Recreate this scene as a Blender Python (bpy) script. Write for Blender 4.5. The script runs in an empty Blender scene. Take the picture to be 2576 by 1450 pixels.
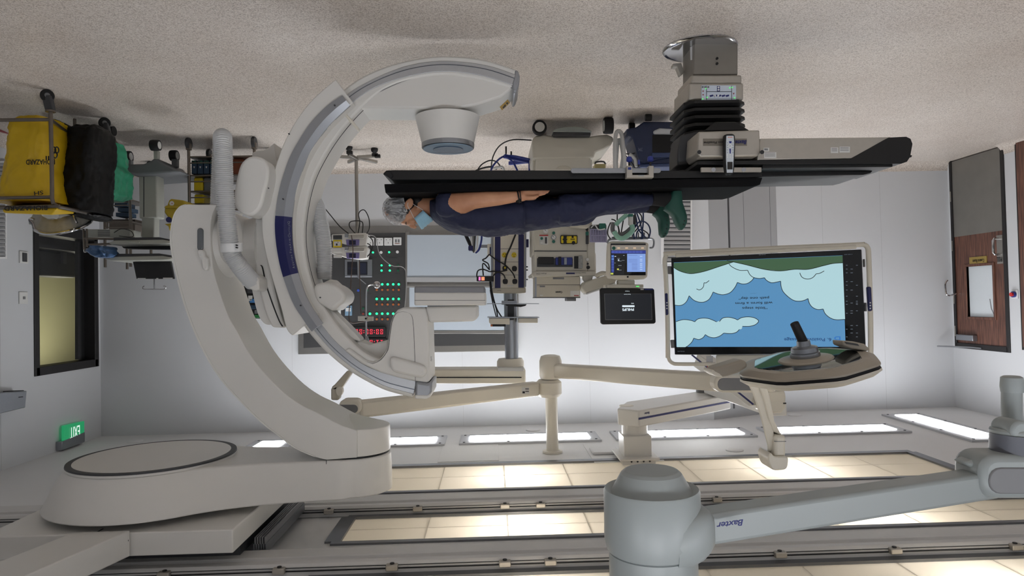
import bpy, bmesh, math, random
from mathutils import Vector, Matrix, Euler
random.seed(7)
SC = bpy.context.scene
COL = SC.collection
rad = math.radians
# ---------------------------------------------------------------- camera (the photograph is upside down)
F = 1712.0
CAM = Vector((0, 0, 1.54))
R = (Matrix.Rotation(rad(1.63), 3, 'Z') @ Matrix.Rotation(rad(90 - 1.13), 3, 'X') @ Matrix.Rotation(rad(180 - 1.25), 3, 'Z'))
cd = bpy.data.cameras.new('camera'); cam = bpy.data.objects.new('camera', cd); COL.objects.link(cam)
cd.sensor_width = 36; cd.lens = F / 2576 * 36; cd.clip_start = .05; cd.clip_end = 60
cam.matrix_world = Matrix.Translation(CAM) @ R.to_4x4()
SC.camera = cam
# ---------------------------------------------------------------- world, exposure
SC.view_settings.view_transform = 'Standard'; SC.view_settings.look = 'None'
SC.view_settings.exposure = 0.0; SC.view_settings.gamma = 1; SC.view_settings.use_curve_mapping = False
w = bpy.data.worlds.new('world'); SC.world = w; w.use_nodes = True
w.node_tree.nodes['Background'].inputs[0].default_value = (.6, .65, .7, 1)
w.node_tree.nodes['Background'].inputs[1].default_value = .05
LED_POWER = 20.0        # brightness of the cool ceiling panels
SPOT_POWER = 11.5       # warm lamps behind the diffusers

# ---------------------------------------------------------------- projection helpers: pixel + depth -> world point
def ray(x, y):
    return R @ Vector(((x - 1288) / F, (725 - y) / F, -1))
def P(x, y, Y):
    d = ray(x, y)
    if isinstance(Y, (int, float)):
        return CAM + d * (Y / d.y)
    p, n = Y
    p = Vector(p); n = Vector(n)
    return CAM + d * ((p - CAM).dot(n) / d.dot(n))
def PZ(x, y, z): return P(x, y, ((0, 0, z), (0, 0, 1)))
def PX(x, y, X): return P(x, y, ((X, 0, 0), (1, 0, 0)))
def xpl(X): return ((X, 0, 0), (1, 0, 0))
def nrm(Y):
    if isinstance(Y, (int, float)): return Vector((0, 1, 0))
    n = Vector(Y[1]).normalized()
    return n
def V(*a): return Vector(a)

def lin(c):
    c = c / 255.
    return c / 12.92 if c <= .04045 else ((c + .055) / 1.055) ** 2.4
MATS = {}
def mat(name, rgb=(128, 128, 128), rough=.5, metal=0., noise=.05, ns=25., bump=0., bs=200., coat=0., emit=0., alpha=1., trans=0., spec=.5, ecol=None, bd=.004):
    if name in MATS: return MATS[name]
    m = bpy.data.materials.new(name); m.use_nodes = True
    nt = m.node_tree; N = nt.nodes; L = nt.links; b = N['Principled BSDF']
    col = tuple(lin(c) for c in rgb) + (1,)
    b.inputs['Base Color'].default_value = col
    b.inputs['Roughness'].default_value = rough; b.inputs['Metallic'].default_value = metal
    b.inputs['Coat Weight'].default_value = coat; b.inputs['Alpha'].default_value = alpha
    b.inputs['Transmission Weight'].default_value = trans; b.inputs['Specular IOR Level'].default_value = spec
    if emit:
        b.inputs['Emission Color'].default_value = col if ecol is None else tuple(lin(c) for c in ecol) + (1,)
        b.inputs['Emission Strength'].default_value = emit
    tc = N.new('ShaderNodeTexCoord')
    if noise:
        n = N.new('ShaderNodeTexNoise'); n.inputs['Scale'].default_value = ns; n.inputs['Detail'].default_value = 3
        L.new(tc.outputs['Object'], n.inputs['Vector'])
        mx = N.new('ShaderNodeMix'); mx.data_type = 'RGBA'
        mx.inputs['A'].default_value = tuple(c * (1 - noise) for c in col[:3]) + (1,)
        mx.inputs['B'].default_value = tuple(min(1, c * (1 + noise)) for c in col[:3]) + (1,)
        L.new(n.outputs['Fac'], mx.inputs['Factor']); L.new(mx.outputs['Result'], b.inputs['Base Color'])
    if bump:
        n2 = N.new('ShaderNodeTexNoise'); n2.inputs['Scale'].default_value = bs; n2.inputs['Detail'].default_value = 2
        L.new(tc.outputs['Object'], n2.inputs['Vector'])
        bp = N.new('ShaderNodeBump'); bp.inputs['Strength'].default_value = bump; bp.inputs['Distance'].default_value = bd
        L.new(n2.outputs['Fac'], bp.inputs['Height']); L.new(bp.outputs['Normal'], b.inputs['Normal'])
    MATS[name] = m
    return m
def glow(name, rgb, s=1.):
    if name in MATS: return MATS[name]
    m = mat(name, (10, 10, 10), .4, noise=0, emit=s, ecol=rgb)
    return m

class MB:
    def __init__(s): s.v = []; s.f = []
    def add(s, vs, fs):
        o = len(s.v); s.v += [Vector(p) for p in vs]; s.f += [tuple(i + o for i in f) for f in fs]; return s
    def box(s, c, size, rot=None):
        c = Vector(c); h = Vector(size) / 2; vs = []
        for a in (-1, 1):
            for b in (-1, 1):
                for d in (-1, 1):
                    p = Vector((a * h.x, b * h.y, d * h.z))
                    if rot is not None: p = rot @ p
                    vs.append(c + p)
        return s.add(vs, [(0, 1, 3, 2), (4, 6, 7, 5), (0, 4, 5, 1), (2, 3, 7, 6), (0, 2, 6, 4), (1, 5, 7, 3)])
    def mm(s, a, b):
        a = Vector(a); b = Vector(b); return s.box((a + b) / 2, [abs(b[i] - a[i]) for i in range(3)])
    def loft(s, rings, cap=True, closed=False):
        n = len(rings[0]); o = 0; vs = [p for r in rings for p in r]; fs = []
        m = len(rings)
        for i in range(m if closed else m - 1):
            a = i * n; b = ((i + 1) % m) * n
            for j in range(n):
                k = (j + 1) % n
                fs.append((a + j, a + k, b + k, b + j))
        if cap and not closed:
            fs.append(tuple(range(n - 1, -1, -1))); fs.append(tuple(range((m - 1) * n, m * n)))
        return s.add(vs, fs)
    def cyl(s, p0, p1, r0, r1=None, n=24, cap=True):
        p0 = Vector(p0); p1 = Vector(p1); r1 = r0 if r1 is None else r1
        d = (p1 - p0).normalized(); a = d.orthogonal().normalized(); b = d.cross(a)
        R_ = lambda p, r: [p + a * (r * math.cos(2 * math.pi * i / n)) + b * (r * math.sin(2 * math.pi * i / n)) for i in range(n)]
        return s.loft([R_(p0, r0), R_(p1, r1)], cap)
    def tube(s, pts, r, n=10, closed=False, sub=0):
        pts = [Vector(p) for p in pts]
        rr = list(r) if isinstance(r, (list, tuple)) else [r] * len(pts)
        if sub: pts, rr = smooth_path(pts, rr, sub, closed)
        rings = []; m = len(pts); a = None
        for i, p in enumerate(pts):
            if closed: d = (pts[(i + 1) % m] - pts[i - 1]).normalized()
            else: d = (pts[min(i + 1, m - 1)] - pts[max(i - 1, 0)]).normalized()
            if a is None: a = d.orthogonal().normalized()
            a = (a - d * a.dot(d))
            a = a.normalized() if a.length > 1e-6 else d.orthogonal().normalized()
            b = d.cross(a)
            rings.append([p + a * (rr[i] * math.cos(2 * math.pi * j / n)) + b * (rr[i] * math.sin(2 * math.pi * j / n)) for j in range(n)])
        return s.loft(rings, True, closed)
    def lathe(s, c, prof, n=40, rot=None):
        c = Vector(c); rings = []
        for r, z in prof:
            ring = []
            for i in range(n):
                p = Vector((max(r, 1e-4) * math.cos(2 * math.pi * i / n), max(r, 1e-4) * math.sin(2 * math.pi * i / n), z))
                ring.append(c + (rot @ p if rot is not None else p))
            rings.append(ring)
        return s.loft(rings)
    def prism(s, loop, vec):
        loop = [Vector(p) for p in loop]; vec = Vector(vec)
        return s.loft([loop, [p + vec for p in loop]])
    def ell(s, c, r, rot=None, nu=24, nv=14, fn=None):
        c = Vector(c); rings = []
        for i in range(nv + 1):
            t = math.pi * (i / nv) ; t = min(max(t, .02), math.pi - .02)
            ring = []
            for j in range(nu):
                q = 2 * math.pi * j / nu
                u = Vector((math.sin(t) * math.cos(q), math.sin(t) * math.sin(q), math.cos(t)))
                k = fn(u) if fn else 1
                p = Vector((u.x * r[0] * k, u.y * r[1] * k, u.z * r[2] * k))
                ring.append(c + (rot @ p if rot is not None else p))
            rings.append(ring)
        return s.loft(rings)
    def slab(s, pts, Y, d, off=0.):
        n = nrm(Y)
        lp = [P(x, y, Y) - n * off for x, y in poly(pts)]
        return s.prism(lp, n * d)
    def build(s, name, m, parent=None, bevel=0., seg=2, ang=35, smooth=True, solid=0., sub=0, local=False):
        me = bpy.data.meshes.new(name)
        o = bpy.data.objects.new(name, me)
        if local: base = Vector()
        elif parent is not None: base = WL[parent.name]
        else:
            xs = [p.x for p in s.v]; ys = [p.y for p in s.v]; zs = [p.z for p in s.v]
            base = Vector(((min(xs) + max(xs)) / 2, (min(ys) + max(ys)) / 2, min(zs)))
            o.location = base
        me.from_pydata([p - base for p in s.v], [], s.f)
        bm = bmesh.new(); bm.from_mesh(me)
        bmesh.ops.recalc_face_normals(bm, faces=bm.faces); bm.to_mesh(me); bm.free()
        if smooth:
            me.shade_smooth(); me.set_sharp_from_angle(angle=rad(ang))
        me.materials.append(m)
        COL.objects.link(o)
        if parent is not None: o.parent = parent
        WL[o.name] = base
        if solid:
            q = o.modifiers.new('solid', 'SOLIDIFY'); q.thickness = solid; q.offset = 0
        if bevel:
            q = o.modifiers.new('bevel', 'BEVEL'); q.width = bevel; q.segments = seg; q.limit_method = 'ANGLE'; q.angle_limit = rad(40); q.harden_normals = False
        if sub:
            q = o.modifiers.new('sub', 'SUBSURF'); q.levels = sub; q.render_levels = sub
        return o
WL = {}
def smooth_path(pts, rr, k, closed=False):
    out = []; ro = []; m = len(pts)
    rng = range(m if closed else m - 1)
    for i in rng:
        g = (lambda j: pts[j % m]) if closed else (lambda j: pts[min(max(j, 0), m - 1)])
        h = (lambda j: rr[j % m]) if closed else (lambda j: rr[min(max(j, 0), m - 1)])
        p0, p1, p2, p3 = g(i - 1), g(i), g(i + 1), g(i + 2)
        for q in range(k):
            t = q / k; t2 = t * t; t3 = t2 * t
            out.append(.5 * ((2 * p1) + (p2 - p0) * t + (2 * p0 - 5 * p1 + 4 * p2 - p3) * t2 + (3 * p1 - p0 - 3 * p2 + p3) * t3))
            ro.append(h(i) * (1 - t) + h(i + 1) * t)
    if not closed: out.append(pts[-1]); ro.append(rr[-1])
    return out, ro
def rr(x0, y0, x1, y1, r, n=4):
    x0, x1 = min(x0, x1), max(x0, x1); y0, y1 = min(y0, y1), max(y0, y1)
    r = min(r, (x1 - x0) / 2.01, (y1 - y0) / 2.01); o = []
    for cx, cy, a in ((x1 - r, y0 + r, -90), (x1 - r, y1 - r, 0), (x0 + r, y1 - r, 90), (x0 + r, y0 + r, 180)):
        for i in range(n + 1):
            t = rad(a + 90 * i / n); o.append((cx + r * math.cos(t), cy + r * math.sin(t)))
    return o
def poly(p):
    if len(p) == 4 and isinstance(p[0], (int, float)):
        x0, y0, x1, y1 = p; return [(x0, y0), (x1, y0), (x1, y1), (x0, y1)]
    if len(p) == 5 and isinstance(p[0], (int, float)): return rr(*p)
    return p
def circ(x, y, r, n=20, ry=None):
    ry = r if ry is None else ry
    return [(x + r * math.cos(2 * math.pi * i / n), y + ry * math.sin(2 * math.pi * i / n)) for i in range(n)]
def spl(pts, k=5, closed=False):
    q, _ = smooth_path([Vector((a, b, 0)) for a, b in pts], [0] * len(pts), k, closed)
    return [(p.x, p.y) for p in q]
def tagit(o, label=None, cat=None, group=None, kind=None):
    if label: o['label'] = label
    if cat: o['category'] = cat
    if group: o['group'] = group
    if kind: o['kind'] = kind
    return o
def thing(name, label, cat, loc, group=None):
    o = bpy.data.objects.new(name, None); COL.objects.link(o); o.empty_display_size = .05
    o.location = loc; WL[o.name] = Vector(loc)
    return tagit(o, label, cat, group)
def S(name, pts, Y, d, m, parent=None, bevel=0., off=0., **k):
    return MB().slab(pts, Y, d, off).build(name, m, parent, bevel, **k)
def st(name, mb, m, parent=None, **k):
    o = mb.build(name, m, parent, **k)
    if parent is None: o['kind'] = 'structure'
    return o
def dup(root, delta, label=None):
    r = root.copy(); COL.objects.link(r); r.location = root.location + Vector(delta); WL[r.name] = WL[root.name] + Vector(delta)
    if label: r['label'] = label
    for ch in root.children:
        c = ch.copy(); COL.objects.link(c); c.parent = r; WL[c.name] = WL[r.name]
        for g in ch.children:
            d = g.copy(); COL.objects.link(d); d.parent = c
    return r
def text(body, hpx, x, y, Y, m, parent, off=.002, wpx=None, name='lettering', rotz=0., ex=.0006, shear=0., bold=0., spacing=1.):
    cu = bpy.data.curves.new(name, 'FONT'); cu.body = body; cu.align_x = 'CENTER'; cu.align_y = 'CENTER'
    c = P(x, y, Y); n = nrm(Y)
    sc = (c - CAM).length / F
    cu.size = hpx * sc / .7; cu.extrude = ex; cu.shear = shear; cu.offset = bold * cu.size; cu.space_line = spacing; cu.resolution_u = 3
    o = bpy.data.objects.new(name, cu); COL.objects.link(o)
    z = -n if n.dot(c - CAM) > 0 else n
    if abs(z.z) > .9: up = Vector((0, 1, 0))
    else: up = Vector((0, 0, 1))
    up = (up - z * up.dot(z)).normalized(); xx = up.cross(z)
    rm = Matrix((xx, up, z)).transposed() @ Matrix.Rotation(rotz, 3, 'Z')
    o.parent = parent; o.location = c + z * off - WL[parent.name]; o.rotation_euler = rm.to_euler()
    cu.materials.append(m)
    TEXTS.append((o, wpx * sc if wpx else None))
    WL[o.name] = WL[parent.name]
    return o
TEXTS = []; LETTERS = []
def finish_text():
    bpy.context.view_layer.update(); dg = bpy.context.evaluated_depsgraph_get()
    def tomesh(o): return bpy.data.meshes.new_from_object(o.evaluated_get(dg))
    for o, wd in TEXTS:
        me = tomesh(o)
        if not me.vertices: continue
        xs = [v.co.x for v in me.vertices]; s = wd / (max(xs) - min(xs)) if wd else 1
        m = o.data.materials[0]; par = o.parent; loc = o.location.copy(); rot = o.rotation_euler.copy(); nm = o.name.split('.')[0]
        if abs(s - 1) > 1e-4:
            for v in me.vertices: v.co.x *= s
        bpy.data.objects.remove(o)
        n = bpy.data.objects.new(nm, me); COL.objects.link(n); n.parent = par; n.location = loc; n.rotation_euler = rot
    if LETTERS:
        vs = []; fs = []
        for o in LETTERS:
            me = tomesh(o); mt = o.matrix_basis; k = len(vs); vs += [mt @ v.co for v in me.vertices]; fs += [tuple(i + k for i in p.vertices) for p in me.polygons]
        m = LETTERS[0].data.materials[0]; par = LETTERS[0].parent
        for o in LETTERS: bpy.data.objects.remove(o)
        me = bpy.data.meshes.new('lettering'); me.from_pydata(vs, [], fs); me.materials.append(m)
        n = bpy.data.objects.new('lettering', me); COL.objects.link(n); n.parent = par
# ---------------------------------------------------------------- shared materials
M_wall = mat('painted_wall', (205, 207, 210), .45, noise=.02, ns=3)
M_ceil = mat('ceiling_paint', (228, 228, 228), .5, noise=.02, ns=3)
M_ceilrail = mat('rail_paint', (212, 211, 209), .4, noise=.03)
M_railgrey = mat('grey_aluminium', (120, 122, 126), .35, .6, noise=.05)
M_white = mat('white_enamel', (224, 222, 217), .35, noise=.02, ns=8)
M_cream = mat('cream_enamel', (226, 220, 206), .38, noise=.02, ns=8)
M_beige = mat('beige_plastic', (196, 190, 175), .42, noise=.03, ns=10)
M_grey = mat('grey_plastic', (118, 118, 120), .45, noise=.03)
M_dkgrey = mat('dark_grey_plastic', (62, 63, 66), .5, noise=.05)
M_black = mat('black_plastic', (18, 18, 20), .5, noise=.05)
M_blackgl = mat('black_glass', (8, 8, 10), .08, noise=0, coat=.5)
M_rubber = mat('black_rubber', (22, 22, 24), .7, noise=.1)
M_steel = mat('brushed_steel', (165, 162, 156), .32, .9, noise=.06, ns=40)
M_steelw = mat('steel_satin', (182, 177, 168), .42, .6, noise=.06, ns=30)
M_chrome = mat('chrome', (200, 200, 202), .12, 1., noise=0)
M_alu = mat('brushed_aluminium', (158, 162, 168), .3, .85, noise=.05, ns=60)
M_navy = mat('navy_plastic', (28, 32, 88), .4, noise=.03)
M_blue = mat('blue_enamel', (38, 52, 130), .35, noise=.03)
M_white2 = mat('white_plastic', (225, 226, 226), .4, noise=.02)
M_yellow = mat('yellow_plastic', (222, 196, 30), .45, noise=.04)
M_teal = mat('teal_plastic', (50, 120, 105), .4, noise=.04)
M_ink = mat('black_ink', (14, 14, 18), .6, noise=0)
M_inkblue = mat('blue_ink', (22, 30, 100), .5, noise=0)
M_inkred = mat('red_ink', (170, 40, 35), .5, noise=0)
M_paper = mat('paper_label', (215, 215, 212), .6, noise=.03)
# ================================================================ THE ROOM
YA, YB, ZC, YN = 7.5, 7.9, 2.9, -2.2
XR, XL = P(252, 800, YA).x, P(2396, 800, YB).x
XC1, XC2 = P(1782, 520, YA).x, P(1953, 520, YB).x
def floor_mat():
    m = bpy.data.materials.new('speckled_vinyl'); m.use_nodes = True; N = m.node_tree.nodes; L = m.node_tree.links; b = N['Principled BSDF']
    tc = N.new('ShaderNodeTexCoord')
    v = N.new('ShaderNodeTexVoronoi'); v.inputs['Scale'].default_value = 190; L.new(tc.outputs['Object'], v.inputs['Vector'])
    n = N.new('ShaderNodeTexNoise'); n.inputs['Scale'].default_value = 1.3; n.inputs['Detail'].default_value = 4; L.new(tc.outputs['Object'], n.inputs['Vector'])
    n3 = N.new('ShaderNodeTexNoise'); n3.inputs['Scale'].default_value = 60; n3.inputs['Detail'].default_value = 4; L.new(tc.outputs['Object'], n3.inputs['Vector'])
    r = N.new('ShaderNodeValToRGB'); e = r.color_ramp.elements
    e[0].position = 0; e[0].color = tuple(lin(c) for c in (168, 157, 148)) + (1,)
    e[1].position = 1; e[1].color = tuple(lin(c) for c in (232, 225, 217)) + (1,)
    k = e.new(.35); k.color = tuple(lin(c) for c in (208, 198, 188)) + (1,)
    sp = N.new('ShaderNodeSeparateColor'); L.new(v.outputs['Color'], sp.inputs[0]); L.new(sp.outputs[0], r.inputs['Fac'])
    mx = N.new('ShaderNodeMix'); mx.data_type = 'RGBA'; mx.blend_type = 'MULTIPLY'; mx.inputs['Factor'].default_value = .35
    r2 = N.new('ShaderNodeValToRGB'); r2.color_ramp.elements[0].position = .35; r2.color_ramp.elements[0].color = (.72, .66, .62, 1); r2.color_ramp.elements[1].position = .65
    L.new(n.outputs['Fac'], r2.inputs['Fac']); L.new(r.outputs['Color'], mx.inputs['A']); L.new(r2.outputs['Color'], mx.inputs['B'])
    L.new(mx.outputs['Result'], b.inputs['Base Color']); b.inputs['Roughness'].default_value = .42
    bp = N.new('ShaderNodeBump'); bp.inputs['Strength'].default_value = .35; bp.inputs['Distance'].default_value = .004
    L.new(n3.outputs['Fac'], bp.inputs['Height']); L.new(bp.outputs['Normal'], b.inputs['Normal'])
    return m
M_floor = floor_mat()
st('floor', MB().mm((XL - .2, YN - .2, -.1), (XR + .2, YB + .3, 0)), M_floor)
st('wall_far', MB().mm((XC1, YA, 0), (XR + .1, YA + .15, 3.3)), M_wall)
aw = MB().prism([V(XC1, YA, 0), V(XC2, YB, 0), V(XC2, YB + .15, 0), V(XC1 + .1, YA + .15, 0)], (0, 0, 3.3))
M_wallgrey = mat('grey_wall_panel', (168, 169, 171), .45, noise=.02, ns=3)
awo = st('wall_angled', aw, M_wallgrey)
st('wall_far_recess', MB().mm((XL - .1, YB, 0), (XC2 + .002, YB + .15, 3.3)), M_wall)
st('wall_near', MB().mm((XL - .1, YN - .15, 0), (XR + .1, YN, 3.3)), M_wall)
# left wall (photo right) with the door opening
DY0, DY1, DZ = PX(2527, 600, XL).y, PX(2398, 600, XL).y, PX(2403, 866, XL).z
lw = MB().mm((XL - .15, YN, 0), (XL, DY0, 3.3)).mm((XL - .15, DY1, 0), (XL, YB + .1, 3.3)).mm((XL - .15, DY0, DZ), (XL, DY1, 3.3))
st('wall_left', lw, M_wall)
# right wall (photo left) with the window opening
WY0, WY1, WZ0, WZ1 = PX(88, 800, XR).y, PX(243, 800, XR).y, .75, PX(85, 940, XR).z
rw = MB().mm((XR, YN, 0), (XR + .15, WY0, 3.3)).mm((XR, WY1, 0), (XR + .15, YA + .1, 3.3)).mm((XR, WY0, 0), (XR + .15, WY1, WZ0)).mm((XR, WY0, WZ1), (XR + .15, WY1, 3.3))
st('wall_right', rw, M_wall)
# coved skirting in the floor vinyl
def cove(p0, p1, nin):
    p0 = Vector(p0); p1 = Vector(p1); nin = Vector(nin).normalized(); r = .085
    prof = [(0.004, .1), (.004, r)] + [(r - r * math.cos(rad(a)) + .004, r - r * math.sin(rad(a))) for a in (15, 30, 45, 60, 75, 90)] + [(r + .004, -.005), (-.02, -.005), (-.02, .1)]
    return MB().loft([[p + nin * a + V(0, 0, b) for a, b in prof] for p in (p0, p1)])
st('baseboard_far', cove((XC1, YA, 0), (XR, YA, 0), (0, -1, 0)), M_floor)
st('baseboard_recess', cove((XL, YB, 0), (XC2, YB, 0), (0, -1, 0)), M_floor)
st('baseboard_angled', cove((XC1, YA, 0), (XC2, YB, 0), (-.4, -.9, 0)), M_floor)
st('baseboard_left', cove((XL, YN, 0), (XL, DY0, 0), (1, 0, 0)), M_floor)
st('baseboard_right', cove((XR, YN, 0), (XR, YA, 0), (-1, 0, 0)), M_floor)
# seams of the wall cladding
sm = MB()
for x in (-1.05, .35, 2.2): sm.mm((x - .0015, YA - .0015, .1), (x + .0015, YA, ZC))
for x in (-3.9, -4.6): sm.mm((x - .0015, YB - .0015, .1), (x + .0015, YB, ZC))
for y in (3.2, 4.6, 6.0): sm.mm((XR - .0015, y, .1), (XR, y + .003, ZC))
st('trim_1', sm, mat('joint_grey', (188, 189, 191), .6, noise=0))
# slot and joints of the angled wall
aw2 = MB()
n_ang = V(-(YB - YA), (XC1 - XC2) * -1, 0)
def on_ang(t, off=0.):
    a = V(XC1, YA, 0).lerp(V(XC2, YB, 0), t); nn = V(-(YB - YA), -(XC1 - XC2), 0).normalized(); return a + nn * off
for t, wd, dp in ((.27, .022, .004), (.5, .002, .002), (.9, .002, .002)):
    a = on_ang(t, 0); d = (on_ang(1) - on_ang(0)).normalized(); nn = V(-(YB - YA), -(XC1 - XC2), 0).normalized()
    aw2.prism([a, a + d * wd, a + d * wd + nn * dp, a + nn * dp], (0, 0, ZC - .1))
st('trim_2', aw2, mat('slot_grey', (70, 70, 72), .5, noise=0))

# ---------------------------------------------------------------- ceiling with three recessed diffuser strips
SX0, SX1 = -3.5, .92
STR = [(4.95, 5.72), (3.93, 4.40), (2.75, 3.43)]
ce = MB()
edges = [YN] + [e for s in sorted(STR) for e in s] + [YB + .1]
for i in range(0, len(edges), 2):
    ce.mm((XL - .1, edges[i], ZC), (XR + .1, edges[i + 1], ZC + .05))
for a, b in STR:
    ce.mm((XL - .1, a, ZC), (SX0, b, ZC + .05)).mm((SX1, a, ZC), (XR + .1, b, ZC + .05))
st('ceiling', ce, M_ceil, smooth=False)
M_diff = bpy.data.materials.new('diffuser_acrylic'); M_diff.use_nodes = True
_n = M_diff.node_tree.nodes; _l = M_diff.node_tree.links; _b = _n['Principled BSDF']
_t = _n.new('ShaderNodeBsdfTranslucent'); _t.inputs[0].default_value = (.9, .885, .855, 1)
_m = _n.new('ShaderNodeMixShader'); _m.inputs[0].default_value = .72
_b.inputs['Base Color'].default_value = (.72, .705, .68, 1); _b.inputs['Roughness'].default_value = .5
_l.new(_b.outputs[0], _m.inputs[1]); _l.new(_t.outputs[0], _m.inputs[2]); _l.new(_m.outputs[0], _n['Material Output'].inputs[0])
M_plen = mat('plenum_white', (228, 224, 216), .7, noise=.02)
lampword = ['farthest', 'middle', 'nearest']
for i, (a, b) in enumerate(STR):
    t = thing('ceiling_light_strip', '%s long recessed strip of warm diffuser panels in the ceiling' % lampword[i], 'light', (-1.3, (a + b) / 2, ZC), 'warm backlit ceiling strips')
    h = MB()
    h.mm((SX0 - .02, a - .02, ZC + .42), (SX1 + .02, b + .02, ZC + .44))
    h.mm((SX0 - .02, a - .02, ZC + .05), (SX0, b + .02, ZC + .43)).mm((SX1, a - .02, ZC + .05), (SX1 + .02, b + .02, ZC + .43))
    h.mm((SX0 - .02, a - .02, ZC + .05), (SX1 + .02, a, ZC + .43)).mm((SX0 - .02, b, ZC + .05), (SX1 + .02, b + .02, ZC + .43))
    h.build('housing', M_plen, t)
    fr = MB(); q = .05
    fr.mm((SX0 - .03, b - .02, ZC - .012), (SX1 + .03, b + .05, ZC + .003)).mm((SX0 - .03, a - .03, ZC - .012), (SX1 + .03, a + .01, ZC + .003))
    fr.mm((SX0 - .06, a + .01, ZC - .0115), (SX0 + .02, b - .02, ZC + .003)).mm((SX1 - .02, a + .01, ZC - .0115), (SX1 + .07, b - .02, ZC + .003))
    fr.build('frame', M_railgrey, t)
    nx = 9; mid = a + (b - a) * .58
    for j in range(nx):
        x0 = SX0 + (SX1 - SX0) * j / nx; x1 = SX0 + (SX1 - SX0) * (j + 1) / nx
        for y0, y1 in ((a, mid), (mid, b)):
            g = .0006
            MB().mm((x0 + g, y0 + g, ZC + .012), (x1 - g, y1 - g, ZC + .018)).build('panel', M_diff, t, smooth=False)
        if j: MB().mm((x0 - .0035, a, ZC + .0185), (x0 + .0035, b, ZC + .021)).build('batten', M_plen, t, smooth=False)
    MB().mm((SX0, mid - .003, ZC + .0185), (SX1, mid + .003, ZC + .021)).build('batten', M_plen, t, smooth=False)
    for lx in (-.16, -2.35):
        ld = bpy.data.lights.new('lamp', 'POINT'); ld.energy = SPOT_POWER * (1.15 if i == 0 else .8); ld.color = (1, .94, .86); ld.shadow_soft_size = .06
        lo = bpy.data.objects.new('lamp', ld); COL.objects.link(lo); lo.parent = t
        lo.location = V(lx + .02, (a + b) / 2, ZC + .15) - WL[t.name]
# small dark dark joint across the farthest strip
# ---------------------------------------------------------------- rails along the ceiling
def ceiling_rail(y0, y1, label, clamps):
    t = thing('ceiling_rail', label, 'rail', (0, (y0 + y1) / 2, ZC), 'grey rails the X-ray arm travels on')
    pr = [(y0, ZC - .002), (y0, 2.845), (y0 + .012, 2.832), (y0 + .05, 2.832), (y0 + .055, 2.845), (y0 + .085, 2.845), (y0 + .09, 2.828), (y1 - .02, 2.826), (y1, 2.842), (y1, 2.853), (y1 - .03, 2.856), (y1 - .03, ZC - .002)]
    MB().loft([[V(x, p[0], p[1]) for p in pr] for x in (XL + .4, XR - .1)]).build('profile', M_ceilrail, t, bevel=.003)
    MB().mm((XL + .4, y0 - .006, 2.862), (XR - .1, y0 - .001, 2.868)).mm((XL + .4, y0 - .004, 2.848), (XR - .1, y0 - .001, 2.851)).build('groove', M_black, t)
    MB().mm((XL + .4, y1 - .028, 2.86), (XR - .1, y1 + .05, 2.875)).build('shadow_gap', M_rubber, t)
    MB().mm((XL + .4, y1 + .06, 2.87), (XR - .1, y1 + .09, ZC - .001)).build('running_edge', M_alu, t)
    for x in clamps:
        c = MB().mm((x - .03, y0 - .03, 2.842), (x + .03, y0 + .02, 2.872)).build('clamp', M_steelw, t, bevel=.005)
        MB().cyl((x, y0 - .005, 2.842), (x, y0 - .005, 2.838), .011).build('bolt', M_black, c)
    return t
def xs_at(pxs, Y): return [P(x, 1262 if Y > 4 else 1408, Y).x for x in pxs]
ceiling_rail(4.42, 4.66, 'farther of the two pale grey ceiling rails, behind the round pivot disc', xs_at([826, 1050, 1270, 1360, 1805], 4.4))
ceiling_rail(3.46, 3.68, 'nearer of the two pale grey ceiling rails, in front of the round pivot disc', xs_at([410, 700, 985, 1270, 1385, 1965, 2255, 2560], 3.44))
# ---------------------------------------------------------------- cool LED ceiling panels
M_led = glow('led_panel_glow', (248, 249, 252), LED_POWER)
M_ledfr = mat('led_frame_white', (190, 192, 196), .4, noise=.02)
def led(cx, cy, lx, ly, label):
    t = thing('ceiling_light_panel', label, 'light', (cx, cy, ZC), 'flat white ceiling light panels')
    gx, gy = (lx / 2, ly / 2); fx, fy = gx + .095, gy + .095
    fm = MB(); z0, z1 = ZC - .02, ZC - .001
    fm.mm((cx - fx, cy - fy, z0), (cx + fx, cy - gy, z1)).mm((cx - fx, cy + gy, z0), (cx + fx, cy + fy, z1))
    fm.mm((cx - fx, cy - gy, z0), (cx - gx, cy + gy, z1)).mm((cx + gx, cy - gy, z0), (cx + fx, cy + gy, z1))
    fm.build('frame', M_ledfr, t)
    MB().mm((cx - gx, cy - gy, ZC - .027), (cx + gx, cy + gy, ZC - .012)).build('diffuser', M_led, t, smooth=False)
    long = lx > ly
    for sgn in (-1, 1):
        for k in (-1, -.33, .33, 1):
            bx, by = (k * (gx + .05), sgn * (gy + .05)) if long else (sgn * (gx + .05), k * (gy + .05))
            MB().cyl((cx + bx, cy + by, z0), (cx + bx, cy + by, z0 - .004), .012, n=10).build('screw', M_dkgrey, t)
    return t
YL = 6.72
led(-.33, YL, 1.17, .24, 'flat white ceiling light panel beside the round lamp column')
led(-1.84, YL, 1.17, .24, 'flat white ceiling light panel behind the square boom mount')
led(-3.35, YL, 1.17, .24, 'flat white ceiling light panel behind the lamp yoke')
led(1.17, YL, 1.17, .24, 'flat white ceiling light panel beside the end of the white overhead arm')
led(2.2, 6.27, .24, 1.17, 'flat white ceiling light panel mostly hidden above the round pivot')
led(-4.5, 6.75, .24, 1.24, 'flat white ceiling light panel turned end-on, nearest the wooden door')
# the same fittings over the near half of the room, behind the camera
M_led = glow('led_panel_glow_near', (246, 249, 255), LED_POWER * 1.45)
for x in (-3.35, -1.84, -.33, 1.17): led(x, .35, 1.17, .24, 'flat white ceiling light panel in the row above and behind the viewer')
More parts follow.
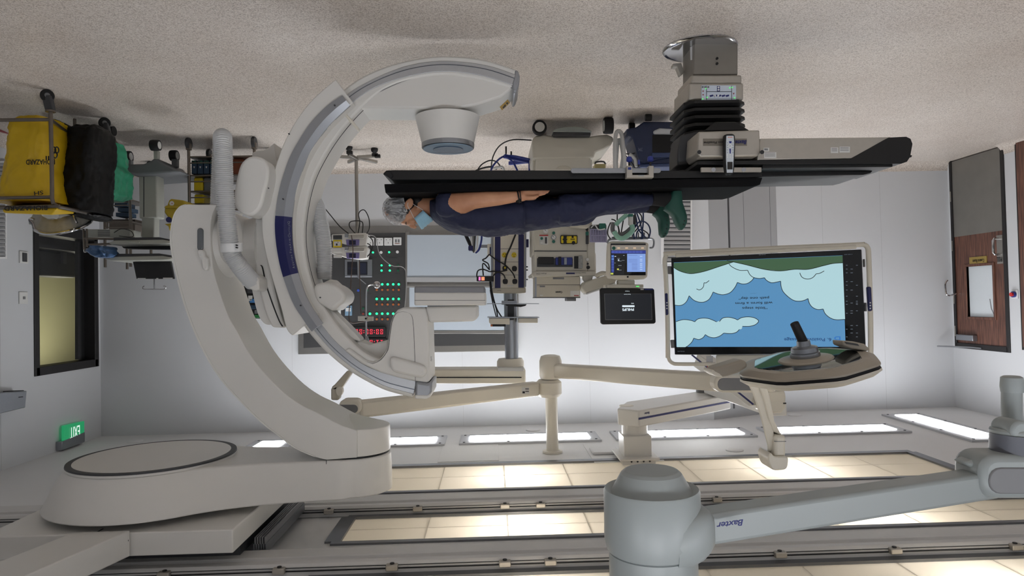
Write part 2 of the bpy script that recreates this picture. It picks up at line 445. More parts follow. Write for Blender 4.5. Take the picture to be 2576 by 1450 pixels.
# ---------------------------------------------------------------- small ceiling fittings
for x, y, lb in ((2000, 1046, 'small flat white ceiling disc nearest the wooden door'), (1848, 1134, 'small flat white ceiling disc between boom mount and lamp yoke'),
              (1341, 1083, 'small flat white ceiling disc behind the round lamp column'), (340, 1111, 'small flat white ceiling disc beyond the round pivot')):
    c = PZ(x, y, ZC)
    o = MB().lathe(c, [(.075, 0), (.075, -.008), (.06, -.014), (.02, -.016)], 28).build('ceiling_disc', M_ceil); tagit(o, lb, 'sprinkler', 'round ceiling discs')
a = PZ(1120, 1123, ZC); b = PZ(1249, 1160, ZC)
hm = MB().mm((min(a.x, b.x) - .02, b.y, ZC - .004), (max(a.x, b.x) + .02, a.y, ZC - .001))
o = hm.build('access_panel', M_ceil, bevel=.001); tagit(o, 'flush square access hatch in the ceiling beside the lamp column', 'hatch')
# ================================================================ DOOR (photo right)
def wood():
    m = mat('walnut_veneer', (74, 46, 38), .42, noise=0)
    N = m.node_tree.nodes; L = m.node_tree.links; b = N['Principled BSDF']
    tc = N.new('ShaderNodeTexCoord'); mp = N.new('ShaderNodeMapping'); mp.inputs['Scale'].default_value = (1, 14, .8)
    n = N.new('ShaderNodeTexNoise'); n.inputs['Scale'].default_value = 5; n.inputs['Detail'].default_value = 5
    r = N.new('ShaderNodeValToRGB'); r.color_ramp.elements[0].position = .3; r.color_ramp.elements[1].position = .7
    r.color_ramp.elements[0].color = tuple(lin(c) for c in (62, 38, 33)) + (1,); r.color_ramp.elements[1].color = tuple(lin(c) for c in (124, 84, 68)) + (1,)
    L.new(tc.outputs['Object'], mp.inputs[0]); L.new(mp.outputs[0], n.inputs['Vector']); L.new(n.outputs['Fac'], r.inputs[0]); L.new(r.outputs[0], b.inputs['Base Color'])
    return m
M_wood = wood()
M_dframe = mat('door_frame_black', (28, 26, 27), .5, noise=.05)
dr = thing('door_1', 'walnut swing door with a grey steel lower half and a square window', None, (XL, (DY0 + DY1) / 2, 0)); dr['kind'] = 'structure'
fm = MB().mm((XL - .06, DY0 - .035, 0), (XL + .012, DY0 + .015, DZ + .04)).mm((XL - .06, DY1 - .015, 0), (XL + .012, DY1 + .02, DZ + .04)).mm((XL - .06, DY0, DZ - .02), (XL + .012, DY1, DZ + .04))
fm.build('frame', M_dframe, dr, bevel=.003)
lf = XL - .005
wy0, wy1, wz0, wz1 = PX(2501, 800, XL).y, PX(2430, 672, XL).y, PX(2430, 672, XL).z, PX(2501, 799, XL).z
leaf = MB().mm((lf - .045, DY0 + .012, .01), (lf, wy0, DZ - .02)).mm((lf - .045, wy1, .01), (lf, DY1 - .012, DZ - .02)).mm((lf - .045, wy0, .01), (lf, wy1, wz0)).mm((lf - .045, wy0, wz1), (lf, wy1, DZ - .02))
leaf.build('leaf', M_wood, dr, smooth=False)
MB().mm((lf, DY0 + .012, .012), (lf + .004, DY1 - .012, PX(2500, 583, XL).z)).build('kick_plate', mat('kick_steel', (128, 125, 120), .5, .4, noise=.12, ns=6), dr)
wf = MB()
for a, b in (((wy0 - .03, wz0 - .03), (wy0, wz1 + .03)), ((wy1, wz0 - .03), (wy1 + .03, wz1 + .03)), ((wy0, wz0 - .03), (wy1, wz0)), ((wy0, wz1), (wy1, wz1 + .03))):
    wf.mm((lf - .05, a[0], a[1]), (lf + .012, b[0], b[1]))
o = wf.build('window_frame', M_wood, dr, bevel=.004)
MB().mm((lf - .03, wy0, wz0), (lf - .025, wy1, wz1)).build('pane', mat('frosted_pane', (196, 202, 206), .25, noise=.02, emit=.12, ecol=(190, 198, 205)), o)
cr = MB().tube([V(lf - .02, wy0 + .03, wz1 - .02), V(lf - .02, wy0 + .07, wz1 - .09), V(lf - .02, wy0 + .09, wz1 - .2)], .003, 6)
cr.build('crack_line', M_grey, o)
hy = PX(2512, 620, XL).y
h = MB().mm((lf, PX(2522, 620, XL).y, PX(2514, 592, XL).z), (lf + .005, PX(2507, 620, XL).y, PX(2514, 664, XL).z)).build('handle_plate', M_steel, dr)
MB().tube([V(lf, hy, .98), V(lf + .05, hy, .98), V(lf + .065, hy, 1.0), V(lf + .065, hy, 1.13), V(lf + .05, hy, 1.15), V(lf, hy, 1.15)], .012, 10).build('pull_handle', M_chrome, dr)
text('PULL', 10, 2514, 652, xpl(lf + .006), M_ink, dr, wpx=15)
sg = MB(); c0 = PX(2484, 664, lf); c1 = PX(2440, 648, lf)
sg.mm((lf, min(c0.y, c1.y), min(c0.z, c1.z)), (lf + .008, max(c0.y, c1.y), max(c0.z, c1.z))); sgo = sg.build('door_sign', mat('brass_plate', (176, 152, 84), .3, .6, noise=.08), dr)
text('Control Room', 7, 2461, 656, xpl(lf + .009), M_ink, dr, wpx=33)
MB().mm((lf, DY1 - .34, DZ - .12), (lf + .06, DY1 - .06, DZ - .055)).build('door_closer', M_alu, dr, bevel=.008)
MB().tube([V(lf + .02, DY1 - .42, DZ + .02), V(lf + .06, DY1 - .3, DZ + .015), V(lf + .26, DY1 - .03, DZ + .015)], .009, 8).build('closer_arm', M_alu, dr)
for z in (.42, 1.0, 1.62, 2.0):
    MB().cyl((XL + .012, DY1 + .005, z - .06), (XL + .012, DY1 + .005, z + .06), .009, n=10).build('hinge', M_steel, dr)
MB().tube([V(XL + .01, DY1 - .03, 1.56), V(XL + .11, DY1 - .02, 1.58), V(XL + .13, DY1 - .02, 1.45), V(XL + .1, DY1 - .02, 1.40)], .01, 8, sub=4).build('coat_hook', M_chrome, dr)
# edge of a second wooden door nearer the camera on the same wall
o = thing('door_2', 'edge of a second brown door on the left wall', None, (XL, 6.3, 0)); o['kind'] = 'structure'
y2 = PX(2569, 700, XL).y
MB().mm((XL - .01, 5.6, 0), (XL + .02, y2, 2.15)).build('frame', M_dframe, o)
MB().mm((XL + .01, 5.65, .02), (XL + .028, y2 - .025, 2.12)).build('leaf', M_wood, o)
# call switch beside the door
c = PX(2554, 741, XL)
sw = thing('wall_button', 'white wall plate with red and blue round button beside the wooden door', 'button', c)
MB().mm((XL, c.y - .045, c.z - .045), (XL + .01, c.y + .045, c.z + .045)).build('plate', M_white2, sw, bevel=.004)
MB().cyl((XL + .01, c.y, c.z), (XL + .03, c.y, c.z), .032).build('collar', M_blue, sw)
MB().cyl((XL + .03, c.y, c.z), (XL + .05, c.y, c.z), .02).build('push_button', mat('red_button', (200, 40, 35), .35), sw)

# ================================================================ WINDOW (photo left) and the dim room behind it
wn = thing('window_1', 'black framed observation window onto a dim olive control room', None, (XR, (WY0 + WY1) / 2, WZ0)); wn['kind'] = 'structure'
wf = MB(); t_ = .05
for a, b in (((WY0 - .02, WZ0 - .05), (WY0 + t_, WZ1 + .03)), ((WY1 - t_, WZ0 - .05), (WY1 + .02, WZ1 + .03)), ((WY0, WZ0 - .05), (WY1, WZ0 + t_)), ((WY0, WZ1 - t_), (WY1, WZ1 + .03))):
    wf.mm((XR - .012, a[0], a[1]), (XR + .16, b[0], b[1]))
wf.build('frame', M_dframe, wn, bevel=.004)
M_glass = mat('window_glass', (255, 255, 255), .02, noise=0, trans=1.)
_m = M_glass.node_tree; _b = _m.nodes['Principled BSDF']; _t = _m.nodes.new('ShaderNodeBsdfTransparent'); _x = _m.nodes.new('ShaderNodeMixShader'); _g = _m.nodes.new('ShaderNodeBsdfGlossy'); _g.inputs['Roughness'].default_value = .03
_x.inputs[0].default_value = .05; _m.links.new(_t.outputs[0], _x.inputs[1]); _m.links.new(_g.outputs[0], _x.inputs[2]); _m.links.new(_x.outputs[0], _m.nodes['Material Output'].inputs[0])
MB().mm((XR + .06, WY0 + t_, WZ0 + t_), (XR + .066, WY1 - t_, WZ1 - t_)).build('pane', M_glass, wn, smooth=False)
st('wall_beyond', MB().mm((XR + 2.2, 5.2, -.1), (XR + 2.3, 12.2, 3.3)).mm((XR + .15, 12.1, -.1), (XR + 2.3, 12.2, 3.3)).mm((XR + .15, 5.1, -.1), (XR + 2.3, 5.2, 3.3)).mm((XR + .12, 7.9, -.1), (XR + .16, 12.2, 3.3)), mat('olive_wall', (150, 148, 118), .6, noise=.03, ns=4))
st('ceiling_beyond', MB().mm((XR + .1, 5.1, 2.5), (XR + 2.3, 12.2, 2.6)), M_ceil)
st('floor_beyond', MB().mm((XR + .1, 5.1, -.1), (XR + 2.3, 12.2, 0)), M_dkgrey)
ld = bpy.data.lights.new('control_room_lamp', 'AREA'); ld.energy = 40; ld.size = 1.; ld.color = (1, .96, .78)
lo = bpy.data.objects.new('control_room_lamp', ld); COL.objects.link(lo); lo.location = (XR + 1.2, 9.6, 2.45)
# black roller blind and monitor silhouettes behind the glass
o = S('roller_blind', (196, 560, 236, 905), xpl(XR + .1), .03, M_black); tagit(o, 'black drawn blind at the inner side of the observation window', 'blind')
mo = thing('control_monitor', 'black monitor back on an arm seen through the observation window', 'monitor', (XR + .5, 8.1, .8))
S('casing', [(148, 590), (212, 590), (212, 672), (148, 670)], xpl(XR + .45), .05, M_black, mo)
S('arm', (158, 600, 168, 664), xpl(XR + .38), .03, M_dkgrey, mo, .004)
ds = thing('control_desk', 'dark cluttered desk edge seen through the observation window', 'desk', (XR + .8, 7.9, 0))
MB().mm((XR + .22, 6.2, .86), (XR + .8, 8.6, .9)).build('top', M_black, ds)
MB().mm((XR + .3, 6.3, 0), (XR + .7, 8.5, .86)).build('panel', M_black, ds)
o = tagit(MB().mm((XR + .4, 7.0, .9), (XR + .6, 7.75, 1.17)).build('equipment_case', M_black, bevel=.02), 'black equipment case on the desk behind the window', 'case')
# ================================================================ wall fittings, right wall
for x, y, lb, im in ((58, 648, 'white wall plate with a dark square reader between cart and window', 1), (57, 750, 'plain pale wall switch plate beside the observation window', 0)):
    c = PX(x, y, XR); t = thing('wall_switch', lb, 'switch', (XR, c.y, c.z))
    MB().mm((XR - .012, c.y - .055, c.z - .055), (XR, c.y + .055, c.z + .055)).build('plate', M_paper, t, bevel=.004)
    if im: MB().mm((XR - .02, c.y - .028, c.z - .04), (XR - .012, c.y + .028, c.z + .04)).build('reader', M_dkgrey, t, bevel=.003)
    else: MB().mm((XR - .018, c.y - .012, c.z - .012), (XR - .012, c.y + .012, c.z + .012)).build('rocker', M_grey, t)
# EXIT sign
M_exit = glow('exit_green', (32, 138, 88), 1.0)
sgn = thing('exit_sign', 'green illuminated exit sign high on the grey wall', 'sign', (XR - .1, 6.9, 2.6))
XS = XR - .06
S('housing', [(156, 1112), (214, 1088), (214, 1112), (156, 1134)], xpl(XS), .06, M_alu, sgn, .004)
S('face', [(160, 1072), (212, 1060), (212, 1096), (160, 1112)], xpl(XS + .012), .02, M_exit, sgn)
text('EXIT', 24, 187, 1086, xpl(XS + .012), glow('exit_white', (235, 255, 245), 1.), sgn, wpx=33, off=.008)
# grey air curtain / unit on the right wall
un = thing('wall_unit', 'long silver wall unit cut by the edge of the picture', 'air unit', (XR - .1, 5.9, 2.3))
S('casing', [(-60, 994), (68, 984), (64, 1026), (-60, 1056)], xpl(XR - .14), .12, M_alu, un, .006)
MB().slab([(34, 984), (60, 982), (60, 996), (34, 998)], xpl(XR - .1), .09).build('bracket', M_dkgrey, un)
MB().slab([(48, 999), (58, 998), (58, 1000), (48, 1001)], xpl(XR - .145), .004).build('badge', M_ink, un)
# return-air grille on the right wall
def grille(plane, fx0, fy0, fx1, fy1, sx0, sy0, sx1, sy1, n, label, axis):
    c = P((fx0 + fx1) / 2, (fy0 + fy1) / 2, plane)
    t = thing('air_grille', label, 'grille', c)
    fr = MB(); nn = nrm(plane)
    for r in ((fx0, fy0, sx0, fy1), (sx1, fy0, fx1, fy1), (sx0, fy0, sx1, sy0), (sx0, sy1, sx1, fy1)):
        fr.slab(r, plane, .02, .02)
    fr.build('frame', M_ceil, t, bevel=.002)
    MB().slab((sx0, sy0, sx1, sy1), plane, .004, .005).build('backing', M_grey, t)
    for i in range(n):
        y0 = sy0 + (sy1 - sy0) * i / n; h = (sy1 - sy0) / n
        a = P(sx0, y0 + h * .06, plane); b = P(sx1, y0 + h * .06, plane); c2 = P(sx1, y0 + h * .7, plane); d = P(sx0, y0 + h * .7, plane)
        MB().prism([a - nn * .006, b - nn * .006, c2 - nn * .026, d - nn * .026], V(0, 0, .003)).build('slat', M_wall, t, smooth=False)
    return t
grille(YA, 1662, 420, 1740, 664, 1669, 424, 1736, 660, 22, 'white louvred air grille low on the far wall behind the green clogs', 0)
grille(xpl(XR), -120, 405, 12, 652, -116, 410, 8, 646, 22, 'white louvred air grille on the side wall at the picture edge', 1)

# ================================================================ CONTROL PANEL WALL
YP = YA - .03
M_pan = mat('panel_dark_steel', (74, 74, 75), .35, .3, noise=.03, ns=10)
M_stl = mat('panel_frame_steel', (150, 148, 145), .3, .8, noise=.05)
cp = thing('control_console', 'dark steel theatre control panel with rows of green lamps and sockets', 'panel', P(890, 570, YA))
S('frame', [(750, 570), (1304, 566), (1304, 884), (750, 892)], YP, .03, M_stl, cp, .004)
S('fascia', [(764, 590), (1020, 586), (1020, 862), (764, 876)], YP, .006, M_pan, cp, off=.006)
S('service_panel', [(1030, 838), (1296, 834), (1296, 868), (1030, 872)], YP, .006, M_pan, cp, off=.006)
fr2 = MB()
for r in ((1020, 583, 1030, 866), (1020, 708, 1244, 722), (1030, 832, 1300, 840)): fr2.slab(r, YP, .02, .018)
fr2.build('rail', M_stl, cp, bevel=.003)
M_gon = glow('lamp_green', (40, 255, 150), 2.2); M_goff = mat('lamp_green_off', (30, 90, 62), .3)
M_org = mat('button_amber', (176, 98, 52), .35, noise=.04); M_bon = mat('button_white', (225, 225, 225), .4)
M_lab = mat('engraved_grey', (60, 61, 63), .6)
def zx(x, y): return 740 + x / 3.295, 480 + y / 3.295
def button(zx_, zy_, r, m, nm='indicator_lamp'):
    x, y = zx(zx_, zy_)
    p = P(x, y, YP)
    q = MB().cyl(p + V(0, -.006, 0), p + V(0, -.016, 0), r, n=14).build(nm, m, cp)
    MB().cyl(p + V(0, -.004, 0), p + V(0, -.010, 0), r + .004, n=14).build('bezel', M_dkgrey, cp)
for row, n0 in ((777, 1), (898, 0), (1020, 0)):
    for i in range(n0, 5): button(686 + 45.5 * i, row, .013, M_gon)
    for i in range(5): button(686 + 45.5 * i, row + 46, .012, M_org, 'push_button')
button(630, 1021, .014, M_gon); button(574, 977, .012, M_goff); button(574, 1022, .012, mat('button_red', (130, 50, 42), .4), 'push_button')
for i, m in enumerate((M_gon, M_gon, M_goff)):
    button(726 + 68 * i, 620, .011, m); button(726 + 68 * i, 663, .012, m)
button(655, 513, .011, M_gon); button(722, 513, .016, M_bon, 'push_button'); button(789, 511, .011, M_gon); button(857, 509, .016, M_bon, 'push_button')
button(533, 828, .014, mat('button_blue', (60, 90, 190), .4), 'push_button'); button(609, 826, .011, M_goff)
lb = MB()
for row in (758, 800, 842, 880, 922, 962, 1004, 1042, 1080):
    for i in range(5):
        x, y = zx(674 + 45.5 * i, row); lb.slab((x, y, x + 7.5, y + 1.4), YP, .002, .0075)
for a in ((508, 845, 560, 851), (508, 860, 560, 866), (583, 848, 640, 854), (700, 684, 760, 690), (838, 592, 880, 596), (838, 684, 880, 690), (645, 556, 690, 562), (788, 556, 858, 562)):
    x0, y0 = zx(a[0], a[1]); x1, y1 = zx(a[2], a[3]); lb.slab((x0, y0, x1, y1), YP, .002, .0075)
lb.build('engraving', M_lab, cp)['kind'] = 'stuff'
ou = MB()
for a in ((630, 488, 633, 548), (630, 546, 700, 549), (764, 486, 767, 548), (895, 486, 898, 546), (764, 545, 898, 548)):
    x0, y0 = zx(a[0], a[1]); x1, y1 = zx(a[2], a[3]); ou.slab((x0, y0, x1, y1), YP, .002, .0075)
ou.build('outline', M_lab, cp)
# sockets
for i, (a, b) in enumerate(((607, 665), (679, 740), (748, 814))):
    x0, y0 = zx(a, 392); x1, y1 = zx(b, 456)
    s = thing('wall_socket', 'white power socket, %s of three in a row on the dark panel' % ('nearest the pump', 'middle one', 'nearest the light box')[i], 'socket', P((x0 + x1) / 2, y0, YP), 'white sockets on the control panel')
    S('plate', (x0, y0, x1, y1, 1.5), YP, .008, M_white2, s, .002, .015)
    cx, cy = (x0 + x1) / 2, (y0 + y1) / 2
    for hx, hy, w_, h_ in ((-4.6, -4.8, 2.6, 1.2), (4.6, -4.8, 2.6, 1.2), (0, 3, 1.3, 2.8)):
        S('slot', (cx + hx - w_ / 2, cy + hy - h_ / 2, cx + hx + w_ / 2, cy + hy + h_ / 2), YP, .002, M_black, s, off=.0165)
x0, y0 = zx(823, 388); x1, y1 = zx(890, 452)
s = thing('network_outlet', 'white double network outlet at the end of the socket row', 'socket', P(x0, y0, YP))
S('plate', (x0, y0, x1, y1, 1.5), YP, .008, M_white2, s, .002, .015)
for dx in (4.5, 11.5): S('port', (x0 + dx, y0 + 5, x0 + dx + 4.5, y0 + 13), YP, .002, M_grey, s, off=.0165)
S('strip', (x0 + 4, y0 + 15, x0 + 16, y0 + 16.4), YP, .002, mat('brown_strip', (120, 60, 30)), s, off=.0165)
# touch screen
x0, y0 = zx(422, 572); x1, y1 = zx(648, 718)
ts = thing('touch_screen', 'grey framed touch screen set in the dark control panel', 'screen', P((x0 + x1) / 2, y0, YP))
S('bezel', (x0, y0, x1, y1, 1), YP, .02, M_alu, ts, .003, .02)
a0, b0 = zx(443, 590); a1, b1 = zx(610, 700)
S('glass', (a0, b0, a1, b1), YP, .003, glow('touch_glass', (13, 15, 22), 1.), ts, off=.022)
for q in ((540, 600, 600, 690), (450, 640, 530, 650)):
    c0 = zx(q[0], q[1]); c1 = zx(q[2], q[3]); S('icon', (c0[0], c0[1], c1[0], c1[1]), YP, .001, glow('icon_blue', (24, 28, 44), 1.), ts, off=.024)
# breaker box, wall phone plate
x0, y0 = zx(425, 952); x1, y1 = zx(482, 1036)
bb = thing('breaker_box', 'small clear lidded breaker box on the dark panel', 'switch box', P(x0, y0, YP))
S('casing', (x0, y0, x1, y1, 1), YP, .03, mat('clear_blue_plastic', (120, 150, 175), .3), bb, .003, .03)
for k in range(4): S('breaker', (x0 + 2.5 + k * 3.2, y0 + 6, x0 + 5.2 + k * 3.2, y0 + 15), YP, .01, M_white2, bb, off=.035)
# picture board with instrument symbols
pb = thing('symbol_board', 'grey board with black tool outlines partly behind the white hose', 'board', P(790, 604, YP))
S('sheet', (782, 603, 802, 704), YP, .006, M_grey, pb, off=.012)
rg = MB()
for (x, y, r) in ((787, 629, 5), (787, 645, 6), (790, 663, 5), (788, 680, 4)):
    rg.tube([P(a, b, YP) + V(0, -.014, 0) for a, b in circ(x, y, r, 14)], .004, 5, closed=True)
rg.build('outline', M_ink, pb)
for i, (a, b) in enumerate((((800, 612), (838, 656)), ((835, 765), (856, 822)))):
    pass
o = S('white_notice', (846, 775, 858, 796), YP, .004, M_paper, off=.01); tagit(o, 'small white notice on the dark panel behind the rounded arm cap', 'notice')
# LED clocks
M_led7 = glow('digit_red', (255, 60, 80), 1.6)
def clock(x0, y0, x1, y1, tx, cx, cy, h, wp, label):
    t = thing('digital_clock', label, 'clock', P((x0 + x1) / 2, y0, YP))
    S('casing', (x0, y0, x1, y1, 3), YP, .04, M_black, t, .004, .045)
    pitch = wp / sum({':': .5}.get(c, 1.) for c in tx)
    x = cx + wp / 2
    sg = MB()
    segs = {'0': 'abcdef', 'I': 'ghij', '1': 'bc', '7': 'abc', 'T': 'ahi', 'H': 'bcefk'}
    for c in tx:
        if c == ':':
            x -= pitch * .25
            for yy in (-h * .2, h * .2): sg.slab((x - 1, cy + yy - 1, x + 1, cy + yy + 1), YP, .002, .048)
            x -= pitch * .25; continue
        # upright left digit is at larger photo x
        w_ = pitch * .62; xa = x - pitch * .19; xb = xa - w_
        lw_ = 1.2; top = cy + h / 2; bot = cy - h / 2
        S_ = {'a': (xb, top - lw_, xa, top), 'd': (xb, bot, xa, bot + lw_), 'g': (xb, cy - lw_ / 2, xa, cy + lw_ / 2),
              'b': (xb, cy + .8, xb + lw_, top), 'c': (xb, bot, xb + lw_, cy - .8), 'f': (xa - lw_, cy + .8, xa, top), 'e': (xa - lw_, bot, xa, cy - .8),
              'h': ((xa + xb) / 2 - .7, cy, (xa + xb) / 2 + .7, top), 'i': ((xa + xb) / 2 - .7, bot, (xa + xb) / 2 + .7, cy)}
        L_ = {'0': 'abcdef', '1': 'bc', 'I': 'adhi', '7': 'abc'}[c]
        for k in L_: sg.slab(S_[k], YP, .002, .048)
        if c == '0':
            sg.slab([(xb + 2.4, bot + 3.6), (xb + 3.1, bot + 3.6), (xa - 2.4, top - 3.6), (xa - 3.1, top - 3.6)], YP, .002, .048)
        x -= pitch
    sg.build('digits', M_led7, t)
    return t
clock(887, 822, 972, 847, '00:00:00', 930.5, 834.5, 12, 73, 'black digital clock with red 00:00:00 digits on the control panel')
clock(895, 851, 974, 872, 'II:00:00', 930.5, 861.5, 12, 73, 'black digital clock partly hidden by the machine, beyond the 00:00:00 clock')
# light box (film viewer) and cabinet glass
M_vb = mat('viewer_glass', (180, 190, 200), .25, noise=.01, emit=.03, ecol=(190, 205, 225))
vb = thing('film_viewer', 'pale blue glass film viewer set in the steel wall panel', 'light box', P(1130, 590, YP))
S('frame', (1021, 588, 1245, 712), YP, .012, M_stl, vb, .003, .012)
S('glass', (1025, 592, 1241, 700), YP, .004, M_vb, vb, off=.02)
S('lamp_tray', (1024, 698, 1243, 710), YP, .015, M_wallgrey, vb, .003, .03)
vb = thing('glazed_cabinet', 'pale blue glass panel above the steel ledge, behind the detector', 'cabinet', P(1130, 725, YP))
S('glass', (1030, 724, 1268, 832), YP, .006, M_vb, vb, off=.012)
S('ledge', (1024, 716, 1244, 723), YP, .045, M_stl, vb, .003, .04)
# ================================================================ C-ARM X-RAY UNIT
YC0, YC1 = 3.82, 4.10
ISO = P(1125, 575, 3.95)
ca = thing('c_arm_unit', 'white ceiling-hung X-ray C-arm with grey rail and navy band', 'x-ray machine', (ISO.x + .9, 3.95, .2))
def Q(z, x0, y0, s): return [(x0 + a / s, y0 + b / s) for a, b in z]
OUT = [(1300, 175), (1216, 149), (1114, 140), (1027.5, 151), (940.6, 178), (868, 221.6), (800, 290), (745, 375), (712, 470), (702, 560), (706, 650), (724, 735), (757.5, 810), (797, 862), (840, 904), (891.6, 942.7), (957, 978), (1004, 993), (1043, 1002)]
RO = [(1295, 187), (1216, 163), (1114, 153.6), (1027.5, 165), (946.4, 195.6), (869.7, 240.5), (806, 306), (757, 384), (726, 470), (716, 560), (720, 645), (738, 728), (773, 805), (806, 851), (843, 890), (892, 929), (959, 968), (1004, 982.5), (1043, 992)]
RI = [(1288, 214), (1210, 190), (1114, 179.6), (1019, 194), (940, 222), (885.6, 259), (829.7, 314.5), (788, 370), (753, 460), (738, 555), (741, 640), (762.7, 729), (794, 793), (823, 836), (856, 871), (910, 914.5), (957, 935.6), (1006, 950), (1044, 959)]
GR = [(1278, 220), (1200, 199), (1112, 189), (1030, 201), (965, 226), (912, 268), (860, 326), (818, 388), (784, 460), (765, 555), (767, 640), (789, 726), (822, 783), (850, 822), (878, 853), (905, 879), (940, 900), (1000, 915), (1040, 925)]
def resamp(c, k=4): return spl(c, k)
CX0, CY0 = 1125, 578
def polar(c, a0=None, a1=None, n=90):
    q = spl(c, 8); pr = sorted(((math.degrees(math.atan2(CY0 - y, x - CX0)) % 360), math.hypot(x - CX0, y - CY0)) for x, y in q)
    a0 = pr[0][0] if a0 is None else a0; a1 = pr[-1][0] if a1 is None else a1; out = []
    for i in range(n + 1):
        a = a0 + (a1 - a0) * i / n
        lo = max([p for p in pr if p[0] <= a], key=lambda p: p[0], default=pr[0]); hi = min([p for p in pr if p[0] >= a], key=lambda p: p[0], default=pr[-1])
        f = 0 if hi[0] == lo[0] else (a - lo[0]) / (hi[0] - lo[0]); r = lo[1] + (hi[1] - lo[1]) * f
        out.append((CX0 + r * math.cos(rad(a)), CY0 - r * math.sin(rad(a))))
    return out
def ang(x, y): return math.degrees(math.atan2(CY0 - y, x - CX0)) % 360
OUTs, ROs, RIs, GRs = [polar(c, max(min(ang(*c[0]), ang(*c[-1])), 0), max(ang(*c[0]), ang(*c[-1]))) for c in (OUT, RO, RI, GR)]
A_S, A_E = 65.5, 258.5
OUTs, ROs, RIs, GRs = [polar(c, A_S, A_E) for c in (OUT, RO, RI, GR)]
def band(name, A, B, Y0, Y1, m, parent, i0=0, i1=None, bevel=.004, roundy=0.):
    A = A[i0:i1]; B = B[i0:i1]; mb = MB()
    rings = []
    for (a, b) in zip(A, B):
        p = P(a[0], a[1], Y0); q = P(b[0], b[1], Y0); d = V(0, Y1 - Y0, 0)
        if roundy:
            mid = (p + q) / 2 + V(0, -roundy, 0); p2 = p.lerp(q, .18) + V(0, -roundy * .75, 0); q2 = p.lerp(q, .82) + V(0, -roundy * .75, 0)
            rings.append([p, p2, mid, q2, q, q + d, p + d])
        else: rings.append([p, q, q + d, p + d])
    mb.loft(rings)
    return mb.build(name, m, parent, bevel=bevel)
arc = band('arc', OUTs, GRs, YC0, YC1, M_white, ca, bevel=.012)
M_rail = mat('rail_satin', (188, 190, 193), .3, .55, noise=.05, ns=70)
band('rail', ROs, RIs, YC0 - .006, YC0 + .01, M_rail, ca, bevel=.002)
band('rail_groove', [(a[0] * .7 + b[0] * .3, a[1] * .7 + b[1] * .3) for a, b in zip(ROs, RIs)], [(a[0] * .63 + b[0] * .37, a[1] * .63 + b[1] * .37) for a, b in zip(ROs, RIs)], YC0 - .008, YC0, mat('steel_shadow', (112, 116, 124), .4, .8), ca, bevel=0)
# inner surface groove
def inner_line(k, w_, y, nm='groove', i0=0, i1=None, m=M_dkgrey):
    mb = MB(); rings = []
    for a in GRs[i0:i1]:
        p = P(a[0], a[1], YC0); d = (ISO - p); d.y = 0; d.normalize()
        rings.append([p + d * .002 + V(0, y, 0), p + d * .002 + V(0, y + w_, 0), p - d * .01 + V(0, y + w_, 0), p - d * .01 + V(0, y, 0)])
    mb.loft(rings).build(nm, m, ca)
inner_line(0, .005, .05, i0=20, i1=66)
# carriage sleeve that grips the arc
SO = [(844, 199), (827.6, 205), (788, 248), (747, 300), (716, 356), (693, 418), (685, 480), (680, 520), (675, 585), (680, 650), (692, 716), (706, 776), (720.8, 828), (734, 844), (758, 838)]
SO = [(844, 199), (788, 248), (747, 300), (716, 356), (693, 418), (675, 480), (661, 520), (659, 585), (671, 650), (689, 716), (707, 776), (721, 828), (736, 845)]
SI = [(888, 258), (829.7, 314.5), (794, 362), (766, 414), (750, 468), (743, 493), (736, 530), (734, 580), (739, 640), (752, 700), (773, 755), (788, 780), (797, 792)]
sl = band('carriage_sleeve', resamp(SO, 4), resamp(SI, 4), 3.745, 4.17, M_white, ca, bevel=.025)
GO = [(865, 240), (829.7, 262.8), (788, 304), (755, 351.7), (730, 397), (711.7, 449), (702, 487), (696.5, 520), (693, 571.7), (698.5, 630), (712, 692), (738, 762), (764, 804)]
GI = [(886, 261), (829.7, 314.5), (788, 370), (770, 405), (755, 446), (745, 480), (739, 515), (734.5, 560), (737, 620), (747, 674), (765, 733), (784, 772), (796, 790)]
GOs, GIs = polar(GO, 128, 217, 60), polar(GI, 128, 217, 60)
GM = [(a[0] * .42 + b[0] * .58, a[1] * .42 + b[1] * .58) for a, b in zip(GOs, GIs)]
def twin(name, i0, i1, m, off):
    mb = MB(); rings = []
    for a, g, b in list(zip(GOs, GM, GIs))[i0:i1]:
        p, q, r_ = P(*a, 3.745), P(*g, 3.745), P(*b, 3.745)
        rings.append([p + V(0, .01, 0), p + V(0, -off * .5, 0), q + V(0, -off, 0), r_ + V(0, -off * .15, 0), r_ + V(0, .012, 0)])
    return mb.loft(rings).build(name, m, ca, ang=25)
M_slv = mat('silver_grey_enamel', (158, 161, 166), .28, .3, noise=.02)
twin('grip_band', 0, None, M_slv, .022)
nb = twin('name_band', int((ang(693, 545) - 128) / 89 * 60), int((ang(712, 692) - 128) / 89 * 60) + 2, M_navy, .0235)
nb['label'] = 'navy blue band across the grey sleeve'
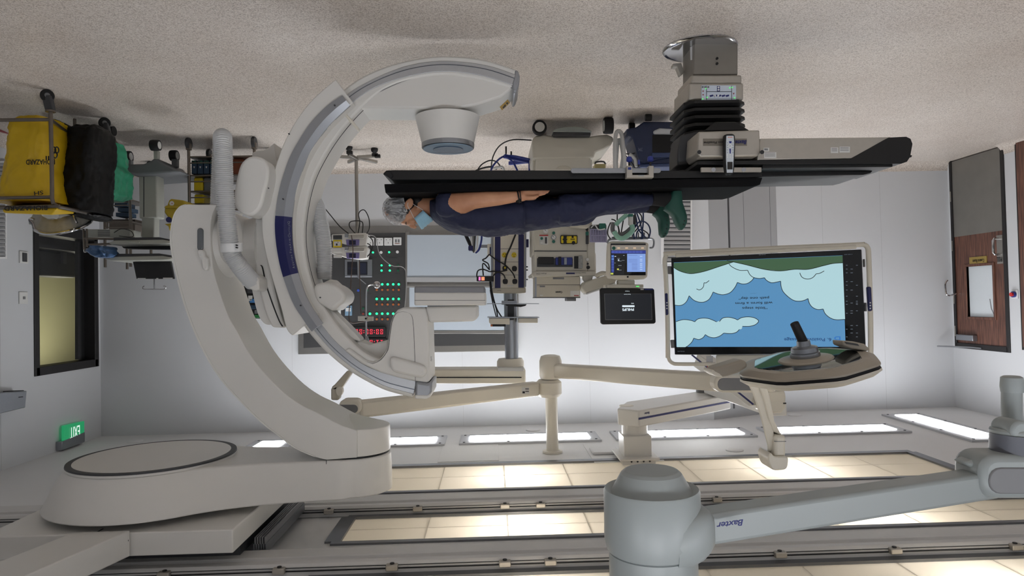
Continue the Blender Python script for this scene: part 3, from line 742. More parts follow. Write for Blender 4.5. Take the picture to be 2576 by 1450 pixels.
# lettering follows the arc
def arc_text(body, path, cap, m, parent):
    pts = [P(x, y, 3.72) for x, y in spl(path, 10)]
    L_ = [0]
    for a, b in zip(pts, pts[1:]): L_.append(L_[-1] + (b - a).length)
    n = len(body); vsum = sum(.45 if c in 'il I' else 1.35 if c in 'mAQ' else 1 for c in body); s = 0
    for ch in body:
        w_ = (.45 if ch in 'il I' else 1.35 if ch in 'mAQ' else 1) / vsum
        t = (s + w_ / 2) * L_[-1]; s += w_
        if ch == ' ': continue
        i = max(k for k in range(len(L_)) if L_[k] <= t); i = min(i, len(pts) - 2)
        f = (t - L_[i]) / max(1e-6, L_[i + 1] - L_[i]); p = pts[i].lerp(pts[i + 1], f); d = (pts[i + 1] - pts[i]).normalized()
        cu = bpy.data.curves.new('letter', 'FONT'); cu.body = ch; cu.size = cap; cu.align_x = 'CENTER'; cu.extrude = .0004; cu.resolution_u = 2
        o = bpy.data.objects.new('letter', cu); COL.objects.link(o); o.parent = parent; o.location = p - WL[parent.name]
        z = V(0, -1, 0); yv = z.cross(d); o.rotation_euler = Matrix((d, yv, z)).transposed().to_euler(); cu.materials.append(m); LETTERS.append(o)
arc_text('Azurion FlexArm ClarityIQ', [(742.5, 676), (736, 645), (731, 600), (729, 556)], .018, M_alu, nb)
for x, y in ((841.7, 265), (712, 501), (756, 769), (727, 337)):
    p = P(x, y, 3.72); MB().cyl(p + V(0, .006, 0), p + V(0, -.003, 0), .004, n=10).build('screw', M_dkgrey, ca)
# outer covers behind the sleeve
band('outer_cover', resamp([(640, 548), (639, 600), (641, 668), (652, 730), (668, 790), (684, 824)]), resamp([(672, 548), (668, 600), (678, 668), (690, 730), (703, 785), (716, 826)]), 3.80, 4.14, M_white, ca, bevel=.012)
band('outer_cover', resamp([(629, 690), (634, 730), (647, 785), (662, 812), (676, 818)]), resamp([(655, 690), (660, 730), (672, 780), (682, 806), (690, 816)]), 3.84, 4.12, M_white, ca, bevel=.012)
band('seam', resamp([(654, 668), (659, 675), (668, 717), (684, 765), (700, 806), (709, 822)]), resamp([(657, 667), (662, 675), (671, 717), (687, 765), (703, 806), (712, 822)]), 3.796, 3.81, M_black, ca, bevel=0)
band('outer_cover', resamp([(634, 385), (645, 380), (668, 376), (690, 360)]), resamp([(636, 470), (650, 470), (680, 460), (700, 430)]), 3.9, 4.1, M_white, ca, bevel=.02)
# round hub between the swan-neck arm and the sleeve
hb = MB(); hc = P(620, 620, 3.95)
hx = P(540, 620, 3.95).x; sx = P(668, 620, 3.95).x
prof = [(.20, 0), (.20, .04), (.17, .10), (.15, .18), (.165, .25), (.19, abs(hx - sx))]
hb.lathe(V(hx, 3.95, hc.z), prof, 40, Matrix.Rotation(rad(-90), 3, 'Y')); hb.build('hub', M_white, ca)
# end housings --------------------------------------------------
tube_poly = [(886, 262), (893, 272), (1000, 273), (1143, 274), (1195, 265), (1259, 245), (1294, 218), (1288, 210), (1210, 187), (1114, 177), (1019, 190), (940, 219)]
S('tube_housing', tube_poly, YC0 + .008, .262, M_white, ca, .012)
lip = spl([(884, 272), (925, 246), (1000, 209), (1060, 192), (1114, 185), (1180, 190), (1240, 205), (1290, 222)], 5)
band('seam', lip, [(a, b + 1.3) for a, b in lip], YC0 + .004, YC0 + .012, M_grey, ca, bevel=0)
endc = [(1296, 174), (1304, 178), (1308, 192), (1306, 212), (1300, 228), (1294, 236), (1290, 226), (1288, 210), (1294, 190)]
e1 = S('end_cap', endc, YC0 - .01, .29, M_slv, ca, .02)
_A, _B = P(1259, 245, YC0 + .01), P(1294, 218, YC0 + .01); _nn = (_B - _A).cross(V(0, 1, 0)).normalized(); _nn = -_nn if _nn.z > 0 else _nn
WPL = (tuple(_A), tuple(_nn))
wl = S('warning_label', [(1257, 269), (1277, 250), (1282, 258), (1262, 277)], WPL, .002, mat('warning_yellow', (178, 142, 52), .5), ca, off=.003)
MB().slab([(1263, 270), (1270, 261), (1272, 265), (1266, 272)], WPL, .001, .0042).slab(circ(1275, 259, 2.4, 10), WPL, .001, .0042).build('symbol', M_ink, wl)
c = P(1127, 374, 3.95); zt = c.z; zb = P(1127, 279, 3.82).z
tb = MB().lathe(V(c.x, 3.96, 0), [(.187, zb), (.186, zb + .006), (.152, zt - .03)], 56).build('tube_cone', M_white, ca)
MB().lathe(V(c.x, 3.96, 0), [(.1525, zt - .03), (.1535, zt - .026), (.1515, zt - .004), (.145, zt)], 56).build('rim', M_alu, tb)
MB().lathe(V(c.x, 3.96, 0), [(.144, zt - .003), (.144, zt + .003), (.09, zt + .004)], 56).build('ring', mat('pale_blue_plastic', (150, 175, 195), .3), tb)
MB().lathe(V(c.x, 3.96, 0), [(.088, zt + .002), (.088, zt + .007), (.01, zt + .007)], 48).build('beam_window', mat('dark_blue_window', (40, 62, 90), .15), tb)
# white joint bar near the sleeve end
MB().slab([(862, 285), (868, 281), (903, 322), (898, 328)], YC0 - .005, .05).build('joint_bar', M_cream, ca, bevel=.006)
# detector end
dh = [(1013.5, 774), (1000, 780), (990, 792), (983, 811), (978, 844), (973.7, 879), (957, 902.8), (938.5, 912), (922, 907.5), (898.6, 891), (877.5, 876), (866, 883), (910, 916), (957, 938), (1006, 952), (1044, 960), (1075, 964), (1082, 958), (1080, 880), (1078, 800), (1072, 774)]
S('detector_housing', dh, YC0 - .02, .34, M_white, ca, .02, ang=30)
S('scoop', [(890, 862), (903, 857), (930, 868), (976, 856), (979, 880), (957, 906), (938, 915), (900, 895), (868, 870)], YC0 + .1, .15, M_white, ca, .01)
S('handle_bump', spl([(980, 905), (990, 899), (1004, 903), (1056, 917), (1070, 926), (1072, 941), (1062, 951), (1046, 950), (1000, 940), (984, 930)], 3, True), YC0 - .05, .06, M_white, ca, .022, seg=4)
sp_ = spl([(922, 910), (938.5, 914), (957, 905), (975, 880), (980, 844), (985, 811), (992, 794), (1002, 786), (1020, 785), (1034, 793), (1039, 815), (1042, 870), (1044.5, 960), (1044.5, 1002)], 4)
band('seam', sp_, [(a + 1.0, b + .4) for a, b in sp_], YC0 - .0215, YC0 - .018, M_dkgrey, ca, bevel=0)
S('end_cap', [(1044, 960), (1075, 965), (1087, 958), (1086, 990), (1078, 1003), (1044, 1003)], YC0 - .03, .32, M_slv, ca, .015)
S('end_cap', [(1044, 994), (1076, 995), (1086, 986), (1082, 1000), (1072, 1005), (1044, 1004)], YC0 - .034, .32, M_white, ca, .006)
# detector block (hangs over the chest)
yd = 3.74
S('detector_body', (1042, 736, 1222, 769, 4), yd, .44, M_white, ca, .012)
S('detector_face', (1042, 721, 1220, 739, 4), yd + .004, .43, mat('detector_grey', (140, 141, 146), .4), ca, .012)
S('seam', (1043, 755.5, 1221, 756.6), yd - .0008, .004, M_grey, ca)
S('detector_mount', [(1071, 772), (1202, 769), (1202, 800), (1192, 809), (1080, 812)], yd + .05, .34, M_white, ca, .012)
S('mount_gap', (1075, 768, 1200, 774), yd + .07, .3, M_alu, ca, .003)
text('SmartMask', 4, 1085, 903, YC0 - .03, M_grey, ca, wpx=12, rotz=rad(90))
# ---- swan-neck (L) arm down from the ceiling
YL0, YL1 = 3.74, 4.14
ol = spl([(543.5, 515), (500, 515), (462, 515), (444, 527.5), (433, 551), (427, 590), (428, 620), (435, 660), (454, 740), (480, 817), (513, 890), (555, 957), (604, 1012), (655, 1063), (700, 1098), (740, 1128), (790, 1150), (822, 1158)], 3)
il = spl([(543.5, 517.5), (532, 546), (529, 590), (532.5, 645.6), (539, 690), (556, 746), (574, 796), (594.5, 832), (628, 892), (668, 943), (715, 990), (760, 1021), (800, 1040), (852, 1068), (880, 1078), (898, 1084)], 3)
sw_ = MB().slab(ol + [(898, 1152)] + il[::-1], YL0, YL1 - YL0)
arm = sw_.build('swan_neck_arm', M_white, ca, bevel=.02, seg=3)
band('edge_strip', ol[6:-3], [(a + 4.5, b - 1) for a, b in ol[6:-3]], YL0 - .006, YL0 + .02, M_white, arm, bevel=.004)
gv = MB().slab(rr(495, 574, 510, 630, 7), YL0 - .012, .03).build('grip_slot', mat('slot_steel_grey', (112, 116, 120), .35, .3), arm, bevel=.006)
S('control_grip', spl([(496, 630), (511, 630), (516, 645), (523, 652), (523, 675), (515, 681), (508, 675), (505, 655), (498, 646)], 3, True), YL0 - .03, .04, M_white, arm, .008)
for x, y in ((503, 641), (507, 650)): S('arrow_key', [(x - 3, y + 2.5), (x + 3, y + 2.5), (x, y - 2.5)], YL0 - .033, .004, M_paper, arm)
S('hub_recess', spl([(541, 560), (549, 540), (575, 532), (600, 560), (605, 640), (585, 668), (562, 662), (545, 630)], 3, True), YL0 + .02, .3, M_white, ca, .03)
xa = P(898, 1150, 3.94).x; RA = .19
zs = P(900, 1155, YL0).z; zt2 = P(900, 1252, YL0).z
def zat(x, y): return P(x, y, YL0).z
# rounded lower end of the vertical joint: its underside slopes with the arm
rings = []
n = 40
lowc = []
for i in range(n):
    q = 2 * math.pi * i / n; lowc.append((xa - RA * 1.0 * math.cos(q), 3.94 + RA * math.sin(q)))
zlo = lambda x: zat(898, 1082) + (xa - x) * .06 if x < xa else zat(898, 1082) - (x - xa) * .42
MB().loft([[V(a, b, zlo(a)) for a, b in lowc], [V(a, b, zs - .006) for a, b in lowc]]).build('joint', M_white, ca, bevel=.004, seg=2)
MB().cyl((xa, 3.94, zs - .01), (xa, 3.94, zs + .01), RA - .012, n=40).build('joint_gap', M_black, ca)
# horizontal pivot arm with its big round disc
px_ = P(390, 1157, 3.92).x
xe = px_ - .45
def outline(r, hb, n1=26):
    up = []
    def hw(X):
        t = (px_ - X) / r
        if t <= .6: return r * math.sqrt(max(0, 1 - t * t))
        kk = .75 * r / max(.02, r * .8 - hb) ; return hb + (r * .8 - hb) * math.exp(-kk * (t - .6))
    X0, X1 = xa, px_
    xs_ = [X0 + (X1 - X0) * i / 30 for i in range(1, 31)]
    o = []
    for i in range(n1): q = rad(90 - 180 * i / (n1 - 1)); o.append((xa - hb * math.cos(q), 3.94 + hb * math.sin(q)))     # round free end
    o = [(a, b) for a, b in o][::1]
    near = [(X, 3.93 - hw(X)) for X in xs_]
    circ_ = [(px_ + r * math.sin(rad(a)), 3.93 - r * math.cos(rad(a))) for a in range(6, 180, 6)]
    far = [(X, 3.93 + hw(X)) for X in xs_[::-1]]
    return o + near + circ_ + far
zA1, zA2 = zs + .006, zt2 + .006
MB().loft([[V(a, b, z) for a, b in outline(r, hb)] for r, hb, z in ((.432, .192, zA1), (.478, .196, zA1 + .07), (.545, .197, zA2))]).build('pivot_beam', M_white, ca, bevel=.008)
S('seam', (820, 1159, 821.5, 1254), YL0 - .0085, .004, M_dkgrey, ca)
rb = .43
cx, cy = px_, 3.92
pd = MB().lathe(V(cx, cy, 0), [(rb - .004, zs - .01), (rb + .002, zs + .008), (.3, zs + .01)], 72).build('pivot_disc', M_white, ca)
MB().lathe(V(cx, cy, 0), [(rb - .03, zs - .012), (rb - .001, zs - .013), (rb + .001, zs - .004), (rb - .035, zs - .004)], 72).build('dark_ring', M_dkgrey, pd)
MB().lathe(V(cx, cy, 0), [(.01, zs - .014), (rb - .032, zs - .014), (rb - .030, zs - .006)], 72).build('cover_disc', M_white, pd)
# ceiling carriage
z0, z1 = 2.63, 2.745
ca2 = MB().mm((1.30, 3.40, z0), (2.52, 4.75, z1)).build('carriage_plate', M_white, ca, bevel=.006)
MB().mm((1.96, 3.398, z0 - .002), (1.964, 3.402, z1)).mm((1.962, 3.40, z0 - .003), (1.968, 3.47, z0)).build('seam', M_dkgrey, ca)
MB().mm((1.34, 3.60, z1 - .01), (2.48, 4.60, 2.83)).build('carriage_bogie', M_dkgrey, ca, bevel=.004)
for k in range(5):
    MB().mm((1.235 + k * .013, 3.68, 2.765), (1.243 + k * .013, 4.42, 2.83)).build('rib', M_grey, ca, bevel=.002)
MB().mm((1.232, 3.68, 2.80), (1.30, 4.42, 2.85)).build('cross_rail', M_railgrey, ca)
# beam from the carriage back over the camera side
bm_ = MB().loft([[V(1.79, 3.39, 2.615), V(2.06, 3.39, 2.615), V(2.06, 3.39, 2.74), V(1.79, 3.39, 2.74)], [V(2.10, 2.2, 2.615), V(2.37, 2.2, 2.615), V(2.37, 2.2, 2.74), V(2.10, 2.2, 2.74)]])
bm_.build('cable_beam', M_white, ca, bevel=.006)
MB().cyl((1.80, 3.385, 2.66), (1.797, 3.375, 2.66), .006, n=10).build('screw', M_dkgrey, ca)
# ---- capsule-shaped cover on the sleeve side
cap_o = spl([(589, 480), (595, 445), (604, 414), (620, 397), (639, 392), (662, 399), (674.5, 420), (674, 450), (667, 480), (659, 514), (645, 535), (626.5, 543), (603, 535), (589, 514)], 3, True)
S('capsule_cover', cap_o, 3.62, .16, M_white, ca, .016, seg=3)
S('cover_post', (620, 420, 660, 520, 12), 3.76, .2, M_white, ca, .01)
S('screw', circ(676, 474, 1.6, 8), 3.66, .01, M_dkgrey, ca, off=.01)
# ---- ribbed hoses
def hose(pts, r, label, pitch=.0095, rin=.86, m=None):
    pts, _ = smooth_path([Vector(p) for p in pts], [0] * len(pts), 12)
    L_ = [0]
    for a, b in zip(pts, pts[1:]): L_.append(L_[-1] + (b - a).length)
    n = int(L_[-1] / pitch * 2); out = []; rr_ = []
    j = 0
    for i in range(n + 1):
        t = L_[-1] * i / n
        while j < len(L_) - 2 and L_[j + 1] < t: j += 1
        out.append(pts[j].lerp(pts[j + 1], (t - L_[j]) / max(1e-6, L_[j + 1] - L_[j])))
        rr_.append(r if i % 2 else r * rin)
    return MB().tube(out, rr_, 20)
M_hose = mat('hose_white', (205, 206, 206), .4, noise=.02)
h1 = hose([P(637, 712, 3.70), P(607, 676, 3.60), P(584, 640, 3.56), P(576, 600, 3.54), P(570, 540, 3.52), P(565, 470, 3.51), P(562, 400, 3.51), P(561, 355, 3.53), P(560, 345, 3.60), P(558, 352, 3.68), P(555, 400, 3.72), P(552, 470, 3.76), P(550, 525, 3.8)], .046, '')
ho = h1.build('cable_hose', M_hose, ca, ang=60)
MB().tube([P(582, 611, 3.552), P(583.5, 634, 3.558)], .054, 28).build('clamp_ring', M_white2, ho, bevel=.004)
for dy in (-3, 3): S('screw', circ(594, 620 + dy, 1.8, 8), 3.505, .02, M_black, ho)
S('hose_socket', [(608, 715), (637, 688), (650, 700), (652, 728), (640, 734)], 3.66, .16, M_white, ca, .008)
S('latch', [(607, 714), (612, 710), (617, 716), (612, 720)], 3.65, .03, M_white2, ca, .002)
h2 = hose([P(815, 703, 4.02), P(816, 660, 4.02), P(814, 610, 4.03), P(806, 560, 4.05), P(797, 520, 4.08), P(780, 490, 4.12)], .046, '')
h2.build('cable_hose', M_hose, ca, ang=60)
S('joint_cap', spl([(789, 722), (800, 713), (826, 711), (852, 722), (869, 740), (866, 760), (853, 770), (838, 782), (822, 776), (800, 762), (790, 742)], 3, True), 3.80, .26, M_white, ca, .035, seg=4)
S('joint_cap', [(812, 712), (832, 702), (856, 724), (850, 735)], 3.95, .16, M_white, ca, .01)
S('screw', circ(805, 749, 1.8, 8), 3.79, .02, M_dkgrey, ca)
S('cable_cover', spl([(827, 780), (840, 786), (905, 852), (898, 858), (880, 848), (850, 815), (824, 785)], 2, True), 3.9, .12, M_white, ca, .006)
# ================================================================ OPERATING TABLE
M_mat = mat('black_vinyl_pad', (11, 11, 13), .85, noise=.1, bump=.1, bs=60, spec=.15)
M_tabtop = mat('carbon_black', (9, 9, 11), .45, noise=.05)
ot = thing('operating_table', 'long black floating operating table on a steel column with black bellows', 'operating table', (-1.3, 4.1, 0))
yf = 3.74
# floor plate
cb = P(1784, 112, 4.13); cx, cy = -1.31, 4.14
MB().lathe(V(cx, cy, 0), [(.225, 0), (.225, .008), (.215, .016), (.19, .018), (.01, .018)], 56).build('base_plate', M_chrome, ot)
def bx(name, x0, y0, x1, y1, Y, d, m, bev=.006, parent=ot, off=0): return S(name, (x0, y0, x1, y1), Y, d, m, parent, bev, off)
bx('column', 1745, 107, 1857, 190, 4.03, .24, mat('column_steel', (138, 133, 126), .45, .45, noise=.1, ns=8), .01)
for y in (147, 160): S('screw_hole', circ(1804, y, 3.2, 12), 4.025, .01, M_black, ot, off=.003)
S('side_label', [(1737, 118), (1743, 116), (1743, 150), (1738, 150)], 4.06, .01, M_paper, ot)
S('bracket', [(1693, 160), (1714, 158), (1722, 182), (1712, 190), (1703, 168), (1693, 168)], 4.2, .05, M_steelw, ot, .003)
for (x0, y0, x1, y1, yy, dd) in ((1738, 188, 1867, 212, 4.0, .3), (1732, 208, 1871, 252, 3.985, .33)):
    bx('column_cover', x0, y0, x1, y1, yy, dd, M_steelw, .012)
dp = bx('display_panel', 1765, 214.5, 1852, 252, 3.98, .012, mat('keypad_grey', (188, 196, 206), .35, emit=.12, ecol=(170, 180, 200)), .002)
k = MB()
for r in ((1777, 216, 1778, 251), (1840, 216, 1841, 251), (1778, 230, 1840, 231)): k.slab(r, 3.978, .002)
k.build('line', M_ink, dp)
k = MB()
for i in range(5): k.slab([(1785 + i * 10, 240), (1794 + i * 10, 238), (1794 + i * 10, 242), (1787 + i * 10, 244)], 3.978, .002)
k.slab((1804, 217, 1811, 230), 3.978, .002); k.build('pictogram', M_inkblue, dp)
for x, y in ((1799, 241), (1807, 241), (1807.5, 220), (1807.5, 226)): S('key', circ(x, y, 2.4, 12), 3.976, .002, M_white2, dp)
for x, y in ((1768, 219), (1774, 219), (1782, 219)): S('key', circ(x, y, 2.4, 12), 3.977, .002, M_grey, dp)
M_gled = glow('status_green', (90, 230, 110), 1.3)
for x, y in ((1776, 223), (1836, 221), (1842, 220), (1768, 249), (1779, 245), (1848, 246)): S('status_light', circ(x, y, 1.6, 8), 3.976, .002, M_gled, dp)
for x, y in ((1769, 230), (1769, 239), (1846, 236)): S('key_mark', [(x - 2, y - 2), (x + 2, y - 2), (x, y + 2)], 3.976, .002, mat('mark_red', (150, 60, 60)), dp)
# bellows: tilted folds
M_bel = mat('bellows_rubber', (20, 19, 19), .6, noise=.1)
zb0 = P(1790, 251, 3.98).z; zb1 = P(1790, 345, 3.98).z
xl = P(1873, 290, 3.97).x; xr_ = P(1730, 290, 3.97).x
nf = 5; rings = []
def ring(z, g):
    a, b = xl - g, xr_ + g; c, d = 3.965 - g, 4.36 + g; q = .05
    return [V(a + q, c, z), V(b - q, c, z), V(b, c + q, z), V(b, d - q, z), V(b - q, d, z), V(a + q, d, z), V(a, d - q, z), V(a, c + q, z)]
for i in range(nf):
    za = zb0 + (zb1 - zb0) * i / nf; h = (zb1 - zb0) / nf
    rings += [ring(za + h * .02, -.02), ring(za + h * .22, .012), ring(za + h * .62, .014), ring(za + h * .9, -.012)]
MB().loft(rings).build('bellows', M_bel, ot, ang=25)
MB().mm((xl + .02, 4.0, zb1 - .01), (xr_ - .01, 4.32, .80)).build('column_head', M_dkgrey, ot, bevel=.01)
S('bracket_box', [(1705, 378), (1712, 340), (1760, 330), (1760, 410), (1705, 418)], 3.9, .2, M_dkgrey, ot, .01)
# drive head
dhx = [(1757, 331), (1911, 327), (1914, 385), (1905, 393), (1762, 396), (1753, 384)]
hd = S('drive_head', dhx, 3.66, .22, M_steelw, ot, .008)
S('base_flange', [(1770, 330), (1800, 306), (1850, 306), (1886, 328)], 3.78, .3, M_black, ot, .006)
bg = S('name_strip', (1769, 349, 1879, 367), 3.658, .003, mat('strip_grey', (128, 122, 112), .4, .5), hd)
text('Baxter', 9.5, 1862, 358, 3.657, M_inkblue, hd, wpx=32, shear=.25, bold=.012)
text('Carbon Floatline', 5.5, 1803, 358.5, 3.657, M_ink, hd, wpx=62)
for x in (1759, 1917): MB().cyl(P(x, 383, 3.67), P(x, 383, 3.62), .011, n=14).build('knob', M_black, hd)
# long tail housing
tl = [(1912, 349), (2242, 345), (2143, 399), (1905, 403)]
S('tail_housing', tl, 3.72, .42, M_steelw, ot, .004)
S('tail_end', [(2143, 398), (2228, 350), (2236, 346), (2280, 344), (2291, 349), (2296, 362), (2290, 395), (2282, 407), (2268, 412), (1755, 414), (1755, 405), (2143, 400)], 3.715, .43, M_tabtop, ot, .008)
S('tail_top', [(1918, 413), (2246, 413), (2246, 420), (1918, 424)], 3.735, .38, M_tabtop, ot, .004)
M_tp = mat('tail_plate_steel', (104, 106, 110), .38, .6, noise=.05)
MB().loft([[P(1916, 415, 3.76), P(2246, 414, 3.76), P(2244, 411, 3.76), P(1916, 411, 3.76)], [P(1916, 432, 3.86), P(2193, 431, 3.86), P(2193, 428, 3.86), P(1916, 428, 3.86)]]).build('tail_plate', M_tp, ot)
S('tail_cushion', [(1916, 431), (2196, 430), (2190, 436), (2172, 440), (1916, 445)], 3.85, .36, M_tabtop, ot, .004)
S('lever', [(2284, 388), (2295, 391), (2293, 396), (2284, 394)], 3.8, .03, M_black, ot, .002)
for (x0, y0, x1, y1) in ((1921, 372, 1935, 381), (1922, 383, 1953, 398), (2090, 371, 2109, 385), (2112, 369, 2138, 384)):
    lbm = bx('label', x0, y0, x1, y1, 3.718, .002, M_paper, .0)
    k = MB()
    for j in range(3): k.slab((x0 + 2, y0 + 2 + j * (y1 - y0 - 4) / 3, x1 - 3, y0 + 3 + j * (y1 - y0 - 4) / 3), 3.7165, .001)
    k.build('print', M_grey, lbm)
# table top and pad
ttop = [(1918, 430), (1918, 446), (1880, 449), (988, 453), (963, 438), (971, 429), (990, 428)]
S('table_top', ttop, yf + .02, .50, M_tabtop, ot, .004)
S('end_socket', [(966, 437), (973, 431), (982, 432), (989, 443), (982, 450)], yf + .01, .02, M_rubber, ot, .003)
zp = lambda y, Y: P(1440, y, Y).z
z_b, z_m, z_t = P(1440, 455.5, yf).z, P(1440, 474, yf).z, .923
ztop = z_t
xh = P(967, 465, yf).x; xf = P(1918, 465, yf).x
pb_, pt_ = z_b, ztop
ringp = lambda x, dz, g: [V(x, yf + g, pb_), V(x, yf + g - .0, pt_ - .03 + dz), V(x, yf + .035 + g, pt_ + dz), V(x, 4.30 - .035 - g, pt_ + dz), V(x, 4.30 - g, pt_ - .03 + dz), V(x, 4.30 - g, pb_)]
MB().loft([ringp(xh, 0, 0), ringp(xh - .10, 0, 0), ringp(xf + .05, 0, 0), ringp(xf, -.01, 0)]).build('pad', M_mat, ot, bevel=.006)
# side rails
def srail(x0, x1, y0, y1):
    r = S('side_rail', (x0, y0, x1, y1, 6) if x0 < 1500 else (x0, y0, x1, y1), yf - .02, .02, M_alu, ot, .002)
    return r
r1 = S('side_rail', rr(1436, 423, 1663, 435.5, 6), yf - .02, .018, M_alu, ot, .002)
r2 = S('side_rail', (1764, 421, 1916, 433), yf - .02, .018, M_steelw, ot, .002)
for x in (1795, 1871): MB().cyl(P(x, 427, yf - .02), P(x, 427, yf - .026), .012, n=18).cyl(P(x, 427, yf - .024), P(x, 427, yf - .03), .005, n=10).build('bolt', M_chrome, r2)
# rail clamp
cl = thing('rail_clamp', 'steel U-shaped rail clamp with two blue knobs on the table side', 'clamp', P(1610, 417, yf - .03))
S('body', [(1576, 447), (1645, 447), (1645, 417), (1632, 417), (1632, 440), (1591, 440), (1591, 417), (1577, 417)], yf - .05, .05, M_steelw, cl, .003)
S('lever', (1606, 440, 1620, 442.5), yf - .055, .01, M_alu, cl, .001)
for x, y in ((1583, 402), (1636, 401), (1607, 409)):
    c = P(x, y, yf - .03); MB().cyl(c + V(0, 0, .0), P(x, 417, yf - .03), .006, n=10).build('spindle', M_black, cl)
    MB().lathe(c, [(.004, -.018), (.013, -.015), (.017, -.004), (.017, .008), (.008, .014)] if x != 1607 else [(.004, -.015), (.007, -.012), (.007, .012), (.004, .014)], 14).build('knob', M_blue, cl)
S('marker', (1580, 421, 1588, 427), yf - .053, .003, M_blue, cl)
# hand control hanging on the rail
hc_ = thing('hand_control', 'white keypad remote with black casing clipped upright to the table rail', 'remote', P(1836, 340, 3.62))
HP = 3.61
S('casing', spl([(1824, 339), (1836, 336.5), (1847, 338), (1850, 350), (1849, 400), (1846, 436), (1836, 438.5), (1826, 437), (1822, 400), (1822, 350)], 2, True), HP, .03, M_black, hc_, .006)
fc = S('keypad', [(1827, 342), (1845, 342), (1846.5, 360), (1845, 400), (1843, 435), (1828, 435), (1826, 400), (1826, 360)], HP, .004, mat('keypad_white', (190, 196, 202), .35, emit=.08, ecol=(190, 200, 210)), hc_, .001, off=.004)
S('screen', (1829, 408, 1842, 427), HP, .002, M_blackgl, fc, off=.0055)
for x, y, r in [(1836, 364, 2.2), (1832, 368, 2.2), (1840, 368, 2.2), (1836, 372, 2.2), (1829, 391, 2), (1836, 390, 2), (1843, 391, 2), (1829.5, 396, 2), (1836, 396, 2), (1842.5, 396, 2)]:
    S('key', circ(x, y, r, 10), HP, .002, M_white2, fc, off=.0055)
S('blue_mark', [(1833, 356), (1840, 356), (1839, 361), (1834, 361)], HP, .001, M_blue, fc, off=.005)
S('blue_mark', [(1834, 375), (1838, 375), (1837.5, 387), (1835, 387)], HP, .001, M_blue, fc, off=.005)
for y in (360, 366, 372, 378, 384):
    for x in (1829.5, 1843): S('tick', (x - 1, y - .7, x + 1, y + .7), HP, .001, M_grey, fc, off=.005)
for x in (1832, 1836, 1840): S('lamp', (x - 1.3, 345, x + 1.3, 347), HP, .001, mat('led_orange', (220, 110, 80)), fc, off=.005)
# ================================================================ PERSON lying on the table
YCEN = 4.03
SPX = lambda x, y, Y=YCEN: P(x, y, Y)
ZT = ztop
def eR(c, u, v, n=20, pw=1.):
    out = []
    for i in range(n):
        t = 2 * math.pi * i / n; a, b = math.cos(t), math.sin(t)
        out.append(c + u * a + v * b)
    return out
def xring(x, y0, y1, Y, hw, n=24):
    """ring across the body at photo x, from photo y0 (back, towards the pad) to y1 (front)"""
    a = P(x, y0, Y); b = P(x, y1, Y); a.x = b.x = (a.x + b.x) / 2
    a.z = max(a.z, ZT + .002)
    c = (a + b) / 2
    return eR(c, V(0, hw, 0), V(0, 0, (b.z - a.z) / 2), n)
M_skin = bpy.data.materials.new('skin'); M_skin.use_nodes = True
_N = M_skin.node_tree.nodes; _L = M_skin.node_tree.links; _b = _N['Principled BSDF']
_tc = _N.new('ShaderNodeTexCoord'); _n1 = _N.new('ShaderNodeTexNoise'); _n1.inputs['Scale'].default_value = 9; _n1.inputs['Detail'].default_value = 4
_r = _N.new('ShaderNodeValToRGB'); _r.color_ramp.elements[0].position = .3; _r.color_ramp.elements[1].position = .7
_r.color_ramp.elements[0].color = tuple(lin(c) for c in (176, 122, 92)) + (1,); _r.color_ramp.elements[1].color = tuple(lin(c) for c in (206, 154, 120)) + (1,)
_L.new(_tc.outputs['Object'], _n1.inputs['Vector']); _L.new(_n1.outputs['Fac'], _r.inputs[0]); _L.new(_r.outputs[0], _b.inputs['Base Color'])
_b.inputs['Roughness'].default_value = .5; _b.inputs['Subsurface Weight'].default_value = .08; _b.inputs['Subsurface Radius'].default_value = (.02, .008, .004)
pe = thing('person', 'person in navy scrubs, cap and blue mask lying face up on the black table', 'person', V(P(1340, 500, YCEN).x, YCEN, ZT))
bd = MB()
def E_(x, y, Y, rx, ry, rz, rot=None): bd.ell(P(x, y, Y), (rx, ry, rz), rot)
ry_ = lambda a: Matrix.Rotation(rad(a), 3, 'Y')
# head: photo left = crown, photo down = face
E_(1008, 529, YCEN, .098, .074, .078, ry_(8))          # skull
E_(1027, 537, YCEN, .082, .066, .072, ry_(14))          # brow and cheeks
E_(1053, 541, YCEN, .062, .054, .056, ry_(18))         # jaw
E_(1070, 549, YCEN, .028, .030, .024)                  # chin
E_(1019, 560, YCEN, .030, .048, .016)                  # forehead bulge
E_(1028, 565, YCEN, .012, .044, .010)                  # brow ridge
bd.loft([eR(P(1029, 565, YCEN), V(.004, 0, 0), V(0, .007, .0), 10), eR(P(1036, 572, YCEN), V(.010, 0, .004), V(0, .010, 0), 10), eR(P(1042, 575, YCEN), V(.011, 0, .0), V(0, .014, 0), 10), eR(P(1047, 569, YCEN), V(.008, 0, 0), V(0, .017, 0), 10)])  # nose
E_(1043, 572, YCEN, .010, .012, .011)
for s in (-1, 1):
    E_(1037, 557, YCEN + s * .036, .026, .022, .020)   # cheek
    E_(1042.5, 569, YCEN + s * .011, .008, .007, .008)  # nostril wing
    # ear
    c = P(1034, 519, YCEN) + V(0, s * .077, 0)
    bd.ell(c, (.021, .010, .031), ry_(25)); bd.ell(c + V(.002, s * .006, -.002), (.025, .006, .036), ry_(25))
bd.loft([eR(P(1052, 519, YCEN), V(0, .054, 0), V(.01, 0, .055)), eR(P(1075, 519, YCEN), V(0, .057, 0), V(.0, 0, .054)), eR(P(1098, 522, YCEN), V(0, .075, 0), V(0, 0, .060)), eR(P(1125, 527, YCEN), V(0, .15, 0), V(0, 0, .075))])   # neck
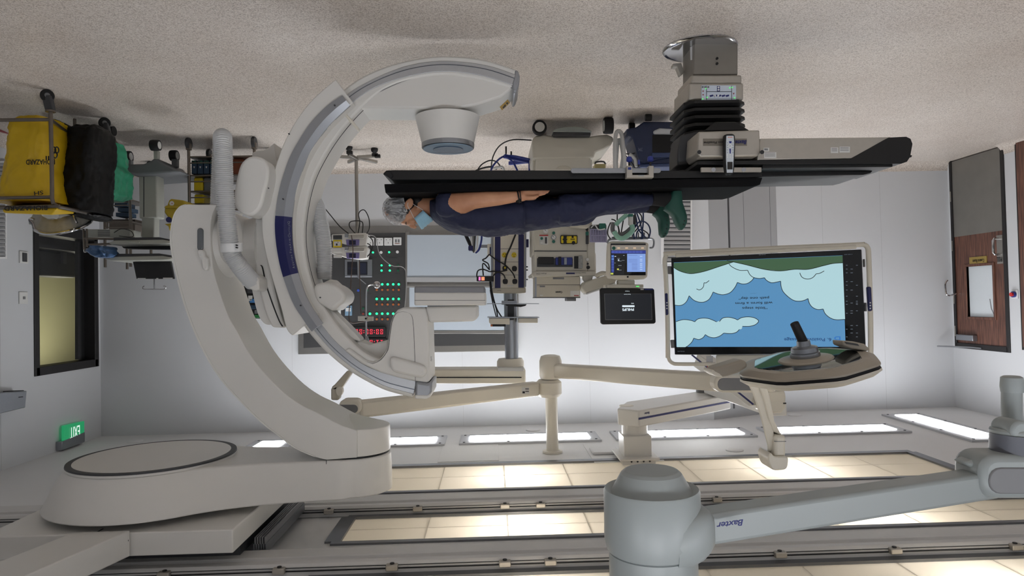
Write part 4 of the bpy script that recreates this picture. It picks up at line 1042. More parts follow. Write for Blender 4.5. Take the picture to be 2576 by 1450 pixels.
bd.loft([xring(1105, 492, 556, YCEN, .14), xring(1125, 492, 568, YCEN, .19), xring(1180, 492, 580, YCEN, .155), xring(1250, 492, 580, YCEN, .145), xring(1330, 492, 570, YCEN, .135), xring(1420, 492, 552, YCEN, .13)])
for s in (-1, 1):   # legs
    Yl = YCEN + s * .095
    bd.loft([xring(1420, 492, 545, Yl, .050), xring(1480, 490, 538, Yl, .052), xring(1520, 490, 530, Yl, .050), xring(1570, 488, 521, Yl, .045), xring(1640, 486, 516, Yl, .038), xring(1672, 486, 510, Yl, .034), xring(1690, 486, 514, Yl, .033)])
# near arm (camera side) and far arm
def arm(s):
    if s < 0: Ya = lambda t: 3.85 - .05 * min(1, t * 2) ; dz = V(0, 0, 0)
    else: Ya = lambda t: 4.20; dz = V(0, 0, 0)
    pr = [(1100, 509, .05), (1120, 503, .062), (1145, 503, .060), (1170, 502.5, .060), (1196, 499, .048), (1225, 495.5, .044), (1255, 493.5, .040), (1285, 492, .034), (1302, 491, .030), (1318, 490, .029)]
    rings = []
    for i, (x, y, r) in enumerate(pr):
        t = i / (len(pr) - 1); c = P(x, y, 3.83); c.y = Ya(t); c.z = max(c.z, ZT + r * .97)
        rings.append(eR(c, V(0, r * (.85 if i > 6 else .95), 0), V(0, 0, r)))
    bd.loft(rings)
    y0 = Ya(1)
    def H(x, y): q = P(x, y, 3.80); q.y = y0; return q
    # palm stands on its little-finger edge against the thigh
    bd.loft([eR(H(1304, 491), V(0, .020, 0), V(0, 0, .024)), eR(H(1314, 490.5), V(0, .019, 0), V(0, 0, .029)), eR(H(1328, 489.5), V(0, .017, 0), V(0, 0, .035)), eR(H(1343, 488.5), V(0, .014, 0), V(0, 0, .035)), eR(H(1350, 487.5), V(0, .011, 0), V(0, 0, .031))])
    for (x0, ya, x1, yb, x2, yc, r) in ((1344, 477.5, 1356, 476, 1367, 476, .0078), (1345, 483, 1363, 480, 1380, 480, .0088), (1345, 489, 1362, 485.5, 1376, 485, .0088), (1345, 494.5, 1358, 490.5, 1369, 488.5, .0085)):
        bd.tube([H(x0 - 8, ya + 1), H(x0, ya), H(x1, yb) + V(0, -.003, 0), H(x2, yc) + V(0, .001, 0)], [r * 1.1, r * 1.1, r, r * .75], 12, sub=3)
        bd.ell(H(x2, yc), (r * 1.1, r * .75, r * .75), None, 10, 8)
    bd.tube([H(1320, 497) + V(0, -.01, 0), H(1333, 499) + V(0, -.02, 0), H(1343, 498) + V(0, -.022, 0), H(1352, 495) + V(0, -.020, 0)], [.015, .0125, .011, .008], 12, sub=3)
    bd.ell(H(1352, 495) + V(0, -.02, 0), (.010, .0078, .0078), None, 10, 8)
arm(-1); arm(1)
body = bd.build('body', M_skin, pe, ang=180)
q = body.modifiers.new('remesh', 'REMESH'); q.mode = 'VOXEL'; q.voxel_size = .0046; q.use_smooth_shade = True
q = body.modifiers.new('smooth', 'SMOOTH'); q.factor = .5; q.iterations = 5
# eyes, brows
M_hair = mat('dark_hair', (26, 22, 22), .6, noise=.3, ns=90)
for s in (-1, 1):
    c = P(1031.5, 562.5, YCEN) + V(0, s * .031, -.002)
    MB().ell(c, (.010, .012, .0065), ry_(14)).build('eyelid', mat('eyelid', (150, 100, 78), .5), pe)
    MB().tube([c + V(-.004, -.012, .003), c + V(-.006, 0, .0062), c + V(-.004, .012, .003)], .0016, 6).build('eyelash', M_hair, pe)
    e = P(1024, 563.5, YCEN) + V(0, s * .031, .004)
    MB().tube([e + V(-.002, -s * .017, -.0005), e + V(.002, 0, .001), e + V(-.001, s * .019, -.009)], [.0022, .0034, .0018], 6, sub=3).build('eyebrow', M_hair, pe)
# hair: temple and nape below the cap
MB().ell(P(1010, 527.5, YCEN), (.102, .079, .082), ry_(8), fn=lambda u: 1.).build('hair', M_hair, pe)
hm_ = MB().ell(P(1026, 536, YCEN) + V(0, 0, 0), (.030, .0725, .035), ry_(-30)).build('sideburn', M_hair, pe)
MB().ell(P(1052, 508, YCEN), (.045, .055, .040)).build('nape_hair', M_hair, pe)
# bouffant cap, thin crinkled see-through fabric
M_cap = bpy.data.materials.new('cap_gauze'); M_cap.use_nodes = True
_N = M_cap.node_tree.nodes; _L = M_cap.node_tree.links; _b = _N['Principled BSDF']
_b.inputs['Base Color'].default_value = (.62, .63, .64, 1); _b.inputs['Roughness'].default_value = .45
_tc = _N.new('ShaderNodeTexCoord'); _mp = _N.new('ShaderNodeMapping'); _mp.inputs['Scale'].default_value = (9, 9, 22); _mp.inputs['Rotation'].default_value = (0, .9, 0)
_n1 = _N.new('ShaderNodeTexNoise'); _n1.inputs['Scale'].default_value = 1.6; _n1.inputs['Detail'].default_value = 3; _n1.inputs['Distortion'].default_value = 1.2
_r = _N.new('ShaderNodeValToRGB'); e = _r.color_ramp.elements; e[0].position = .42; e[0].color = (.26, .26, .26, 1); e[1].position = .60; e[1].color = (.34, .34, .34, 1)
k = e.new(.5); k.color = (.72, .72, .72, 1)
_L.new(_tc.outputs['Object'], _mp.inputs[0]); _L.new(_mp.outputs[0], _n1.inputs['Vector']); _L.new(_n1.outputs['Fac'], _r.inputs[0]); _L.new(_r.outputs[0], _b.inputs['Alpha'])
_bp = _N.new('ShaderNodeBump'); _bp.inputs['Strength'].default_value = .5; _L.new(_n1.outputs['Fac'], _bp.inputs['Height']); _L.new(_bp.outputs[0], _b.inputs['Normal'])
from mathutils import noise as mn
capb = MB()
cc = P(1004, 527, YCEN); rings = []
ax = (P(1031, 528, YCEN) - P(975, 530, YCEN)).normalized()
rot = Matrix.Rotation(rad(-14), 3, 'Y')
NV, NU = 22, 48
for i in range(NV + 1):
    t = .02 + (math.pi * .66) * i / NV; ring = []
    for j in range(NU):
        qq = 2 * math.pi * j / NU
        u = V(math.cos(t), math.sin(t) * math.cos(qq), math.sin(t) * math.sin(qq))
        k = 1 + .05 * mn.noise(u * 5.) + .035 * mn.noise(u * 14.) + (.02 * math.sin(qq * 12) if i > NV - 5 else 0)
        if i >= NV - 1: k *= .96
        p = V(u.x * .098 + (0.0 if i < NV else 0), u.y * .094, u.z * .092) * k
        ring.append(cc + rot @ p)
    rings.append(ring)
capb.loft(rings, cap=False)
co = capb.build('cap', M_cap, pe, ang=180)
MB().tube([p for p in rings[-1]], .0022, 5, closed=True).build('cap_elastic', M_white2, co)
# mask: sheet curved round the mouth and chin, nose left free
M_mask = mat('mask_blue', (160, 205, 226), .7, noise=.06, ns=60, bump=.3, bs=120)
rg = []
A0, A1 = P(1060, 577, YCEN), P(1089, 553, YCEN)       # ridge, nose side to chin side
B0, B1 = P(1045, 553, YCEN), P(1067, 533, YCEN)       # cheek edges
for i in range(9):
    f = i / 8; top = A0.lerp(A1, f); side = B0.lerp(B1, f); ring = []
    bulge = .004 * (i % 2)
    for j in range(13):
        a = -math.pi / 2 + math.pi * j / 12
        c_ = math.cos(a); s_ = math.sin(a)
        p = side.lerp(top, abs(c_) ** .8) + V(0, s_ * .064, 0)
        ring.append(p + (top - side).normalized() * bulge * c_)
    rg.append(ring)
mk = MB(); nn_ = len(rg[0]); vs = [p for r_ in rg for p in r_]; fs = []
for i in range(8):
    for j in range(nn_ - 1): fs.append((i * nn_ + j, i * nn_ + j + 1, (i + 1) * nn_ + j + 1, (i + 1) * nn_ + j))
mk.add(vs, fs); mko = mk.build('face_mask', M_mask, pe, ang=60, solid=.003)
for s, j in ((-1, 0), (1, 12)):
    ear = P(1030, 521, YCEN) + V(0, s * .086, 0); ear2 = P(1044, 519, YCEN) + V(0, s * .080, 0)
    MB().tube([rg[0][j], rg[0][j].lerp(ear, .5) + V(0, s * .010, 0), ear + V(0, s * .004, 0), P(1038, 508, YCEN) + V(0, s * .080, 0), ear2, ear2.lerp(rg[8][j], .6) + V(0, s * .012, 0), rg[8][j]], .0015, 6, sub=4).build('ear_loop', M_white2, mko)
# scrubs
M_scrub = mat('navy_scrubs', (33, 38, 66), .8, noise=.14, ns=14, bump=.9, bs=11, bd=.03)
def ruff(mb, amp, fx=9., pin=None):
    for i, p in enumerate(mb.v):
        n_ = mn.noise(V(p.x * fx, p.y * fx * 1.3, p.z * fx)) * amp + (.5 - abs(mn.noise(V(p.x * 13 + p.z * 9, p.y * 9, p.z * 15 - p.x * 7)))) ** 3 * amp * 3.5
        d = (V(0, p.y, p.z) - V(0, YCEN, ZT + .1)); d = d.normalized() if d.length > .01 else V(0, 0, 1)
        mb.v[i] = p + d * n_
        if mb.v[i].z < ZT + .001: mb.v[i].z = ZT + .001
    return mb
def interp(tab, x):
    for a, b in zip(tab, tab[1:]):
        if a[0] <= x <= b[0]:
            f = (x - a[0]) / (b[0] - a[0]); f2 = f
            return [a[k] + (b[k] - a[k]) * f2 for k in range(1, len(a))]
tab = [(1084, 500, 548, .085), (1092, 490, 556, .12), (1104, 484, 564, .17), (1120, 484, 573, .205), (1140, 484, 583, .205), (1173, 484, 591, .190), (1220, 484, 595, .182), (1289, 484, 591, .188), (1318, 484, 587, .19)]
xs = [1084, 1087, 1090, 1094, 1098, 1103, 1108] + list(range(1112, 1319, 4)) + [1318]
tm = MB(); rg = []
for x in xs:
    a, b, hw = interp(tab, x); rg.append(xring(x, a, b, YCEN, hw, 72))
tm.loft(rg, cap=True); ruff(tm, .012)
top = tm.build('scrub_top', M_scrub, pe, ang=70)
# sleeve on the near arm, and far arm
for s in (-1, 1):
    sv = MB(); Ys = 3.846 if s < 0 else 4.19
    rgs = []
    for (x, y, r, sl_) in ((1098, 516, .045, 0), (1106, 510, .066, 0), (1120, 506, .074, 0), (1136, 504, .073, .012), (1148, 503.5, .069, .028)):
        c = P(x, y, 3.86); c.y = Ys; c.z = max(c.z, ZT + .06)
        rgs.append([p + V(-(p.z - c.z) / r * sl_, 0, 0) for p in eR(c, V(0, r * .95, 0), V(0, 0, r), 28)])
    sv.loft(rgs); ruff(sv, .004)
    so = sv.build('sleeve', M_scrub, top, ang=70)
MB().slab([(1141, 527), (1149, 529), (1148, 531.5), (1141, 529.5)], 3.793, .003).build('logo_tag', mat('tag_grey', (96, 80, 98), .7), top)
# pocket outline and hem stitch
ps = MB(); 
for path in ([(1244, 506), (1243, 530), (1245, 548)], [(1245, 548), (1280, 548), (1312, 545)]):
    pass
tr = MB(); rg = []
tab = [(1304, 485, 583, .172), (1345, 485, 580, .172), (1385, 485, 575, .174), (1420, 485, 570, .18), (1438, 485, 566, .182)]
for x in list(range(1304, 1438, 6)) + [1438]:
    a, b, hw = interp(tab, x); rg.append(xring(x, a, b, YCEN, hw, 48))
tr.loft(rg)
for s in (-1, 1):
    Yl = YCEN + s * .10; rg = []
    if s < 0: tab = [(1405, 480, 568, .082), (1440, 480, 562, .082), (1476, 479, 556, .082), (1494, 479, 548, .080), (1525, 478, 540, .078), (1553, 478, 534, .074), (1600, 477, 525, .068), (1636, 477, 519, .062), (1651, 477, 516, .060)]
    else: tab = [(1405, 488, 570, .082), (1440, 490, 568, .082), (1476, 491, 564, .082), (1492, 491, 556, .080), (1500, 491, 546, .078), (1525, 492, 541, .078), (1553, 494, 539, .074), (1600, 496, 537, .066), (1633, 497, 535, .062)]
    x = 1405
    while x <= tab[-1][0]:
        a, b, hw = interp(tab, x); rg.append(xring(x, a, b, Yl, hw, 48)); x += 5
    b_ = MB().loft(rg); tr.add(b_.v, b_.f)
ruff(tr, .015, 9.)
tro = tr.build('trousers', M_scrub, pe, ang=70)
q = tro.modifiers.new('remesh', 'REMESH'); q.mode = 'VOXEL'; q.voxel_size = .007; q.use_smooth_shade = True
q = tro.modifiers.new('smooth', 'SMOOTH'); q.factor = .5; q.iterations = 3
hl = MB()
hx_ = [interp([(1304, 484, 588.6, .19), (1330, 484, 587, .19)], 1316)]
ring_ = xring(1316, 484, 589, YCEN, .195, 40)
MB().tube(ring_, .004, 6, closed=True).build('hem', M_scrub, top)
MB().tube([P(1243, 508, 3.858), P(1243.5, 530, 3.87), P(1247, 552, 3.91)], .0016, 5).tube([P(1246, 551, 3.908), P(1280, 550, 3.9), P(1314, 548, 3.9)], .0014, 5).build('pocket_seam', mat('seam_navy', (18, 20, 40), .8), top)
# watch
wt = MB(); wc = P(1303, 491, 3.83); wc.y = 3.80; wc.z = max(wc.z, ZT + .03)
wt.tube([p + V((p.z - wc.z) * -.18, 0, 0) for p in eR(wc, V(0, .031, 0), V(0, 0, .034), 24)], .0045, 6, closed=True)
wt.tube([p + V(-.012 + (p.z - wc.z) * -.1, 0, 0) for p in eR(wc, V(0, .030, 0), V(0, 0, .034), 24)], .003, 6, closed=True)
wo = wt.build('watch_strap', M_black, pe)
MB().lathe(P(1304, 503, 3.79), [(.001, -.005), (.017, -.005), (.018, 0), (.017, .005), (.013, .007), (.001, .007)], 24, Matrix.Rotation(rad(60), 3, 'X')).build('watch_case', mat('watch_black', (24, 24, 26), .2, .5), wo)
# socks and clogs
M_sock = mat('black_sock', (18, 17, 18), .9, noise=.15, ns=80)
M_clog = mat('green_clog', (24, 74, 62), .55, noise=.06, ns=30)
def foot(Yf, pts, sockpts, holes, lab):
    rings = []
    for (x0, y0, x1, y1, hw) in sockpts:
        a = P(x0, y0, Yf); b = P(x1, y1, Yf); a.z = max(a.z, ZT + .002); b.z = max(b.z, ZT + .002)
        rings.append(eR((a + b) / 2, V(0, hw, 0), (b - a) / 2))
    MB().loft(rings).build('sock', M_sock, pe, ang=70)
    rings = []
    for (x0, y0, x1, y1, hw) in pts:     # instep side -> sole side
        a = P(x0, y0, Yf); b = P(x1, y1, Yf); a.z = max(a.z, ZT + .002); b.z = max(b.z, ZT + .002)
        rings.append([((a + b) / 2) + V(0, hw * math.copysign(abs(math.cos(t)) ** .8, math.cos(t)), 0) + (b - a) / 2 * math.copysign(abs(math.sin(t)) ** .8, math.sin(t)) for t in [2 * math.pi * i / 28 for i in range(28)]])
    c = MB().loft(rings).build('clog', M_clog, pe, ang=70, bevel=0)
    for (x, y) in holes:
        MB().cyl(P(x, y, Yf - .049), P(x, y, Yf - .040), .0042, n=10).build('hole', M_black, c)
    return c
foot(YCEN - .12, [(1693, 477, 1706, 475, .036), (1684, 484, 1713, 478, .044), (1676, 504, 1715, 494, .046), (1669, 529, 1716, 510, .047), (1680, 536, 1722, 528, .048), (1690, 545, 1727, 545, .050), (1696, 560, 1727, 560, .048), (1702, 572, 1722, 572, .036), (1708, 579, 1716, 579, .015)],
     [(1640, 478, 1640, 517, .052), (1660, 478, 1662, 520, .046), (1684, 480, 1676, 522, .042), (1700, 486, 1688, 522, .038)], [(1720, 565), (1722, 556)], 'near')
foot(YCEN + .09, [(1660, 500, 1680, 500, .036), (1654, 512, 1684, 508, .044), (1646, 528, 1682, 522, .046), (1641, 541, 1680, 534, .047), (1650, 548, 1682, 546, .048), (1656, 560, 1684, 560, .050), (1657, 575, 1683, 575, .048), (1658, 590, 1678, 590, .040), (1663, 598, 1671, 598, .018)],
     [(1624, 498, 1624, 535, .052), (1640, 500, 1642, 538, .046), (1658, 504, 1652, 540, .042), (1668, 512, 1660, 540, .036)], [(1676, 548), (1677.5, 556), (1677.5, 566), (1677, 576), (1674, 588), (1670, 594), (1672, 544)], 'far')
# ================================================================ BIG SCREEN
A_ = P(1690, 775, 4.80); B_ = P(2180, 770, 4.36)
nn_ = (B_ - A_).cross(V(0, 0, 1)); nn_.z = 0; nn_.normalize()
if nn_.y < 0: nn_ = -nn_
MP = (tuple(A_), tuple(nn_))
bs = thing('large_display', 'huge wall-size screen showing a cartoon sky slide in a cream tubular frame', 'monitor', P(1930, 770, MP))
outer = [(1687, 648), (2167, 626), (2181, 905), (1696, 895)]
S('casing', [(1688, 650), (2168, 628), (2178, 862), (2178, 896), (1697, 893)], MP, .07, M_alu, bs, .006)
S('glass', [(1689, 650), (2166, 628), (2177, 872), (2178, 890), (1698, 892)], MP, .004, mat('screen_glass', (6, 7, 9), .06, noise=0), bs, off=.004)
act = [(1695, 661), (2119, 643), (2127, 873), (1702, 873)]
def zm(p): return [(1640 + a / 3.815, 580 + b / 3.815) for a, b in p]
def scr(name, pts, rgb, off, s=1.):
    return S(name, pts, MP, .0005, glow('screen_%d_%d_%d' % rgb, rgb, s), bs, off=off)
sky = scr('screen_image', act, (82, 138, 182), .006)
def art(nm, pts, rgb, off, s=1.): return S(nm, pts, MP, .0004, glow('screen_%d_%d_%d' % rgb, rgb, s), sky, off=off)
CL = (172, 208, 215); GRN = (62, 92, 66)
cl1 = zm([(210, 355), (222, 717), (262, 722), (300, 712), (335, 680), (358, 628), (400, 668), (450, 688), (500, 688), (545, 665), (570, 630), (588, 592), (640, 612), (690, 617), (750, 598), (795, 550), (820, 500), (870, 515), (920, 508), (960, 480), (978, 455), (1030, 462), (1080, 455), (1100, 480), (1150, 503), (1235, 488), (1238, 530), (1260, 590), (1310, 640), (1360, 672), (1410, 680), (1460, 672), (1497, 654), (1510, 700), (1540, 738), (1590, 760), (1642, 755), (1662, 800), (1710, 840), (1770, 858), (1852, 852), (1830, 312), (1740, 318), (1650, 338), (1500, 374), (1370, 374), (1230, 390), (1080, 375), (900, 330), (780, 304), (640, 350), (500, 395), (380, 416), (300, 402), (250, 382)])
art('cloud', cl1, CL, .0068)
art('hill', zm([(210, 312), (730, 290), (775, 302), (640, 350), (500, 395), (380, 416), (300, 402), (250, 382), (210, 357)]), GRN, .0075)
art('hill', zm([(720, 290), (1828, 243), (1830, 312), (1740, 318), (1650, 338), (1500, 374), (1370, 374), (1230, 390), (1080, 375), (900, 330)]), GRN, .0076)
cl2 = zm([(232, 874), (300, 857), (370, 863), (412, 877), (440, 852), (490, 842), (550, 848), (625, 878), (650, 866), (680, 842), (735, 834), (790, 845), (822, 860), (860, 838), (920, 830), (980, 838), (1020, 862), (1020, 880), (990, 906), (940, 920), (868, 921), (862, 945), (838, 952), (810, 978), (760, 990), (690, 986), (650, 1015), (600, 1030), (550, 1022), (513, 1000), (490, 1030), (450, 1047), (402, 1034), (385, 1070), (350, 1105), (325, 1120), (240, 1120)])
art('cloud', cl2, CL, .0068)
def ln(pts, k=5, w_=1.5):
    q = spl(zm(pts), k); mb = MB(); c = [P(x, y, MP) - nn_ * .0085 for x, y in q]
    rg = []
    for i, p in enumerate(c):
        d = (c[min(i + 1, len(c) - 1)] - c[max(i - 1, 0)]).normalized(); s_ = d.cross(nn_) * (w_ * .5 * 4.6 / F)
        rg.append([p + s_, p - s_, p - s_ - nn_ * .0004, p + s_ - nn_ * .0004])
    return mb.loft(rg)
lm = MB()
def addl(pts, k=5):
    b = ln(pts, k); lm.add(b.v, b.f)
for sgm in ([(210, 357), (250, 382), (300, 402), (380, 416), (500, 395), (640, 350), (780, 304)], [(720, 290), (900, 330), (1080, 375), (1230, 390), (1370, 374), (1500, 374), (1650, 338), (1740, 318), (1830, 312)],
            [(222, 717), (262, 722), (300, 712), (335, 680), (358, 628)], [(358, 628), (400, 668), (450, 688), (500, 688), (545, 665), (570, 630), (588, 592)], [(588, 592), (640, 612), (690, 617), (750, 598), (795, 550), (820, 500)],
            [(820, 500), (870, 515), (920, 508), (960, 480), (978, 455)], [(740, 322), (770, 352), (840, 383), (918, 383)], [(918, 383), (940, 425), (975, 452), (1030, 462), (1080, 455)], [(1080, 455), (1100, 480), (1150, 503), (1235, 488)],
            [(1235, 488), (1240, 540), (1260, 590), (1310, 640), (1360, 672), (1410, 680), (1460, 672), (1497, 654)], [(1497, 654), (1510, 700), (1540, 738), (1590, 760), (1642, 755)], [(1642, 755), (1662, 800), (1710, 840), (1770, 858), (1850, 854)],
            [(232, 876), (300, 857), (370, 863), (412, 877)], [(412, 877), (440, 852), (490, 842), (550, 848), (622, 878)], [(648, 876), (680, 842), (735, 834), (790, 845), (822, 860)], [(822, 860), (860, 838), (920, 830), (980, 838), (1020, 862), (1020, 880), (990, 906), (940, 920), (868, 921)],
            [(840, 950), (810, 978), (760, 990), (690, 986)], [(690, 986), (650, 1015), (600, 1030), (550, 1022), (513, 1000)], [(513, 1000), (490, 1030), (450, 1047), (402, 1034)], [(402, 1034), (385, 1070), (350, 1105), (325, 1120)],
            [(428, 562), (455, 571), (480, 560), (497, 535), (500, 505)], [(500, 503), (520, 504), (550, 482)], [(1418, 408), (1440, 450), (1490, 468), (1540, 455), (1575, 418)], [(1575, 417), (1610, 412), (1652, 390)]):
    addl(sgm)
lm.build('outline', glow('screen_line', (14, 18, 24), .3), sky)
for tx, x, y, w_, h in (('“little steps', 987, 745, 215, 5.6), ('will form a firm', 976, 697, 318, 5.6), ('path one day”', 978, 650, 258, 5.6)):
    (a, b), = zm([(x, y)]); text(tx, h, a, b, MP, glow('screen_ink', (18, 26, 38), .4), sky, off=.009, wpx=w_ / 3.815, ex=.0002, bold=.012)
(a, b), = zm([(976, 606)]); text('. ——', 2.4, a, b, MP, MATS['screen_ink'], sky, off=.009, wpx=14, ex=.0002)
M_sb = glow('screen_blue_ink', (20, 72, 128), .8)
(a, b), = zm([(1492, 1047)]); text('6. Positive Message', 7.2, a, b, MP, M_sb, sky, off=.009, wpx=100, ex=.0002, bold=.015)
(a, b), = zm([(1782, 1046)]); text('B', 16, a, b, MP, glow('screen_logo_blue', (40, 110, 185), 1.), sky, off=.009, rotz=rad(0), ex=.0002, wpx=13)
sbm = glow('screen_grey_ink', (95, 105, 115), .8)
lm = MB()
for y in (335, 372, 408, 492, 527, 573, 632, 680, 697, 710, 772, 795, 913, 948, 985, 1022):
    for xx, w_ in ((1868, 16), (1915, 22), (1965, 18)):
        if (y * 7 + xx) % 3 == 0: continue
        (a, b), (c_, d_) = zm([(xx - w_ / 2, y - 3), (xx + w_ / 2, y + 3)]); lm.slab((a, b, c_, d_), MP, .0004, .0085)
lm.build('side_menu', sbm, bs)
(a, b), = zm([(1058, 233)]); text('PHILIPS', 2.6, a, b, MP, M_alu, bs, off=.009, wpx=15)
(a, b), = zm([(1885, 231)]); text('11:03 AM', 2.2, a, b, MP, sbm, bs, off=.009, wpx=16)
(a, b), = zm([(280, 1135)]); text('. . . .', 3, a, b, MP, M_paper, bs, off=.009, wpx=15)
(a, b), = zm([(280, 1160)]); text('PHILIPS', 2, a, b, MP, sbm, bs, off=.009, wpx=16)
# tubular frame and its handles
fp = [(1681, 900), (1680, 800), (1676, 700), (1673, 660), (1677, 645), (1690, 638), (1900, 627), (2150, 617), (2170, 616), (2181, 624), (2184, 650), (2188, 780), (2189, 880), (2186, 900), (2176, 913), (2160, 916), (2120, 916)]
fr = MB().tube([P(x, y, MP) - nn_ * .02 for x, y in spl(fp, 3)], .016, 12)
fr.tube([P(x, y, MP) - nn_ * .015 for x, y in spl([(1681, 895), (1685, 907), (1694, 914), (1710, 916), (1800, 916)], 3)], .013, 12)
tf = fr.build('tube_frame', M_cream, bs)
MB().slab([(1700, 639), (2153, 618), (2153, 627), (1700, 648)], MP, .035, .04).build('grab_bar', M_cream, tf, bevel=.006)
for pts in ([(1674, 738), (1681, 738), (1683, 792), (1676, 794)], [(2178, 722), (2189, 722), (2192, 782), (2182, 784)]):
    h = S('handle', pts, MP, .05, M_navy, bs, .008, off=.045)
    x = sum(p[0] for p in pts) / 4; 
    for y in (762, 769, 776): S('key', circ(x + 1, y, 1.9, 8), MP, .003, M_white2, h, off=.047)
for pts in ([(1679, 670), (1688, 670), (1689, 690), (1680, 690)], [(1686, 856), (1696, 856), (1697, 876), (1688, 876)], [(2172, 652), (2176, 652), (2177, 672), (2173, 672)], [(2175, 762), (2180, 762), (2181, 784), (2176, 784)]):
    S('bracket', pts, MP, .04, M_grey, bs, .003)
S('rear_mount', [(1800, 895), (1960, 893), (1960, 925), (1800, 918)], MP, .12, M_cream, bs, .01, off=-.05)
MB().slab((1777, 897, 1793, 915), MP, .03).build('cable_tag', mat('clear_tag', (190, 190, 192), .4), bs)
MB().tube([P(1779, 915, MP), P(1779, 920, MP), P(1780, 925, MP)], .004, 6).build('red_tie', M_inkred, bs)

# ================================================================ MONITOR BOOM with square ceiling mount
mb_ = thing('monitor_boom', 'pale grey ceiling boom with thin blue line, square mount and angled spring arm', 'ceiling arm', V(P(1605, 1100, 5.7).x, 5.7, ZC))
def ybox(x0, y0, x1, y1, Y, d, nm, m, bev=.006, par=mb_): return S(nm, (x0, y0, x1, y1), Y, d, m, par, bev)
cx0, cx1 = P(1570, 1140, 5.6).x, P(1640, 1140, 5.6).x
z1_ = P(1600, 1070, 5.6).z
MB().mm((cx0, 5.6, z1_ + .09), (cx1, 5.84, 2.86)).build('post', M_white, mb_, bevel=.006)
MB().cyl(((cx0 + cx1) / 2, 5.72, z1_ - .02), ((cx0 + cx1) / 2, 5.72, z1_ + .1), .108, n=32).build('bearing', M_white, mb_)
MB().mm((cx1 - .05, 5.53, 2.84), (cx0 + .05, 5.92, 2.862)).build('mount_plate', M_white, mb_, bevel=.01)
MB().mm((cx1 - .02, 5.56, 2.86), (cx0 + .02, 5.9, ZC)).build('mount_base', M_ceilrail, mb_)
for k in range(4): MB().cyl((cx1 + .03 + k * .05, 5.555, 2.87), (cx1 + .03 + k * .05, 5.55, 2.87), .008, n=8).build('bolt', M_dkgrey, mb_)
# beam from the mount to the rear elbow
ya = 5.55
a0 = P(1552, 1020, ya); a1 = P(1607, 1032, 5.48); a2 = P(1840, 1000, 6.25)
zt_, zb_ = P(1607, 1076, 5.48).z, P(1607, 1034, 5.48).z
bl = [V(P(1553, 1050, 5.62).x, 5.62, 0), V(a1.x, 5.48, 0), V(P(1838, 1000, 6.25).x, 6.25, 0), V(P(1800, 990, 6.6).x + .05, 6.62, 0), V(P(1575, 1030, 6.0).x, 5.98, 0)]
MB().prism([V(p.x, p.y, zb_) for p in bl], (0, 0, zt_ - zb_)).build('beam', M_white, mb_, bevel=.012)
d_ = (bl[2] - bl[1]).normalized(); o_ = V(-d_.y, d_.x, 0); o_ = o_ if o_.y < 0 else -o_
zl = zb_ + (zt_ - zb_) * .42
MB().prism([bl[1] + d_ * -.01 + o_ * .003 + V(0, 0, zl), bl[2] + o_ * .003 + V(0, 0, zl), bl[2] - o_ * .002 + V(0, 0, zl), bl[1] - o_ * .002 + V(0, 0, zl)], (0, 0, .016)).build('blue_line', M_inkblue, mb_)
MB().cyl(((bl[0].x + bl[1].x) / 2 - .03, 5.76, zb_ - .003), ((bl[0].x + bl[1].x) / 2 - .03, 5.76, zb_ + .01), .06, n=28).build('cover_cap', M_cream, mb_)
pln = ((bl[1].x, bl[1].y, 0), (-o_.x, -o_.y, 0))
text('Baxter', 5.2, 1627, 1040, pln, M_inkblue, mb_, wpx=19, off=.004, shear=.2, bold=.012)
# second beam: from the rear elbow down to behind the screen, and one to the lamp side
e0 = V(P(1770, 985, 6.45).x, 6.45, 0)
MB().cyl((e0.x, 6.45, zb_ - .10), (e0.x, 6.45, zb_ + .01), .07, n=24).build('elbow', M_grey, mb_)
def beam(p, q, w_, h, nm, m, par, bev=.008):
    p = Vector(p); q = Vector(q); d = (q - p).normalized(); s = d.cross(V(0, 0, 1)).normalized() * w_ / 2; u = s.normalized().cross(d) * h / 2
    if u.z < 0: u = -u
    return MB().loft([[p - s - u, p + s - u, p + s + u, p - s + u], [q - s - u, q + s - u, q + s + u, q - s + u]]).build(nm, m, par, bevel=bev)
beam(P(1790, 975, 6.3), P(1955, 1030, 4.95), .15, .10, 'second_beam', M_white, mb_)
sbm2 = beam(P(1762, 905, 5.6), P(1905, 1005, 5.1), .12, .12, 'spring_arm', M_white, mb_)
beam(P(1740, 893, 5.52), P(1895, 1018, 4.99), .006, .012, 'blue_line', M_inkblue, mb_, .0)
S('end_box', [(1926, 984), (1975, 984), (1978, 1000), (1976, 1028), (1966, 1040), (1926, 1041)], 4.9, .2, M_cream, mb_, .012)
S('blue_line', (1971, 1014, 1978, 1017), 4.895, .01, M_ink, mb_)
S('end_plate', (1935, 968, 1968, 984), 4.92, .16, M_ceilrail, mb_, .004)
